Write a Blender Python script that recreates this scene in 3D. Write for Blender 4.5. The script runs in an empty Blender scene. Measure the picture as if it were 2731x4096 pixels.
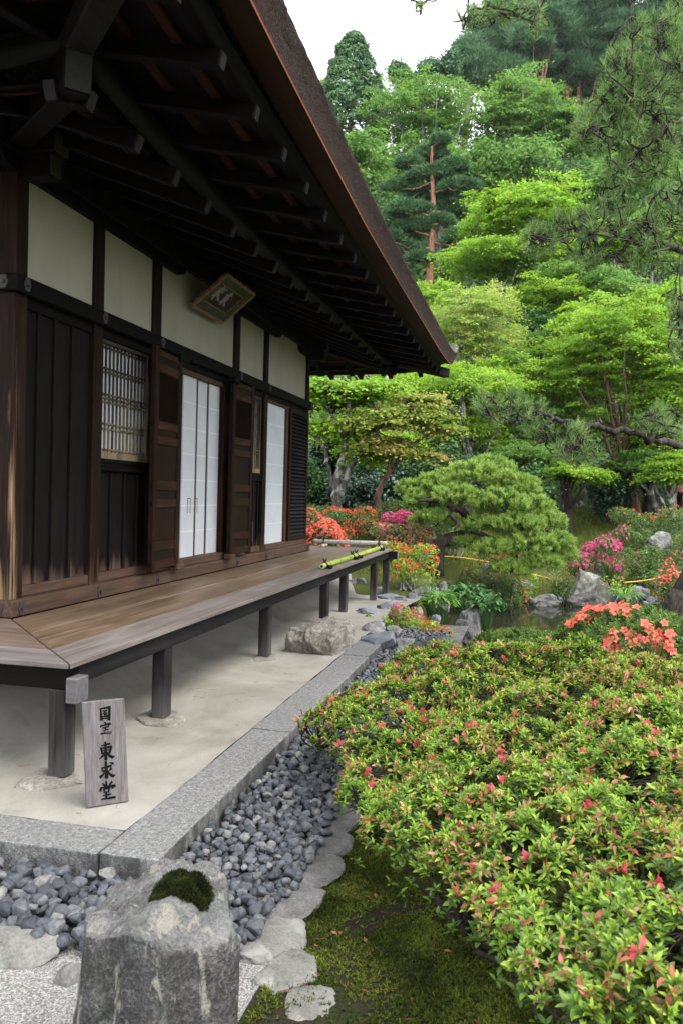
import bpy, bmesh, math, random
import numpy as np
from mathutils import Vector, noise as mnoise

# ------------------------------------------------------------------ camera, sky, sun, exposure
sc = bpy.context.scene
COL = sc.collection
CAM = Vector((-4.5398, -3.1924, 1.2817))
BAS = np.array([[0.226763, 0.015056, 0.973834], [-0.973589, 0.030725, 0.226231], [0.026515, 0.999414, -0.021625]])  # right, up, forward
FPX = 3260.6
cd = bpy.data.cameras.new('camera')
cam = bpy.data.objects.new('camera', cd); COL.objects.link(cam)
from mathutils import Matrix
m = Matrix.Identity(4)
for i in range(3):
    m[i][0] = BAS[i][0]; m[i][1] = BAS[i][1]; m[i][2] = -BAS[i][2]; m[i][3] = CAM[i]
cam.matrix_world = m
cd.sensor_fit = 'HORIZONTAL'; cd.sensor_width = 24.0; cd.lens = 24.0 * FPX / 2731.0
cd.clip_start = 0.05; cd.clip_end = 1500
cd.dof.use_dof = True; cd.dof.focus_distance = 5.0; cd.dof.aperture_fstop = 7.1
sc.camera = cam

SUN_EL, SUN_AZ = 57.0, -112.0        # azimuth measured from +X towards +Y
w = bpy.data.worlds.new('World'); sc.world = w; w.use_nodes = True
nt = w.node_tree; nt.nodes.clear()
out = nt.nodes.new('ShaderNodeOutputWorld'); bg = nt.nodes.new('ShaderNodeBackground')
sky = nt.nodes.new('ShaderNodeTexSky'); sky.sky_type = 'NISHITA'; sky.sun_disc = False
sky.sun_elevation = math.radians(SUN_EL); sky.sun_rotation = math.radians(90 - SUN_AZ)
sky.dust_density = 4.0; sky.air_density = 1.0; sky.ozone_density = 1.0
# thin bright overcast: cloud white laid over the sky colour
mix = nt.nodes.new('ShaderNodeMix'); mix.data_type = 'RGBA'
tc = nt.nodes.new('ShaderNodeTexCoord'); nz = nt.nodes.new('ShaderNodeTexNoise')
nz.inputs['Scale'].default_value = 2.2; nz.inputs['Detail'].default_value = 6
mr = nt.nodes.new('ShaderNodeMapRange'); mr.inputs[1].default_value = 0.3; mr.inputs[2].default_value = 0.7
mr.inputs[3].default_value = 0.72; mr.inputs[4].default_value = 0.97
nt.links.new(tc.outputs['Generated'], nz.inputs['Vector']); nt.links.new(nz.outputs['Fac'], mr.inputs[0])
nt.links.new(mr.outputs[0], mix.inputs[0]); nt.links.new(sky.outputs[0], mix.inputs[6])
mix.inputs[7].default_value = (12.0, 12.6, 13.4, 1)
nt.links.new(mix.outputs[2], bg.inputs['Color']); bg.inputs['Strength'].default_value = 0.085
nt.links.new(bg.outputs[0], out.inputs['Surface'])

sd = bpy.data.lights.new('sun', 'SUN'); sd.energy = 1.5; sd.angle = math.radians(34); sd.color = (1.0, 0.96, 0.9)
sun = bpy.data.objects.new('sun', sd); COL.objects.link(sun)
e, a = math.radians(SUN_EL), math.radians(SUN_AZ)
sun.rotation_euler = Vector((math.cos(e)*math.cos(a), math.cos(e)*math.sin(a), math.sin(e))).to_track_quat('Z', 'Y').to_euler()
sc.view_settings.view_transform = 'Standard'; sc.view_settings.look = 'None'
sc.view_settings.exposure = 1.7; sc.view_settings.gamma = 1.0; sc.view_settings.use_curve_mapping = False
sc.cycles.max_bounces = 6; sc.cycles.diffuse_bounces = 3; sc.cycles.transmission_bounces = 3; sc.cycles.glossy_bounces = 2
sc.cycles.use_denoising = True

# ------------------------------------------------------------------ helpers
def ray(px, py):                     # photograph pixel (1568 wide) -> direction per unit of depth
    v = np.array([(px*1.74171 - 1365.5)/FPX, -(py*1.74171 - 2048)/FPX, 1.0])
    return BAS @ v
def at(px, py, depth): return np.array(CAM) + ray(px, py)*depth
def unit(a): return a/np.maximum(np.linalg.norm(a, axis=-1, keepdims=True), 1e-9)
def mpp(depth): return depth*1.74171/FPX     # metres per photo pixel (1568 wide) at a depth
def lin(h):
    h = h.lstrip('#'); r = []
    for i in (0, 2, 4):
        c = int(h[i:i+2], 16)/255; r.append(c/12.92 if c <= .04045 else ((c+.055)/1.055)**2.4)
    return (*r, 1)
G = -0.13        # sand yard and kerb top
GR = -0.25       # gravel

def link(o, parent=None):
    COL.objects.link(o)
    if parent is not None: o.parent = parent
    return o
def tag(o, label=None, cat=None, group=None, kind=None):
    if label: o['label'] = label
    if cat: o['category'] = cat
    if group: o['group'] = group
    if kind: o['kind'] = kind
    return o
def empty(name, loc=(0, 0, 0), label=None, cat=None, group=None):
    o = bpy.data.objects.new(name, None); o.location = loc; o.empty_display_size = .1; link(o)
    return tag(o, label, cat, group)
def npmesh(name, V, faces_list, mats, mat_idx=None, smooth=False, parent=None, loc=None):
    """V (n,3); faces_list: list of int arrays (k, 3) or (k, 4)"""
    me = bpy.data.meshes.new(name)
    V = np.asarray(V, dtype=np.float32)
    if loc is not None: V = V - np.asarray(loc, dtype=np.float32)
    me.vertices.add(len(V)); me.vertices.foreach_set('co', V.ravel())
    fl = [np.asarray(f, dtype=np.int32) for f in faces_list if len(f)]
    nl = sum(f.size for f in fl); nf = sum(len(f) for f in fl)
    me.loops.add(nl); me.polygons.add(nf)
    me.loops.foreach_set('vertex_index', np.concatenate([f.ravel() for f in fl]))
    tot = np.concatenate([np.full(len(f), f.shape[1], dtype=np.int32) for f in fl])
    st = np.concatenate([[0], np.cumsum(tot)[:-1]]).astype(np.int32)
    me.polygons.foreach_set('loop_start', st)
    try: me.polygons.foreach_set('loop_total', tot)
    except Exception: pass
    if mat_idx is not None: me.polygons.foreach_set('material_index', np.asarray(mat_idx, dtype=np.int32))
    if smooth: me.polygons.foreach_set('use_smooth', np.ones(nf, dtype=bool))
    me.update(calc_edges=True)
    for mm in (mats if isinstance(mats, (list, tuple)) else [mats]): me.materials.append(mm)
    o = bpy.data.objects.new(name, me)
    if loc is not None and parent is None: o.location = loc
    return link(o, parent)

class MB:
    """collects boxes, prisms and tubes into one mesh"""
    def __init__(s): s.v = []; s.f = []
    def add(s, v, f):
        n = len(s.v); s.v += [tuple(map(float, p)) for p in v]; s.f += [tuple(i+n for i in q) for q in f]; return s
    def box(s, x0, x1, y0, y1, z0, z1):
        x0, x1 = sorted((x0, x1)); y0, y1 = sorted((y0, y1)); z0, z1 = sorted((z0, z1))
        v = [(x0,y0,z0),(x1,y0,z0),(x1,y1,z0),(x0,y1,z0),(x0,y0,z1),(x1,y0,z1),(x1,y1,z1),(x0,y1,z1)]
        return s.add(v, [(0,3,2,1),(4,5,6,7),(0,1,5,4),(1,2,6,5),(2,3,7,6),(3,0,4,7)])
    def bar(s, p, q, wd, h, up=(0, 0, 1)):
        p, q = Vector(p), Vector(q); d = (q-p).normalized(); r = d.cross(Vector(up)).normalized(); u = r.cross(d)
        v = []
        for c in (p, q):
            for a, b in ((-1,-1),(1,-1),(1,1),(-1,1)): v.append(c + r*a*wd/2 + u*b*h/2)
        return s.add(v, [(0,1,2,3),(7,6,5,4),(0,4,5,1),(1,5,6,2),(2,6,7,3),(3,7,4,0)])
    def prism(s, poly, axis, a0, a1):
        """polygon in the two other axes, extruded along axis from a0 to a1"""
        n = len(poly); v = []
        for a in (a0, a1):
            for (p, q) in poly: v.append({'x': (a, p, q), 'y': (p, a, q), 'z': (p, q, a)}[axis])
        f = [tuple(range(n))[::-1], tuple(range(n, 2*n))] + [(i, (i+1) % n, n+(i+1) % n, n+i) for i in range(n)]
        return s.add(v, f)
    def tube(s, pts, rad, n=8):
        V, F, T = tube_np(pts, rad, n); return s.add(V, [tuple(q) for q in F] + [tuple(q) for q in T])
    def build(s, name, mat, parent=None, bevel=0.0, smooth=False):
        me = bpy.data.meshes.new(name); me.from_pydata(s.v, [], s.f)
        bm = bmesh.new(); bm.from_mesh(me); bmesh.ops.recalc_face_normals(bm, faces=bm.faces)
        if bevel: bmesh.ops.bevel(bm, geom=list(bm.edges), offset=bevel, segments=1, affect='EDGES', clamp_overlap=True)
        bm.to_mesh(me); bm.free()
        if smooth:
            for p in me.polygons: p.use_smooth = True
        for mm in (mat if isinstance(mat, (list, tuple)) else [mat]): me.materials.append(mm)
        return link(bpy.data.objects.new(name, me), parent)

def tube_np(pts, rad, n=6, cap=True):
    P = np.asarray(pts, float); R = np.broadcast_to(np.asarray(rad, float), (len(P),))
    T = unit(np.gradient(P, axis=0)); ref = np.array([0.31, 0.17, 0.93]);
    V = []
    for i in range(len(P)):
        a = np.cross(T[i], ref)
        if np.linalg.norm(a) < .05: a = np.cross(T[i], [1, 0, 0])
        a /= np.linalg.norm(a); b = np.cross(T[i], a)
        th = np.arange(n)*2*math.pi/n
        V.append(P[i] + R[i]*(np.outer(np.cos(th), a) + np.outer(np.sin(th), b)))
    V = np.concatenate(V); F = []
    for i in range(len(P)-1):
        for j in range(n):
            k = (j+1) % n; F.append((i*n+j, i*n+k, (i+1)*n+k, (i+1)*n+j))
    tris = []
    if cap:
        V = np.vstack([V, P[:1], P[-1:]]); c0, c1 = len(V)-2, len(V)-1
        for j in range(n):
            k = (j+1) % n; tris.append((c0, k, j)); tris.append((c1, (len(P)-1)*n+j, (len(P)-1)*n+k))
    return V, np.array(F, int).reshape(-1, 4), np.array(tris, int).reshape(-1, 3)
class NP:
    """collects numpy quads and tris into one mesh"""
    def __init__(s): s.V = []; s.Q = []; s.T = []; s.n = 0
    def add(s, V, Q=None, T=None):
        s.V.append(V)
        if Q is not None and len(Q): s.Q.append(np.asarray(Q)+s.n)
        if T is not None and len(T): s.T.append(np.asarray(T)+s.n)
        s.n += len(V); return s
    def tube(s, pts, rad, n=6): return s.add(*tube_np(pts, rad, n))
    def build(s, name, mat, parent=None, smooth=False, loc=None):
        fl = []
        if s.Q: fl.append(np.concatenate(s.Q))
        if s.T: fl.append(np.concatenate(s.T))
        return npmesh(name, np.concatenate(s.V), fl, mat, None, smooth, parent, loc)
def curve(p0, p1, bend, n=6, rng=None, jit=0.0):
    p0, p1 = np.asarray(p0, float), np.asarray(p1, float); t = np.linspace(0, 1, n)[:, None]
    c = (p0+p1)/2 + np.asarray(bend, float)
    P = (1-t)**2*p0 + 2*t*(1-t)*c + t*t*p1
    if rng is not None and jit: P[1:-1] += rng.normal(0, jit, P[1:-1].shape)
    return P
def spline(pts, n=8):
    P = np.asarray(pts, float); P = np.vstack([2*P[0]-P[1], P, 2*P[-1]-P[-2]]); o = []
    for i in range(1, len(P)-2):
        for t in np.linspace(0, 1, n, endpoint=False):
            o.append(.5*((2*P[i]) + (-P[i-1]+P[i+1])*t + (2*P[i-1]-5*P[i]+4*P[i+1]-P[i+2])*t*t + (-P[i-1]+3*P[i]-3*P[i+1]+P[i+2])*t**3))
    o.append(P[-2]); return np.array(o)

# ------------------------------------------------------------------ materials
class Mat:
    def __init__(s, name):
        s.m = bpy.data.materials.new(name); s.m.use_nodes = True; s.t = s.m.node_tree
        s.b = s.t.nodes['Principled BSDF']; s.o = s.t.nodes['Material Output']
    def n(s, typ, **kw):
        nd = s.t.nodes.new(typ)
        for k, v in kw.items():
            if hasattr(nd, k): setattr(nd, k, v)
            else: nd.inputs[k.replace('_', ' ')].default_value = v
        return nd
    def l(s, a, b): s.t.links.new(a, b)
    def ramp(s, fac, stops):
        r = s.n('ShaderNodeValToRGB'); e = r.color_ramp.elements
        while len(e) < len(stops): e.new(.5)
        for i, (p, c) in enumerate(stops): e[i].position = p; e[i].color = c if len(c) == 4 else (*c, 1)
        s.l(fac, r.inputs[0]); return r.outputs[0]
    def coord(s, scale=(1, 1, 1), rot=(0, 0, 0), src='Object'):
        t = s.n('ShaderNodeTexCoord'); mp = s.n('ShaderNodeMapping')
        mp.inputs['Scale'].default_value = scale; mp.inputs['Rotation'].default_value = rot
        s.l(t.outputs[src], mp.inputs[0]); return mp.outputs[0]
    def noise(s, vec, scale, detail=4, rough=.55, dist=0):
        n = s.n('ShaderNodeTexNoise'); n.inputs['Scale'].default_value = scale; n.inputs['Detail'].default_value = detail
        n.inputs['Roughness'].default_value = rough; n.inputs['Distortion'].default_value = dist
        s.l(vec, n.inputs['Vector']); return n.outputs['Fac']
    def mix(s, fac, c1, c2, blend='MIX'):
        n = s.n('ShaderNodeMix'); n.data_type = 'RGBA'; n.blend_type = blend
        for v, i in ((fac, 0), (c1, 6), (c2, 7)):
            if hasattr(v, 'node'): s.l(v, n.inputs[i])
            else: n.inputs[i].default_value = v
        return n.outputs[2]
    def rng(s, v, a, b, c=0, d=1):
        n = s.n('ShaderNodeMapRange'); s.l(v, n.inputs[0])
        for i, x in enumerate((a, b, c, d)): n.inputs[i+1].default_value = x
        return n.outputs[0]
    def math(s, op, a, b=None):
        n = s.n('ShaderNodeMath'); n.operation = op
        for i, v in enumerate((a, b)):
            if v is None: continue
            if hasattr(v, 'node'): s.l(v, n.inputs[i])
            else: n.inputs[i].default_value = v
        return n.outputs[0]
    def bump(s, h, strength=.3, dist=.01):
        b = s.n('ShaderNodeBump'); b.inputs['Strength'].default_value = strength; b.inputs['Distance'].default_value = dist
        s.l(h, b.inputs['Height']); s.l(b.outputs[0], s.b.inputs['Normal'])
    def col(s, c):
        if hasattr(c, 'node'): s.l(c, s.b.inputs['Base Color'])
        else: s.b.inputs['Base Color'].default_value = c
        return s
    def rough(s, r, spec=.5):
        s.b.inputs['Roughness'].default_value = r; s.b.inputs['Specular IOR Level'].default_value = spec; return s

WK = .36
def wood(name, dark, mid, light, axis='x', ring=22, rough=.65, worn=None, bump=.25, blotch=.5, spec=.35, wk=1.0, wt=(.62, .84), wx=None):
    """timber with grain along one axis; each loose piece gets its own tone"""
    dark, mid, light = [tuple(x*WK*wk for x in c[:3])+(1,) for c in (dark, mid, light)]
    M = Mat(name); k = {'x': (.06, 1, 1), 'y': (1, .06, 1), 'z': (1, 1, .06)}[axis]
    geo = M.n('ShaderNodeNewGeometry')
    t = M.n('ShaderNodeTexCoord'); ad = M.n('ShaderNodeVectorMath'); ad.operation = 'MULTIPLY_ADD'
    cmb = M.n('ShaderNodeCombineXYZ')
    for i in range(3): M.l(geo.outputs['Random Per Island'], cmb.inputs[i])
    ad.inputs[1].default_value = (7.3, 5.1, 9.7); M.l(cmb.outputs[0], ad.inputs[0]); M.l(t.outputs['Object'], ad.inputs[2])
    mp = M.n('ShaderNodeMapping'); mp.inputs['Scale'].default_value = k; M.l(ad.outputs[0], mp.inputs[0])
    g1 = M.noise(mp.outputs[0], ring*2.2, 6, .62, .8); g2 = M.noise(mp.outputs[0], ring*.4, 4, .6, 1.2)
    big = M.noise(t.outputs['Object'], 1.7, 4, .6)
    f = M.math('ADD', M.math('MULTIPLY', g1, .6), M.math('MULTIPLY', g2, .4))
    c = M.ramp(f, [(.34, dark), (.5, mid), (.66, light)])
    tone = M.rng(geo.outputs['Random Per Island'], 0, 1, .75, 1.2)
    hsv = M.n('ShaderNodeHueSaturation'); M.l(tone, hsv.inputs['Value']); M.l(c, hsv.inputs['Color'])
    c2 = M.mix(M.math('MULTIPLY', M.rng(big, .42, .68), blotch), hsv.outputs[0], dark)
    if worn:
        (z0, z1), wc = worn
        sep = M.n('ShaderNodeSeparateXYZ'); M.l(t.outputs['Object'], sep.inputs[0])
        zz = M.rng(sep.outputs['Z'], z0, z1, 1, 0)
        wn = M.noise(mp.outputs[0], ring*.55, 5, .6, .4)
        msk = M.math('MULTIPLY', M.rng(M.math('ADD', wn, M.math('MULTIPLY', zz, .42)), *wt), .85)
        if wx: msk = M.math('MULTIPLY', msk, M.rng(M.math('ADD', sep.outputs['X'], M.math('MULTIPLY', wn, .06)), wx[1]+.03, wx[0]+.03))
        c2 = M.mix(msk, c2, wc)
    M.col(c2); M.rough(rough, spec); M.bump(f, bump, .004); return M.m
def stone(name, dark, mid, light, scale=6, rough=.85, bump=.5, bdist=.02, lichen=None, moss=None, grain=90, cobble=False, sk=.72):
    dark, mid, light = [tuple(x*sk for x in c[:3])+(1,) for c in (dark, mid, light)]; lichen = tuple(x*.7 for x in lichen[:3])+(1,) if lichen else None
    M = Mat(name); v = M.coord()
    n1 = M.noise(v, scale, 8, .65, .3); n2 = M.noise(v, grain, 3, .7); n3 = M.noise(v, scale*.35, 4, .5)
    f = M.math('ADD', M.math('MULTIPLY', n1, .62), M.math('MULTIPLY', n2, .38))
    c = M.ramp(f, [(.36, dark), (.5, mid), (.64, light)])
    if lichen:
        vo = M.noise(v, scale*1.6, 5, .55, .6)
        c = M.mix(M.math('MULTIPLY', M.rng(vo, .57, .63), .8), c, lichen)
    if moss:
        geo = M.n('ShaderNodeNewGeometry'); sp = M.n('ShaderNodeSeparateXYZ'); M.l(geo.outputs['Normal'], sp.inputs[0])
        up = M.math('ADD', M.rng(sp.outputs['Z'], .2, 1, 0, .35), n3)
        c = M.mix(M.rng(up, .78, .88), c, moss)
    M.col(c); M.rough(rough, .3); M.bump(f, bump, bdist); return M.m
def leafmat(name, c1, c2, c3, trans=.35, rough=.5, spec=.35, big=.5, bigscale=.8, wilt=None):
    M = Mat(name); geo = M.n('ShaderNodeNewGeometry'); t = M.n('ShaderNodeTexCoord')
    bn = M.noise(t.outputs['Object'], bigscale, 3, .5)
    r = M.math('ADD', M.math('MULTIPLY', geo.outputs['Random Per Island'], 1-big), M.math('MULTIPLY', M.rng(bn, .3, .7), big))
    stops = [(.12, c1), (.5, c2), (.88, c3)]
    c = M.ramp(r, stops)
    if wilt:
        c = M.mix(M.rng(geo.outputs['Random Per Island'], 1-wilt[1], 1-wilt[1]+.001), c, wilt[0])
    M.col(c); M.rough(rough, spec)
    tr = M.n('ShaderNodeBsdfTranslucent'); mx = M.n('ShaderNodeMixShader'); mx.inputs[0].default_value = trans
    M.l(c, tr.inputs[0]); M.l(M.b.outputs[0], mx.inputs[1]); M.l(tr.outputs[0], mx.inputs[2]); M.l(mx.outputs[0], M.o.inputs[0])
    return M.m
def plain(name, c, rough=.7, spec=.4, var=.25, scale=8, bump=0):
    M = Mat(name); v = M.coord(); n = M.noise(v, scale, 5, .6)
    d = tuple(x*(1-var) for x in c[:3]) + (1,); l_ = tuple(min(1, x*(1+var)) for x in c[:3]) + (1,)
    M.col(M.ramp(n, [(.3, d), (.7, l_)])); M.rough(rough, spec)
    if bump: M.bump(n, bump, .01)
    return M.m
def bark(name, dark, light, scale=14, lichen=None):
    M = Mat(name); v = M.coord((1, 1, .25)); n = M.noise(v, scale, 6, .65, .5)
    c = M.ramp(n, [(.38, dark), (.62, light)])
    if lichen: c = M.mix(M.rng(M.noise(M.coord(), scale*.3, 4, .6), .52, .58), c, lichen)
    M.col(c); M.rough(.9, .2); M.bump(n, .8, .03); return M.m

W_DARK = wood('dark_timber', (.006,.004,.003,1), (.014,.009,.006,1), (.028,.017,.011,1), 'x', wk=.42, spec=.10)
W_DARKY = wood('dark_timber_across', (.006,.004,.003,1), (.014,.009,.006,1), (.028,.017,.011,1), 'y', wk=.42, spec=.10)
W_RAFT = wood('rafter_timber', (.007,.004,.003,1), (.018,.010,.007,1), (.04,.018,.011,1), 'y', wk=.38, spec=.10)
W_POST = wood('pillar_timber', (.012,.006,.004,1), (.034,.016,.010,1), (.075,.034,.02,1), 'z', worn=((.4, 3.0), (.34,.23,.13,1)), wt=(.79, .93), wx=(.035, .075), spec=.12)
W_POST1 = W_POST
W_POST2 = wood('inner_pillar_timber', (.009,.006,.004,1), (.025,.014,.009,1), (.055,.028,.015,1), 'z', worn=((.5, 1.0), (.085,.04,.02,1)), wt=(.72, .95), spec=.10)
W_PLANK = wood('wall_plank_timber', (.007,.006,.006,1), (.016,.012,.011,1), (.032,.021,.017,1), 'z', ring=16, worn=((.62, .92), (.13,.08,.055,1)), wt=(.80, 1.06), spec=.10)
W_SILL = wood('sill_timber', (.06,.03,.017,1), (.15,.075,.042,1), (.25,.15,.10,1), 'x', ring=18, wk=1.1)
W_SILLY = wood('sill_timber_across', (.06,.03,.017,1), (.15,.075,.042,1), (.25,.15,.10,1), 'y', ring=18, wk=1.1)
W_LEAF = wood('door_timber', (.016,.008,.005,1), (.042,.018,.010,1), (.10,.042,.022,1), 'z', ring=16, spec=.10, wk=.8)
W_LEAFX = wood('door_rail_timber', (.016,.008,.005,1), (.042,.018,.010,1), (.10,.042,.022,1), 'x', ring=16, spec=.10, wk=1.6)
W_DECK = wood('veranda_timber', (.075,.047,.027,1), (.19,.124,.074,1), (.31,.235,.16,1), 'x', ring=14, rough=.5, bump=.35, blotch=.35, wk=1.6)
W_DECKY = wood('veranda_timber_across', (.10,.065,.048,1), (.22,.15,.11,1), (.34,.27,.21,1), 'y', ring=14, rough=.5, bump=.35, blotch=.35, wk=1.4)
W_DECKE = wood('weathered_board_timber', (.15,.12,.105,1), (.30,.25,.22,1), (.44,.40,.37,1), 'x', ring=12, rough=.55, bump=.4, blotch=.25, wk=1.1)
W_DECKEY = wood('weathered_board_timber_across', (.15,.12,.115,1), (.30,.26,.24,1), (.42,.40,.40,1), 'y', ring=12, rough=.55, bump=.4, blotch=.25, wk=1.1)
W_PURL = wood('purlin_timber', (.03,.029,.026,1), (.075,.072,.066,1), (.13,.125,.115,1), 'x', ring=8, spec=.12, wk=.32)
W_BEAM = wood('edge_beam_timber', (.012,.011,.011,1), (.03,.027,.026,1), (.06,.052,.05,1), 'x', ring=10, spec=.10)
W_DPOST = wood('deck_post_timber', (.018,.015,.014,1), (.05,.043,.042,1), (.11,.10,.10,1), 'z', ring=10, worn=((-.2, .3), (.10,.095,.09,1)), wt=(.74, 1.05), spec=.12)
W_GREY = wood('grey_end_timber', (.11,.10,.10,1), (.22,.205,.21,1), (.34,.32,.33,1), 'y', ring=20, wk=1.1)
W_SIGN = wood('sign_timber', (.15,.125,.12,1), (.29,.255,.25,1), (.43,.39,.39,1), 'z', ring=46, blotch=.1, bump=.4, wk=.95)
W_LATT = wood('pale_lattice_timber', (.03,.022,.015,1), (.075,.055,.034,1), (.15,.11,.065,1), 'z', ring=20, blotch=.3, worn=((1.45, 2.75), (.26,.19,.11,1)), wt=(.70, .92))  # lattice bars dark at the top, with paler streaks towards the bottom
W_SHOJI = wood('shoji_frame_timber', (.07,.03,.014,1), (.14,.06,.027,1), (.22,.11,.05,1), 'z', ring=18)
W_BATT = wood('reddish_batten_timber', (.03,.010,.006,1), (.07,.022,.012,1), (.12,.04,.02,1), 'x', ring=8, spec=.10)
W_END = plain('rafter_end_grain', (.020, .018, .016), .8, .2, .3, 30)
W_ORANGE = wood('fascia_board_timber', (.20,.06,.022,1), (.36,.115,.042,1), (.5,.19,.08,1), 'x', ring=10, bump=.1, wk=2.3)
W_SOFFIT = wood('soffit_board_timber', (.05,.018,.009,1), (.12,.045,.02,1), (.2,.08,.036,1), 'x', ring=8, wk=.62, spec=.12)
def plaster():
    M = Mat('wall_plaster'); v = M.coord(); n = M.noise(v, 1.6, 5, .6); n2 = M.noise(v, 60, 3, .6); n3 = M.noise(M.coord((1, 1, .22)), 3.5, 6, .65, .4); n4 = M.noise(v, 26, 5, .7)
    c = M.ramp(n, [(.3, (.285,.274,.215,1)), (.7, (.335,.322,.26,1))])
    c = M.mix(M.math('MULTIPLY', M.rng(n3, .5, .75), .38), c, (.20,.185,.135,1)); c = M.mix(M.math('MULTIPLY', M.rng(n4, .66, .74), .3), c, (.16,.145,.11,1))
    M.col(c); M.rough(.9, .2); M.bump(n2, .1, .004); return M.m
PLASTER = plaster()
def paper():
    M = Mat('shoji_paper'); v = M.coord(); n = M.noise(v, 3, 5, .6); n2 = M.noise(v, 14, 5, .7); n3 = M.noise(M.coord((1, 1, .3)), 60, 3, .6)
    c = M.ramp(n, [(.3, (.43,.44,.455,1)), (.7, (.50,.51,.53,1))]); c = M.mix(M.math('MULTIPLY', M.rng(n2, .55, .75), .2), c, (.38,.37,.34,1))
    M.col(c); M.rough(.85, .2); M.bump(M.math('ADD', n, M.math('MULTIPLY', n3, .15)), .25, .02)
    return M.m
PAPER = paper(); PAPER2 = plain('shoji_paper_overlap', (.58,.59,.61), .85, .2, .02, 4)
IRON = plain('old_iron', (.03,.024,.022), .6, .5, .4, 40)
INK = plain('black_ink', (.004,.004,.004), .8, .08, .2, 20)
CORD = plain('black_palm_cord', (.006,.006,.007), .8, .2, .3, 60)
def thatch(name='cypress_bark_edge'):
    M = Mat(name); v = M.coord((1, 1, 1)); n = M.noise(v, 90, 4, .7); n2 = M.noise(v, 300, 2, .6); n3 = M.noise(v, 2.0, 4, .6)
    f = M.math('ADD', M.math('MULTIPLY', n, .6), M.math('MULTIPLY', n2, .4))
    c = M.ramp(f, [(.38, (.015,.010,.008,1)), (.5, (.045,.030,.026,1)), (.63, (.125,.092,.082,1))])
    M.col(M.mix(M.math('MULTIPLY', M.rng(n3, .45, .7), .5), c, (.06,.03,.02,1))); M.rough(.95, .15); M.bump(f, 1.0, .02); return M.m
THATCH = thatch()
ROOF = stone('roof_bark_surface', (.035,.03,.026,1), (.09,.08,.072,1), (.2,.2,.19,1), 9, .95, .6, .02, lichen=(.28,.31,.27,1), moss=(.03,.05,.015,1))
def granite():
    M = Mat('kerb_granite'); v = M.coord(); n1 = M.noise(v, 150, 2, .6); n2 = M.noise(v, 46, 4, .65); n3 = M.noise(v, 5, 6, .65, .5); n4 = M.noise(M.coord((1, 1, .35)), 9, 6, .65, .4)
    f = M.math('ADD', M.math('MULTIPLY', n1, .5), M.math('MULTIPLY', n2, .5))
    c = M.ramp(f, [(.36, (.055,.055,.054,1)), (.47, (.12,.118,.115,1)), (.56, (.175,.172,.167,1)), (.66, (.29,.286,.278,1))])
    c = M.mix(M.math('MULTIPLY', M.rng(n3, .5, .7), .45), c, (.11,.108,.10,1))
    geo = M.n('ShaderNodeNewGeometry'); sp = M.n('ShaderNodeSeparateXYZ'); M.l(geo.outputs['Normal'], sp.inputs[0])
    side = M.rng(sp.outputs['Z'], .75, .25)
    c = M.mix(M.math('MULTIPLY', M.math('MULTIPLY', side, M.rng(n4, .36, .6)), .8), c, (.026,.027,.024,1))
    M.col(c); M.rough(.82, .3); M.bump(M.math('ADD', f, M.math('MULTIPLY', n3, .5)), .7, .010); return M.m
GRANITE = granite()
GRANITE2 = stone('step_rock_stone', (.09,.08,.066,1), (.24,.22,.185,1), (.42,.395,.345,1), 4, .9, .8, .03, grain=60)
ROCKG = stone('grey_garden_rock', (.07,.068,.066,1), (.19,.185,.178,1), (.38,.37,.355,1), 4, .85, .7, .03, lichen=(.38,.39,.37,1), sk=.95)
ROCKB = stone('blue_grey_rock', (.06,.068,.078,1), (.155,.17,.19,1), (.29,.31,.335,1), 3, .7, .5, .03, sk=.95)
ROCKD = stone('dark_garden_rock', (.035,.034,.033,1), (.10,.096,.09,1), (.24,.23,.215,1), 3, .8, .7, .03)
ROCKM = stone('mossy_garden_rock', (.05,.05,.042,1), (.15,.145,.125,1), (.34,.33,.30,1), 3, .85, .8, .03, lichen=(.33,.35,.30,1), moss=(.09,.10,.02,1), sk=.95)
FLAT = stone('flat_edging_stone', (.09,.084,.078,1), (.20,.19,.178,1), (.33,.315,.30,1), 6, .85, .5, .015, sk=.6)
FLATL = stone('pale_lichen_stone', (.15,.14,.125,1), (.30,.29,.26,1), (.42,.41,.38,1), 5, .85, .5, .015, lichen=(.33,.33,.30,1), sk=.5)
PEBBLE = stone('gravel_stone', (.07,.078,.09,1), (.155,.17,.195,1), (.30,.32,.345,1), 7, .7, .3, .01, grain=70)
def pebble():
    M = Mat('slate_blue_gravel'); geo = M.n('ShaderNodeNewGeometry'); v = M.coord(); n = M.noise(v, 45, 5, .65)
    c = M.ramp(geo.outputs['Random Per Island'], [(.0, (.026,.029,.035,1)), (.45, (.055,.060,.070,1)), (.8, (.085,.089,.097,1)), (1, (.155,.15,.14,1))])
    d = M.ramp(n, [(.35, (.62,.62,.62,1)), (.65, (1.35,1.35,1.35,1))])
    M.col(M.mix(1.0, c, d, 'MULTIPLY')); M.rough(.68, .4); M.bump(n, .5, .008); return M.m
PEBBLE = pebble()
def sandm():
    M = Mat('packed_sand'); v = M.coord(); n = M.noise(v, 1.1, 6, .62, .5); n2 = M.noise(v, 160, 3, .7); n3 = M.noise(v, 7, 4, .6, .6)
    f = M.math('ADD', M.math('MULTIPLY', n, .75), M.math('MULTIPLY', n2, .25))
    c = M.ramp(f, [(.36, (.15,.138,.116,1)), (.5, (.222,.208,.178,1)), (.64, (.275,.26,.227,1))])
    c = M.mix(M.math('MULTIPLY', M.rng(n3, .56, .74), .3), c, (.11,.10,.086,1))
    M.col(c); M.rough(.92, .2); h = M.math('ADD', M.math('MULTIPLY', n2, .3), M.math('MULTIPLY', n3, .7)); M.bump(h, .35, .02); return M.m
SAND = sandm()
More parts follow.
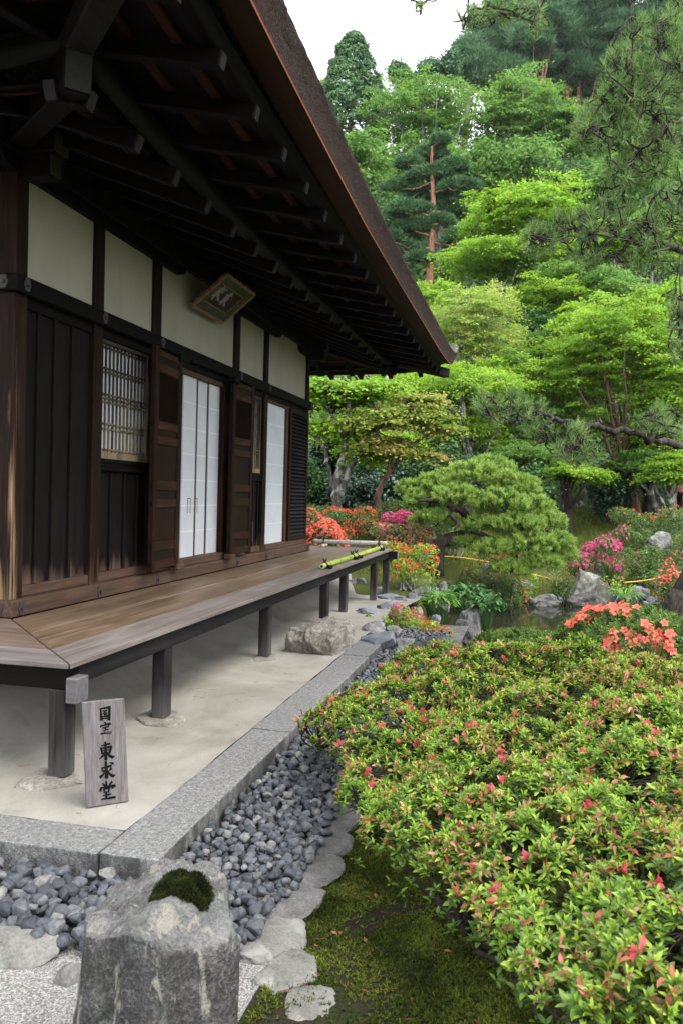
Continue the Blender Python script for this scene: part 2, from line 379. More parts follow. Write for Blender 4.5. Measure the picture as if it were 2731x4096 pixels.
def grit():
    M = Mat('fine_grey_grit'); v = M.coord(); vo = M.n('ShaderNodeTexVoronoi'); vo.inputs['Scale'].default_value = 190
    M.l(v, vo.inputs['Vector']); n = M.noise(v, 5, 3)
    sep = M.n('ShaderNodeSeparateColor'); M.l(vo.outputs['Color'], sep.inputs[0])
    c = M.ramp(sep.outputs[0], [(.0, (.085,.082,.078,1)), (.5, (.19,.185,.172,1)), (1, (.36,.345,.325,1))])
    M.col(M.mix(M.math('MULTIPLY', n, .25), c, (.2,.18,.15,1))); M.rough(.85, .3)
    M.bump(M.math('SUBTRACT', 1.0, vo.outputs['Distance']), .8, .006); return M.m
GRIT = grit()
def ground(name, soil, moss1, moss2, scale=2.2, thr=.5, fine=60):
    M = Mat(name); v = M.coord(); n = M.noise(v, scale, 6, .62, .6); n2 = M.noise(v, fine, 4, .65); n3 = M.noise(v, scale*.3, 3)
    mc = M.ramp(n2, [(.35, moss1), (.65, moss2)])
    sc_ = M.ramp(n2, [(.3, tuple(x*.6 for x in soil[:3])+(1,)), (.7, tuple(x*1.4 for x in soil[:3])+(1,))])
    c = M.mix(M.rng(M.math('ADD', n, M.math('MULTIPLY', n3, .3)), thr+.1, thr+.2), sc_, mc)
    M.col(c); M.rough(.95, .15); M.bump(M.math('ADD', M.math('MULTIPLY', n2, .5), n), .7, .04); return M.m
MOSSG = ground('moss_ground', (.032,.027,.014), (.03,.04,.008,1), (.075,.085,.016,1), .8, .34)
NEARG = ground('damp_soil_moss', (.026,.022,.014), (.010,.014,.004,1), (.03,.038,.008,1), 3.2, .50, 110)
HILLG = ground('hill_soil', (.03,.028,.018), (.012,.025,.006,1), (.03,.06,.014,1), .2, .4, 4)
def waterm():
    M = Mat('pond_water_surface'); v = M.coord((1, .5, 1)); n = M.noise(v, 3.5, 3, .5)
    M.col((.018,.018,.011,1)); M.rough(.06, .5); M.bump(n, .06, .03); M.b.inputs['IOR'].default_value = 1.33; return M.m
WATER = waterm()
BAMG = Mat('green_bamboo_skin'); _v = BAMG.coord((.2, 1, 1)); BAMG.col(BAMG.ramp(BAMG.noise(_v, 9, 4), [(.35, (.17,.25,.03,1)), (.65, (.32,.36,.06,1))])); BAMG.rough(.35, .5); BAMG = BAMG.m
BAMS = Mat('silvery_bamboo_skin'); _v = BAMS.coord((1, .2, 1)); BAMS.col(BAMS.ramp(BAMS.noise(_v, 9, 4), [(.35, (.30,.27,.23,1)), (.65, (.52,.50,.47,1))])); BAMS.rough(.35, .5); BAMS = BAMS.m
BAME = plain('bamboo_cut_end', (.55,.45,.28), .7, .3, .25, 30)
NODE = plain('bamboo_node_ring', (.10,.11,.05), .6, .3, .3, 30)
ROPEY = plain('yellow_straw_rope', (.65,.42,.07), .8, .2, .2, 40)
ROPEB = plain('brown_rope', (.12,.09,.06), .9, .2, .3, 40)

L_BROAD = leafmat('broadleaf_foliage', (.075,.175,.03,1), (.14,.28,.048,1), (.235,.385,.08,1), .55)
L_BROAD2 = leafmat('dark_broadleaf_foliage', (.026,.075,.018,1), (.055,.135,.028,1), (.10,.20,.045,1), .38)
L_MAPLE = leafmat('bright_maple_foliage', (.12,.25,.024,1), (.24,.41,.036,1), (.37,.53,.06,1), .56)
L_YMAPLE = leafmat('yellow_green_maple_foliage', (.12,.25,.02,1), (.23,.41,.03,1), (.36,.53,.05,1), .56)
L_PALE = leafmat('pale_maple_foliage', (.16,.27,.035,1), (.28,.41,.06,1), (.46,.46,.14,1), .5)
L_ORANGE = leafmat('orange_tinted_maple_foliage', (.14,.24,.03,1), (.28,.34,.06,1), (.50,.34,.14,1), .48, big=.65, bigscale=.9)
L_CEDAR = leafmat('cedar_foliage', (.03,.085,.026,1), (.07,.165,.05,1), (.14,.27,.085,1), .3, big=.35)
L_PINE = leafmat('pine_foliage', (.035,.09,.034,1), (.07,.155,.056,1), (.125,.235,.09,1), .3)
L_RIDGE = leafmat('ridge_pine_foliage', (.045,.11,.045,1), (.08,.17,.07,1), (.125,.24,.10,1), .35)
L_NEED = leafmat('near_pine_needles', (.04,.10,.028,1), (.12,.22,.06,1), (.32,.43,.14,1), .35, rough=.55, spec=.15, big=.3, bigscale=2)
L_TRIM = leafmat('clipped_pine_candles', (.17,.28,.05,1), (.32,.46,.085,1), (.48,.60,.15,1), .5, big=.3, bigscale=2.5)
L_TRIMD = leafmat('clipped_pine_old_needles', (.05,.12,.028,1), (.10,.20,.045,1), (.17,.29,.065,1), .4, big=.3)
L_CAM = leafmat('camellia_foliage', (.006,.026,.012,1), (.012,.045,.018,1), (.03,.085,.035,1), .12, rough=.35, spec=.5, big=.3)
L_AZ = leafmat('azalea_foliage', (.12,.24,.028,1), (.28,.43,.046,1), (.48,.60,.085,1), .45, rough=.42, spec=.35, big=.45, bigscale=9)
L_AZD = leafmat('old_azalea_foliage', (.045,.10,.02,1), (.11,.20,.036,1), (.22,.32,.06,1), .38, rough=.42, spec=.3, big=.45, bigscale=8)
L_AZM = leafmat('distant_azalea_foliage', (.035,.08,.018,1), (.08,.15,.028,1), (.16,.25,.05,1), .35, big=.3, bigscale=3)
L_WILT = leafmat('wilted_blossom', (.28,.09,.05,1), (.50,.19,.12,1), (.66,.38,.27,1), .45, rough=.8, spec=.1, big=.2, bigscale=6)
L_PINKB = leafmat('pink_blossom', (.58,.05,.09,1), (.72,.13,.17,1), (.80,.28,.28,1), .4, rough=.6, spec=.2)
L_CORAL = leafmat('coral_blossom', (.72,.10,.07,1), (.82,.17,.12,1), (.86,.28,.20,1), .4, rough=.6, spec=.2)
L_RED = leafmat('red_blossom', (.62,.035,.02,1), (.76,.075,.04,1), (.84,.15,.09,1), .4, rough=.6, spec=.2)
L_MAG = leafmat('magenta_blossom', (.62,.035,.18,1), (.76,.08,.28,1), (.84,.18,.38,1), .4, rough=.6, spec=.2)
L_SALM = leafmat('salmon_blossom', (.55,.16,.10,1), (.68,.28,.19,1), (.76,.40,.30,1), .4, rough=.6, spec=.2)
L_HOSTA = leafmat('broad_plant_foliage', (.06,.17,.025,1), (.13,.29,.04,1), (.24,.42,.07,1), .4, rough=.4)
L_HOSTAD = leafmat('dark_plant_foliage', (.025,.09,.022,1), (.055,.155,.034,1), (.11,.24,.055,1), .32, rough=.4)
L_GRASS = leafmat('grass_blades', (.08,.11,.02,1), (.15,.18,.035,1), (.25,.25,.07,1), .35)
L_MOSS = leafmat('star_moss', (.016,.024,.006,1), (.06,.082,.012,1), (.20,.24,.036,1), .3, rough=.85, spec=.1, big=.55, bigscale=5)
B_GREY = bark('grey_lichen_bark', (.05,.042,.035,1), (.15,.135,.115,1), 10, lichen=(.36,.37,.33,1))
B_DARK = bark('dark_bark', (.012,.010,.008,1), (.045,.036,.028,1), 12)
B_RED = bark('red_pine_bark', (.16,.065,.04,1), (.36,.17,.115,1), 8)
B_BROWN = bark('brown_bark', (.06,.035,.022,1), (.17,.105,.07,1), 10)
B_PINE = bark('near_pine_bark', (.014,.011,.009,1), (.075,.062,.052,1), 22)
B_PALE = bark('pale_bark', (.17,.165,.145,1), (.36,.35,.31,1), 6)

# ------------------------------------------------------------------ terrain, pond
def sstep(a, b, x):
    t = np.clip((x-a)/(b-a), 0, 1); return t*t*(3-2*t)
def height(x, y):
    x = np.asarray(x, float); y = np.asarray(y, float)
    s = (x-CAM.x)*.9738 + (y-CAM.y)*.2262
    L_ = np.interp(s, [-60, 11, 13, 15, 20, 25, 32, 45, 60, 100, 140, 400], [-.34, -.34, -.24, -.02, .45, 1.0, 2.4, 9, 19, 43, 50, 60])
    R_ = np.interp(s, [-60, 9, 12, 16.0, 17.2, 20, 25, 30, 36, 45, 60, 100, 140, 400], [-.34, -.34, -.45, -.55, -.40, -.02, .55, 1.15, 2.6, 7.5, 18, 46, 62, 78])
    k = sstep(-1.2, -3.2, y); z = L_*(1-k) + R_*k
    z = z + np.where(s > 34, (s-34)*np.clip(-y-4, -40, 40)*.0045, 0)
    z = z + .10*np.sin(x*.7+1)*np.cos(y*.6)*sstep(12, 18, s) + 1.2*np.sin(x*.13)*np.cos(y*.11+1)*sstep(34, 60, s)
    px_, py_ = (x-8.3)/4.1, (y+8.2)/6.3
    q = (np.abs(px_)**6 + np.abs(py_)**6)
    z = np.where(q < 1.35, np.minimum(z, -1.25 + .75*sstep(.75, 1.25, q)), z)
    return z
def gz(x, y): return float(height(x, y))
rr = np.concatenate([np.linspace(.3, 24, 110), np.geomspace(24.4, 190, 56)]); na = 240
th = np.linspace(0, 2*math.pi, na, endpoint=False)
X = CAM.x + np.outer(rr, np.cos(th)); Y = CAM.y + np.outer(rr, np.sin(th)); Z = height(X, Y) - .02
V = np.stack([X, Y, Z], -1).reshape(-1, 3); V = np.vstack([V, [[CAM.x, CAM.y, -.36]]])
i = np.arange(len(rr)-1)[:, None]; j = np.arange(na)[None]; k = (j+1) % na
Q = np.stack([i*na+j, (i+1)*na+j, (i+1)*na+k, i*na+k], -1).reshape(-1, 4)
Tt = np.stack([np.full(na, len(V)-1), np.arange(na), (np.arange(na)+1) % na], -1)
cen = V[Q].mean(1); s_ = (cen[:, 0]-CAM.x)*.9738 + (cen[:, 1]-CAM.y)*.2262
mi = np.where(s_ > 33, 1, 0); mi = np.concatenate([mi, np.zeros(na)])
terrain = npmesh('ground_terrain', V, [Q, Tt], [MOSSG, HILLG], mi, smooth=True); terrain['kind'] = 'structure'
n = 64; tt = np.linspace(0, 2*math.pi, n, endpoint=False); c_, s2 = np.cos(tt), np.sin(tt)
wv = np.stack([8.3+4.5*np.sign(c_)*np.abs(c_)**.34, -8.2+6.7*np.sign(s2)*np.abs(s2)**.34, np.full(n, -.75)], -1)
me = bpy.data.meshes.new('pond_water'); me.from_pydata([tuple(p) for p in wv], [], [tuple(range(n))]); me.materials.append(WATER)
pw = link(bpy.data.objects.new('pond_water', me)); pw['kind'] = 'structure'

# sand yard round the hall, its sheet slopes away at the far end
def sheet(name, x0, x1, y0, y1, nx, ny, zf, mat):
    xs, ys = np.linspace(x0, x1, nx), np.linspace(y0, y1, ny); XX, YY = np.meshgrid(xs, ys, indexing='ij')
    V = np.stack([XX, YY, zf(XX, YY)], -1).reshape(-1, 3)
    i = np.arange(nx-1)[:, None]; j = np.arange(ny-1)[None]
    Q = np.stack([i*ny+j, (i+1)*ny+j, (i+1)*ny+j+1, i*ny+j+1], -1).reshape(-1, 4)
    o = npmesh(name, V, [Q], mat, None, True); o['kind'] = 'structure'; return o
def nz2(x, y, f, sd=0.0):
    return np.vectorize(lambda a, b: mnoise.noise((a*f, b*f, sd)))(x, y)
def sandz(x, y):
    z = G - .004 - .15*sstep(4.6, 8.5, x) + .008*nz2(x, y, 2.1) + .004*nz2(x, y, 9)
    return z + .30*sstep(-.62, .15, y)*sstep(-.75, -.1, x)
sheet('sand_yard', -1.482, 9.3, -1.603, 8, 150, 110, sandz, SAND)
# strip of soil and moss beyond the gravel, sheet for the gravel bed, grit path
def nearz(x, y): return -.250 + .03*nz2(x, y, 1.3, 3) + .05*sstep(-2.6, -3.4, y)*sstep(3, 0, x)
sheet('moss_border', -2.6, 3.9, -6.5, -2.42, 60, 40, nearz, NEARG)
sheet('gravel_bed_floor', -2.12, 5.4, -2.5, -1.80, 40, 10, lambda x, y: x*0-.276, ROCKD)
sheet('gravel_bed_floor', -2.20, -1.70, -1.80, 6, 8, 20, lambda x, y: x*0-.262, ROCKD)
sheet('grit_path', -6, -2.05, -3.0, 6, 40, 50, lambda x, y: -.252+.008*nz2(x, y, 5, 1), GRIT)

# ------------------------------------------------------------------ the hall
hall = empty('temple_hall', (0, 0, 0), 'old dark timber hall with white plaster panels, deep bark eaves and open veranda', 'temple')
LX = 6.95; ZD = .4476
def part(name, mb, mat, bevel=0.0, label=None, parent=None, smooth=False):
    o = mb.build(name, mat, parent or hall, bevel, smooth)
    if label: o['label'] = label
    return o
# pillars
for (x0, x1) in ((0, .13), (.962, 1.092), (1.93, 2.075), (3.895, 4.045), (4.925, 5.06), (6.82, 6.95)):
    corner = x0 == 0
    part('pillar', MB().box(x0, x1, 0, .13, .5, 3.28), W_POST if corner else W_POST2, .006, 'corner pillar worn pale along its edge' if corner else None)
for y0 in (1.93, 3.9, 5.85): part('pillar', MB().box(0, .13, y0, y0+.13, .5, 3.28), W_POST2, .006)
part('pillar', MB().box(6.82, 6.95, 1.93, 2.06, .5, 3.28), W_POST2, .006)
for (x0, x1, y) in ((.965, 1.087, .01), (1.935, 2.07, .01), (3.905, 4.035, .01), (4.94, 5.055, .01)):
    part('upper_stud', MB().box(x0, x1, y, .12, 2.604, 3.40), W_DARK, .003)
# horizontal members
part('sill_beam', MB().box(-.05, LX+.05, -.05, .06, ZD+.002, .558), W_SILL, .008)
part('sill_beam', MB().box(-.05, .06, .0605, 6.9, ZD+.002, .556), W_SILLY, .008)
part('sill_beam', MB().box(LX-.06, LX+.05, .0605, 6.9, ZD+.002, .556), W_SILLY, .008)
part('lintel_beam', MB().box(-.05, LX+.05, -.05, .05, 2.50, 2.607), W_DARK, .006)
part('lintel_beam', MB().box(-.05, .05, .0505, 6.9, 2.502, 2.605), W_DARKY, .006)
part('lintel_beam', MB().box(LX-.05, LX+.05, .0505, 6.9, 2.502, 2.605), W_DARKY, .006)
part('wall_plate', MB().box(-.26, LX+.26, -.035, .13, 3.345, 3.49), W_DARK, .006)
part('wall_plate', MB().box(-.03, .135, -.27, -.0355, 3.352, 3.482).box(-.03, .135, .1305, 7, 3.352, 3.482), W_DARKY, .006)
part('wall_plate', MB().box(LX-.135, LX+.03, -.27, -.0355, 3.352, 3.482).box(LX-.135, LX+.03, .1305, 7, 3.352, 3.482), W_DARKY, .006)
def arm(x0, x1, round0, round1):
    """boat-shaped bracket arm under the wall plate, its ends rounded upward"""
    P = []
    if round0: P += [(x0+.14-.14*math.cos(t), 3.343-.092*math.sin(t)) for t in np.linspace(0, math.pi/2, 7)]
    else: P += [(x0, 3.343), (x0, 3.251)]
    if round1: P += [(x1-.14+.14*math.sin(t), 3.343-.092*math.cos(t)) for t in np.linspace(0, math.pi/2, 7)]
    else: P += [(x1, 3.251), (x1, 3.343)]
    return MB().prism([(a, b) for a, b in P], 'y', -.02, .12)
part('bracket_arm', arm(-.20, 2.53, True, True), W_DARK)
part('bracket_arm', arm(3.55, 5.50, True, True), W_DARK)
part('bracket_arm', arm(6.38, LX+.22, True, True), W_DARK)
part('bracket_arm', MB().box(.0, .12, -.23, -.0205, 3.21, 3.35), W_DARKY, .008)
part('bracket_arm', MB().box(LX-.12, LX, -.23, -.0205, 3.21, 3.35), W_DARKY, .008)
# end grain caps of the projecting beams
for x in (.0525, LX-.0525): part('beam_end', MB().box(x-.075, x+.075, -.278, -.2705, 3.36, 3.476).box(x-.055, x+.055, -.238, -.2305, 3.22, 3.345), W_END)
# plaster panels
for (x0, x1, zt) in ((.13, .963, 3.30), (1.089, 1.934, 3.30), (2.071, 3.904, 3.345), (4.036, 4.939, 3.345), (5.056, 6.82, 3.345)):
    part('plaster_panel', MB().box(x0, x1, .03, .08, 2.60, zt), PLASTER)
for (y0, y1) in ((.13, 1.93), (2.06, 3.9), (4.03, 5.85)):
    part('plaster_panel', MB().box(.03, .08, y0, y1, 2.60, 3.35), PLASTER)
    sp_s = part('side_shoji_screen', MB().box(.05, .07, y0, y1, .62, 2.45), PAPER)
    for q in range(5): MB().box(.038, .0495, y0+(y1-y0-.03)*q/4, y0+(y1-y0-.03)*q/4+.03, .621, 2.439).build('screen_stile', W_SHOJI, sp_s)
    part('side_track', MB().box(.02, .10, y0, y1, .55, .62), W_SILLY, .003); part('side_track', MB().box(.02, .10, y0, y1, 2.44, 2.50), W_DARKY, .003)
part('core_wall', MB().box(.16, LX-.16, .30, .34, .0, 3.4).box(.16, .2, .34, 6.8, .0, 3.4).box(LX-.2, LX-.16, .34, 6.8, .0, 3.4).box(.16, LX-.16, 6.8, 6.84, 0, 3.4), W_DARK)
part('back_lintel', MB().box(.13, 6.82, .02, .11, 2.43, 2.499), W_DARK, .004)
# plank bays
def plank_bay(x0, x1, z0, z1, battens, y=.045, bw=.028):
    n = max(2, round((x1-x0)/.21)); m_ = MB(); e_ = [x0] + list(battens) + [x1]
    for a_, b_ in zip(e_[:-1], e_[1:]): m_.box(a_+.001, b_-.001, y, y+.03, z0, z1)
    part('plank_wall', m_, W_PLANK)
    for b_ in battens: part('batten', MB().box(b_-bw/2, b_+bw/2, y-.022, y-.001, z0+.0005, z1), W_PLANK, .003)
plank_bay(.131, .961, .631, 2.43, (.305, .50, .715))
part('foot_rail', MB().box(.131, .961, .012, .09, .56, .63), W_SILL, .006)
plank_bay(1.093, 1.93, .631, 1.415, (1.32, 1.545, 1.77), y=.055)
part('foot_rail', MB().box(1.093, 1.93, .015, .095, .56, .63), W_SILL, .006)
plank_bay(4.046, 4.924, .631, 1.415, (4.27, 4.49, 4.70, 4.87), y=.055)
part('foot_rail', MB().box(4.046, 4.924, .015, .095, .56, .63), W_SILL, .006)
for (x0, x1) in ((1.093, 1.93), (4.046, 4.924)):
    # moulded ledge and lattice window
    part('window_ledge', MB().box(x0, x1, .0, .09, 1.415, 1.445).box(x0, x1, .02, .09, 1.4455, 1.475).box(x0, x1, .01, .09, 1.4755, 1.508), W_DARK, .004)
    wn = part('lattice_window', MB().box(x0, x1, .035, .085, 1.509, 1.565).box(x0, x1, .035, .085, 2.40, 2.43).box(x1-.03, x1, .036, .084, 1.5655, 2.3995), W_LATT, .003)
    part('window_paper', MB().box(x0, x1, .074, .078, 1.52, 2.42), PAPER, parent=wn)
    b = MB(); nb = int((x1-x0-.03)/.060)
    for q in range(nb): b.box(x0+.028+q*.060, x0+.046+q*.060, .060, .068, 1.566, 2.399)
    part('window_bars', b, W_LATT, parent=wn)
    c = MB()
    for zc in (1.583, 1.745, 1.785, 1.955, 1.985, 2.015, 2.185, 2.215, 2.375): c.box(x0, x1-.031, .054, .0595, zc-.0065, zc+.0065)
    part('window_cross_bars', c, W_LATT, parent=wn)
# hinged door leaves standing open against the wall
def door_leaf(hx, hy, fx, fy, label):
    """panelled leaf from hinge (hx, hy) to free end (fx, fy)"""
    wdt = math.hypot(fx-hx, fy-hy); ang = math.atan2(fy-hy, fx-hx)
    root = MB()
    lf = bpy.data.objects.new('door_leaf', None)
    # stiles are the leaf's own mesh
    z0, z1 = .605, 2.455; st = .075; t = .05
    mbs = MB().box(0, st, -t/2, t/2, z0-.02, z1+.02).box(wdt-st, wdt, -t/2, t/2, z0-.02, z1+.02)
    lf = mbs.build('door_leaf', W_LEAF, hall, .006); lf['label'] = label
    rails = [(z0, z0+.075), (z0+.155, z0+.235), (1.125, 1.205), (1.275, 1.36), (1.66, 1.735), (1.79, 1.865), (2.27, 2.345), (2.40, z1)]
    for a_, b_ in rails: MB().box(st+.0005, wdt-st-.0005, -t/2+.004, t/2-.004, a_, b_).build('door_rail', W_LEAFX, lf, .006)
    for (a_, b_) in ((z0+.075, z0+.155), (z0+.235, 1.125), (1.205, 1.275), (1.36, 1.66), (1.735, 1.79), (2.345, 2.40)):
        MB().box(st, wdt-st, -.008, .008, a_+.0005, b_-.0005).build('door_panel', W_LEAF, lf)
    la = MB(); x0, x1, za, zb = st, wdt-st, 1.865, 2.27; sp = .036
    for sgn in (1, -1):
        q = -(zb-za)
        while q < (x1-x0)+(zb-za):
            # diagonal bar clipped to the opening
            pts = []
            xa, xb = x0+q, x0+q+(zb-za)
            a0, a1 = max(xa, x0), min(xb, x1)
            if a1-a0 > .01:
                f = lambda xx: (za+(xx-xa)) if sgn == 1 else (zb-(xx-xa))
                la.bar((a0, .004*sgn, f(a0)), (a1, .004*sgn, f(a1)), .007, .012, (0, 1, 0))
            q += sp
    la.build('door_lattice', W_LEAF, lf)
    for zc in (.66, .80, 1.16, 1.31, 1.70, 1.83, 2.31): [MB().box(x_, x_+.0025, -.012, .012, zc-.02, zc+.02).build('tenon_end', W_DARK, lf) for x_ in (-.002, wdt-.0005)]
    lf.location = (hx, hy, 0); lf.rotation_euler = (0, 0, ang)
    return lf
door_leaf(2.30, -.078, 1.675, -.13, 'left door leaf swung open with diamond lattice in its top panel')
door_leaf(3.60, -.082, 4.235, -.088, 'far door leaf swung open with diamond lattice in its top panel')
for (x0, x1, z0, z1) in ((2.23, 2.36, .562, .615), (3.56, 3.69, .562, .615), (2.20, 2.40, 2.425, 2.495), (3.56, 3.72, 2.425, 2.495)):
    part('pivot_block', MB().box(x0, x1, -.135, -.0505, z0, z1), W_SILL if z0 < 1 else W_DARK, .008)
part('door_bolt', MB().tube([(4.22, -.13, .72), (4.22, -.13, .95)], .008).tube([(4.22, -.13, .78), (4.22, -.10, .78)], .006).tube([(4.22, -.13, .92), (4.22, -.10, .92)], .006), IRON)
# jambs, threshold and the paper screens in the doorway
part('door_jamb', MB().box(2.30, 2.43, .005, .12, .631, 2.43), W_LEAF, .004)
part('door_jamb', MB().box(3.62, 3.74, .005, .12, .631, 2.43), W_LEAF, .004)
part('plank_wall', MB().box(2.075, 2.30, .045, .075, .631, 2.43), W_PLANK)
part('plank_wall', MB().box(3.74, 3.895, .045, .075, .631, 2.43), W_PLANK)
part('door_track', MB().box(2.07, 3.9, -.01, .13, .559, .63), W_SILL, .005)
part('door_head', MB().box(2.43, 3.62, .02, .12, 2.385, 2.4295), W_SHOJI, .003)
def shoji(x0, x1, y, z0, z1, left=.012, right=.028, pulls=()):
    s_ = part('shoji_screen', MB().box(x0, x1, y, y+.018, z0, z1), PAPER)
    MB().box(x1-right, x1, y-.006, y-.0005, z0, z1).build('screen_stile', W_SHOJI, s_)
    if left: MB().box(x0, x0+left, y-.004, y-.0004, z0, z1).build('screen_edge', PAPER2, s_)
    n_ = 7
    for q in range(1, n_): MB().box(x0, x1-right-.001, y-.0012, y-.0003, z0+(z1-z0)*q/n_-.005, z0+(z1-z0)*q/n_+.005).build('paper_seam', PAPER2, s_)
    for (xa, xb) in pulls:
        p_ = MB().box(xa, xb, y-.003, y-.0006, 1.20, 1.206).box(xa, xa+.006, y-.003, y-.0006, 1.06, 1.1995).box(xb-.006, xb, y-.003, y-.0006, 1.06, 1.1995)
        p_.build('screen_pull', W_END, s_)
    return s_
shoji(2.431, 2.69, .075, .632, 2.384, 0, .006)
shoji(2.692, 3.03, .060, .632, 2.384, .0, .026, ((2.84, 2.91),))
shoji(3.032, 3.335, .075, .632, 2.384, 0, .026, ((3.045, 3.115),))
shoji(3.337, 3.619, .062, .632, 2.384, 0, .004)
part('door_track', MB().box(5.06, 6.82, -.012, .13, .559, .632), W_SILL, .005)
part('door_head', MB().box(5.06, 6.82, .0, .12, 2.40, 2.43), W_SHOJI, .003)
shoji(5.061, 5.86, .03, .634, 2.399, 0, .004)
part('screen_post', MB().box(5.862, 5.94, .0, .07, .634, 2.399), W_SHOJI, .004)
lv = part('louvre_door', MB().box(5.95, 6.03, -.03, .02, .634, 2.42).box(6.79, 6.86, -.03, .02, .634, 2.42).box(6.031, 6.789, -.028, .018, .634, .70).box(6.031, 6.789, -.028, .018, 2.36, 2.42), W_LEAF, .005)
lo = MB(); nl = 33
for q in range(nl):
    zc = .715 + q*(2.345-.715)/(nl-1); lo.add([(6.031,-.03,zc-.022),(6.789,-.03,zc-.022),(6.789,-.026,zc-.026),(6.031,-.026,zc-.026),(6.031,.005,zc+.018),(6.789,.005,zc+.018),(6.789,.010,zc+.014),(6.031,.010,zc+.014)],
        [(0,1,5,4),(3,7,6,2),(0,3,2,1),(4,5,6,7),(0,4,7,3),(1,2,6,5)])
lo.build('louvre_slats', W_BEAM, lv)
MB().box(6.031, 6.789, .012, .018, .70, 2.36).build('louvre_backing', W_DARK, lv)
# six-lobed nail covers
def nail_cover(x, y, z, axis):
    n_ = 24; pr_ = [(.028*(1+.22*abs(math.cos(3*t)))*math.cos(t), .040*(1+.18*abs(math.cos(3*t)))*math.sin(t)) for t in np.linspace(0, 2*math.pi, n_, endpoint=False)]
    b = MB()
    if axis == 'y': b.prism([(x+a_, z+c_) for a_, c_ in pr_], 'y', y-.006, y-.0005); b.prism([(x+a_*.4, z+c_*.3) for a_, c_ in pr_], 'y', y-.02, y-.0062)
    else: b.prism([(y+a_, z+c_) for a_, c_ in pr_], 'x', x-.006, x-.0005); b.prism([(y+a_*.4, z+c_*.3) for a_, c_ in pr_], 'x', x-.02, x-.0062)
    part('nail_cover', b, IRON)
for x in (.05, 1.02, 2.0, 3.97, 4.98, 6.88): nail_cover(x, -.05, .502, 'y'); nail_cover(x, -.05, 2.555, 'y')
for y in (.05, 2.0): nail_cover(-.05, y, .502, 'x'); nail_cover(-.05, y, 2.555, 'x')

# veranda floor with mitred corners
WV = 1.10; TH = .028; gp = .0055
cuts = [0.05, .456, .82, WV]
for q in range(3):
    a_, b_ = cuts[q]+gp/2, cuts[q+1]-gp/2; z0, z1 = ZD-TH, ZD - (.0012 if q == 1 else 0)
    mt = (W_DECK, W_DECKY) if q < 2 else (W_DECKE, W_DECKEY)
    segs = ([-1, 2.9, LX+1], [-1, 4.1, LX+1], [-1, 1.55, 3.85, LX+1])[q]
    for u0, u1 in zip(segs[:-1], segs[1:]):
        xa0 = -a_ if u0 == -1 else u0+gp/2; xb0 = -b_ if u0 == -1 else u0+gp/2
        xa1 = LX+a_ if u1 == LX+1 else u1-gp/2; xb1 = LX+b_ if u1 == LX+1 else u1-gp/2
        part('veranda_board', MB().prism([(xa0+gp, -a_), (xb0+gp, -b_), (xb1-gp, -b_), (xa1-gp, -a_)], 'z', z0, z1), mt[0], .004)
    for (xs, x0_) in ((-1, 0), (1, LX)):
        part('veranda_board', MB().prism([(x0_+xs*(a_), -a_+gp), (x0_+xs*(b_), -b_+gp), (x0_+xs*b_, 6.5), (x0_+xs*a_, 6.5)], 'z', z0, z1), mt[1], .004)
part('edge_beam', MB().box(-.962, LX+.962, -1.065, -.965, .315, ZD-TH-.0005), W_BEAM, .005)
part('edge_beam', MB().box(-1.065, -.9625, -1.062, 6.4, .312, ZD-TH-.0006), W_DARKY, .006)
part('edge_beam', MB().box(LX+.9625, LX+1.065, -1.20, 6.4, .30, ZD-TH-.0006), W_BEAM, .006)
part('beam_end', MB().box(-1.075, -.968, -1.125, -1.0625, .250, .372), W_GREY, .005)
part('beam_end', MB().box(LX+.964, LX+1.064, -1.2045, -1.2003, .3015, ZD-TH-.002), W_GREY, .002)
for x in (.08, 2.07, 4.12, 5.0, 6.98): part('joist', MB().box(x-.04, x+.04, -.964, .02, .33, ZD-TH-.001), W_DARKY)
PX = [-1.015, .085, 2.085, 4.13, 5.07, 7.0, 8.0]
PB = [-.115, -.12, -.12, -.16, -.165, -.27, -.245]
for x, zb in zip(PX, PB):
    part('deck_post', MB().box(x-.052, x+.052, -1.058, -.968, zb, .3115 if x < -1 else .2995 if x > 7.9 else .3145), W_DPOST, .008)
for y in (.9, 2.9): part('deck_post', MB().box(-1.06, -.97, y-.05, y+.05, -.115, .3115), W_DPOST, .008)
part('deck_post', MB().box(7.96, 8.06, .9, 1.0, -.26, .2995), W_DPOST, .008)

# ------------------------------------------------------------------ roof
EV = 1.90
# eave underside height along the long side (x), mirrored for the short sides
ex = np.array([-1.90, -1.5, -1.06, -.47, .32, 1.55, 3.3, 5.78, 7.26, 8.0, 8.4, 8.62, 8.85])
ez = np.array([3.62, 3.53, 3.476, 3.432, 3.387, 3.327, 3.306, 3.299, 3.300, 3.325, 3.37, 3.425, 3.55])
def eave_z(x): return np.interp(x, ex, ez)
def loop(off, dz):
    """closed loop of points round the four eaves, off metres outside the wall line"""
    P = []
    c0, c1 = -off, LX+off
    ts = np.concatenate([np.linspace(0, .12, 9), np.linspace(.15, .85, 26), np.linspace(.88, 1, 9)])
    def zs(t): return eave_z(-1.9+t*10.75)
    for t in ts[:-1]: P.append((c0+t*(c1-c0), c0, zs(t)+dz))
    for t in ts[:-1]: P.append((c1, c0+t*(c1-c0), zs(1-t)+dz))
    for t in ts[:-1]: P.append((c1-t*(c1-c0), c1, zs(t)+dz))
    for t in ts[:-1]: P.append((c0, c1-t*(c1-c0), zs(1-t)+dz))
    return np.array(P)
def loft(loops, name, mat, smooth=True, parent=hall):
    n_ = len(loops[0]); V = np.concatenate(loops); Q = []
    for i in range(len(loops)-1):
        for j in range(n_): k = (j+1) % n_; Q.append((i*n_+j, i*n_+k, (i+1)*n_+k, (i+1)*n_+j))
    return npmesh(name, V, [np.array(Q)], mat, None, smooth, parent)
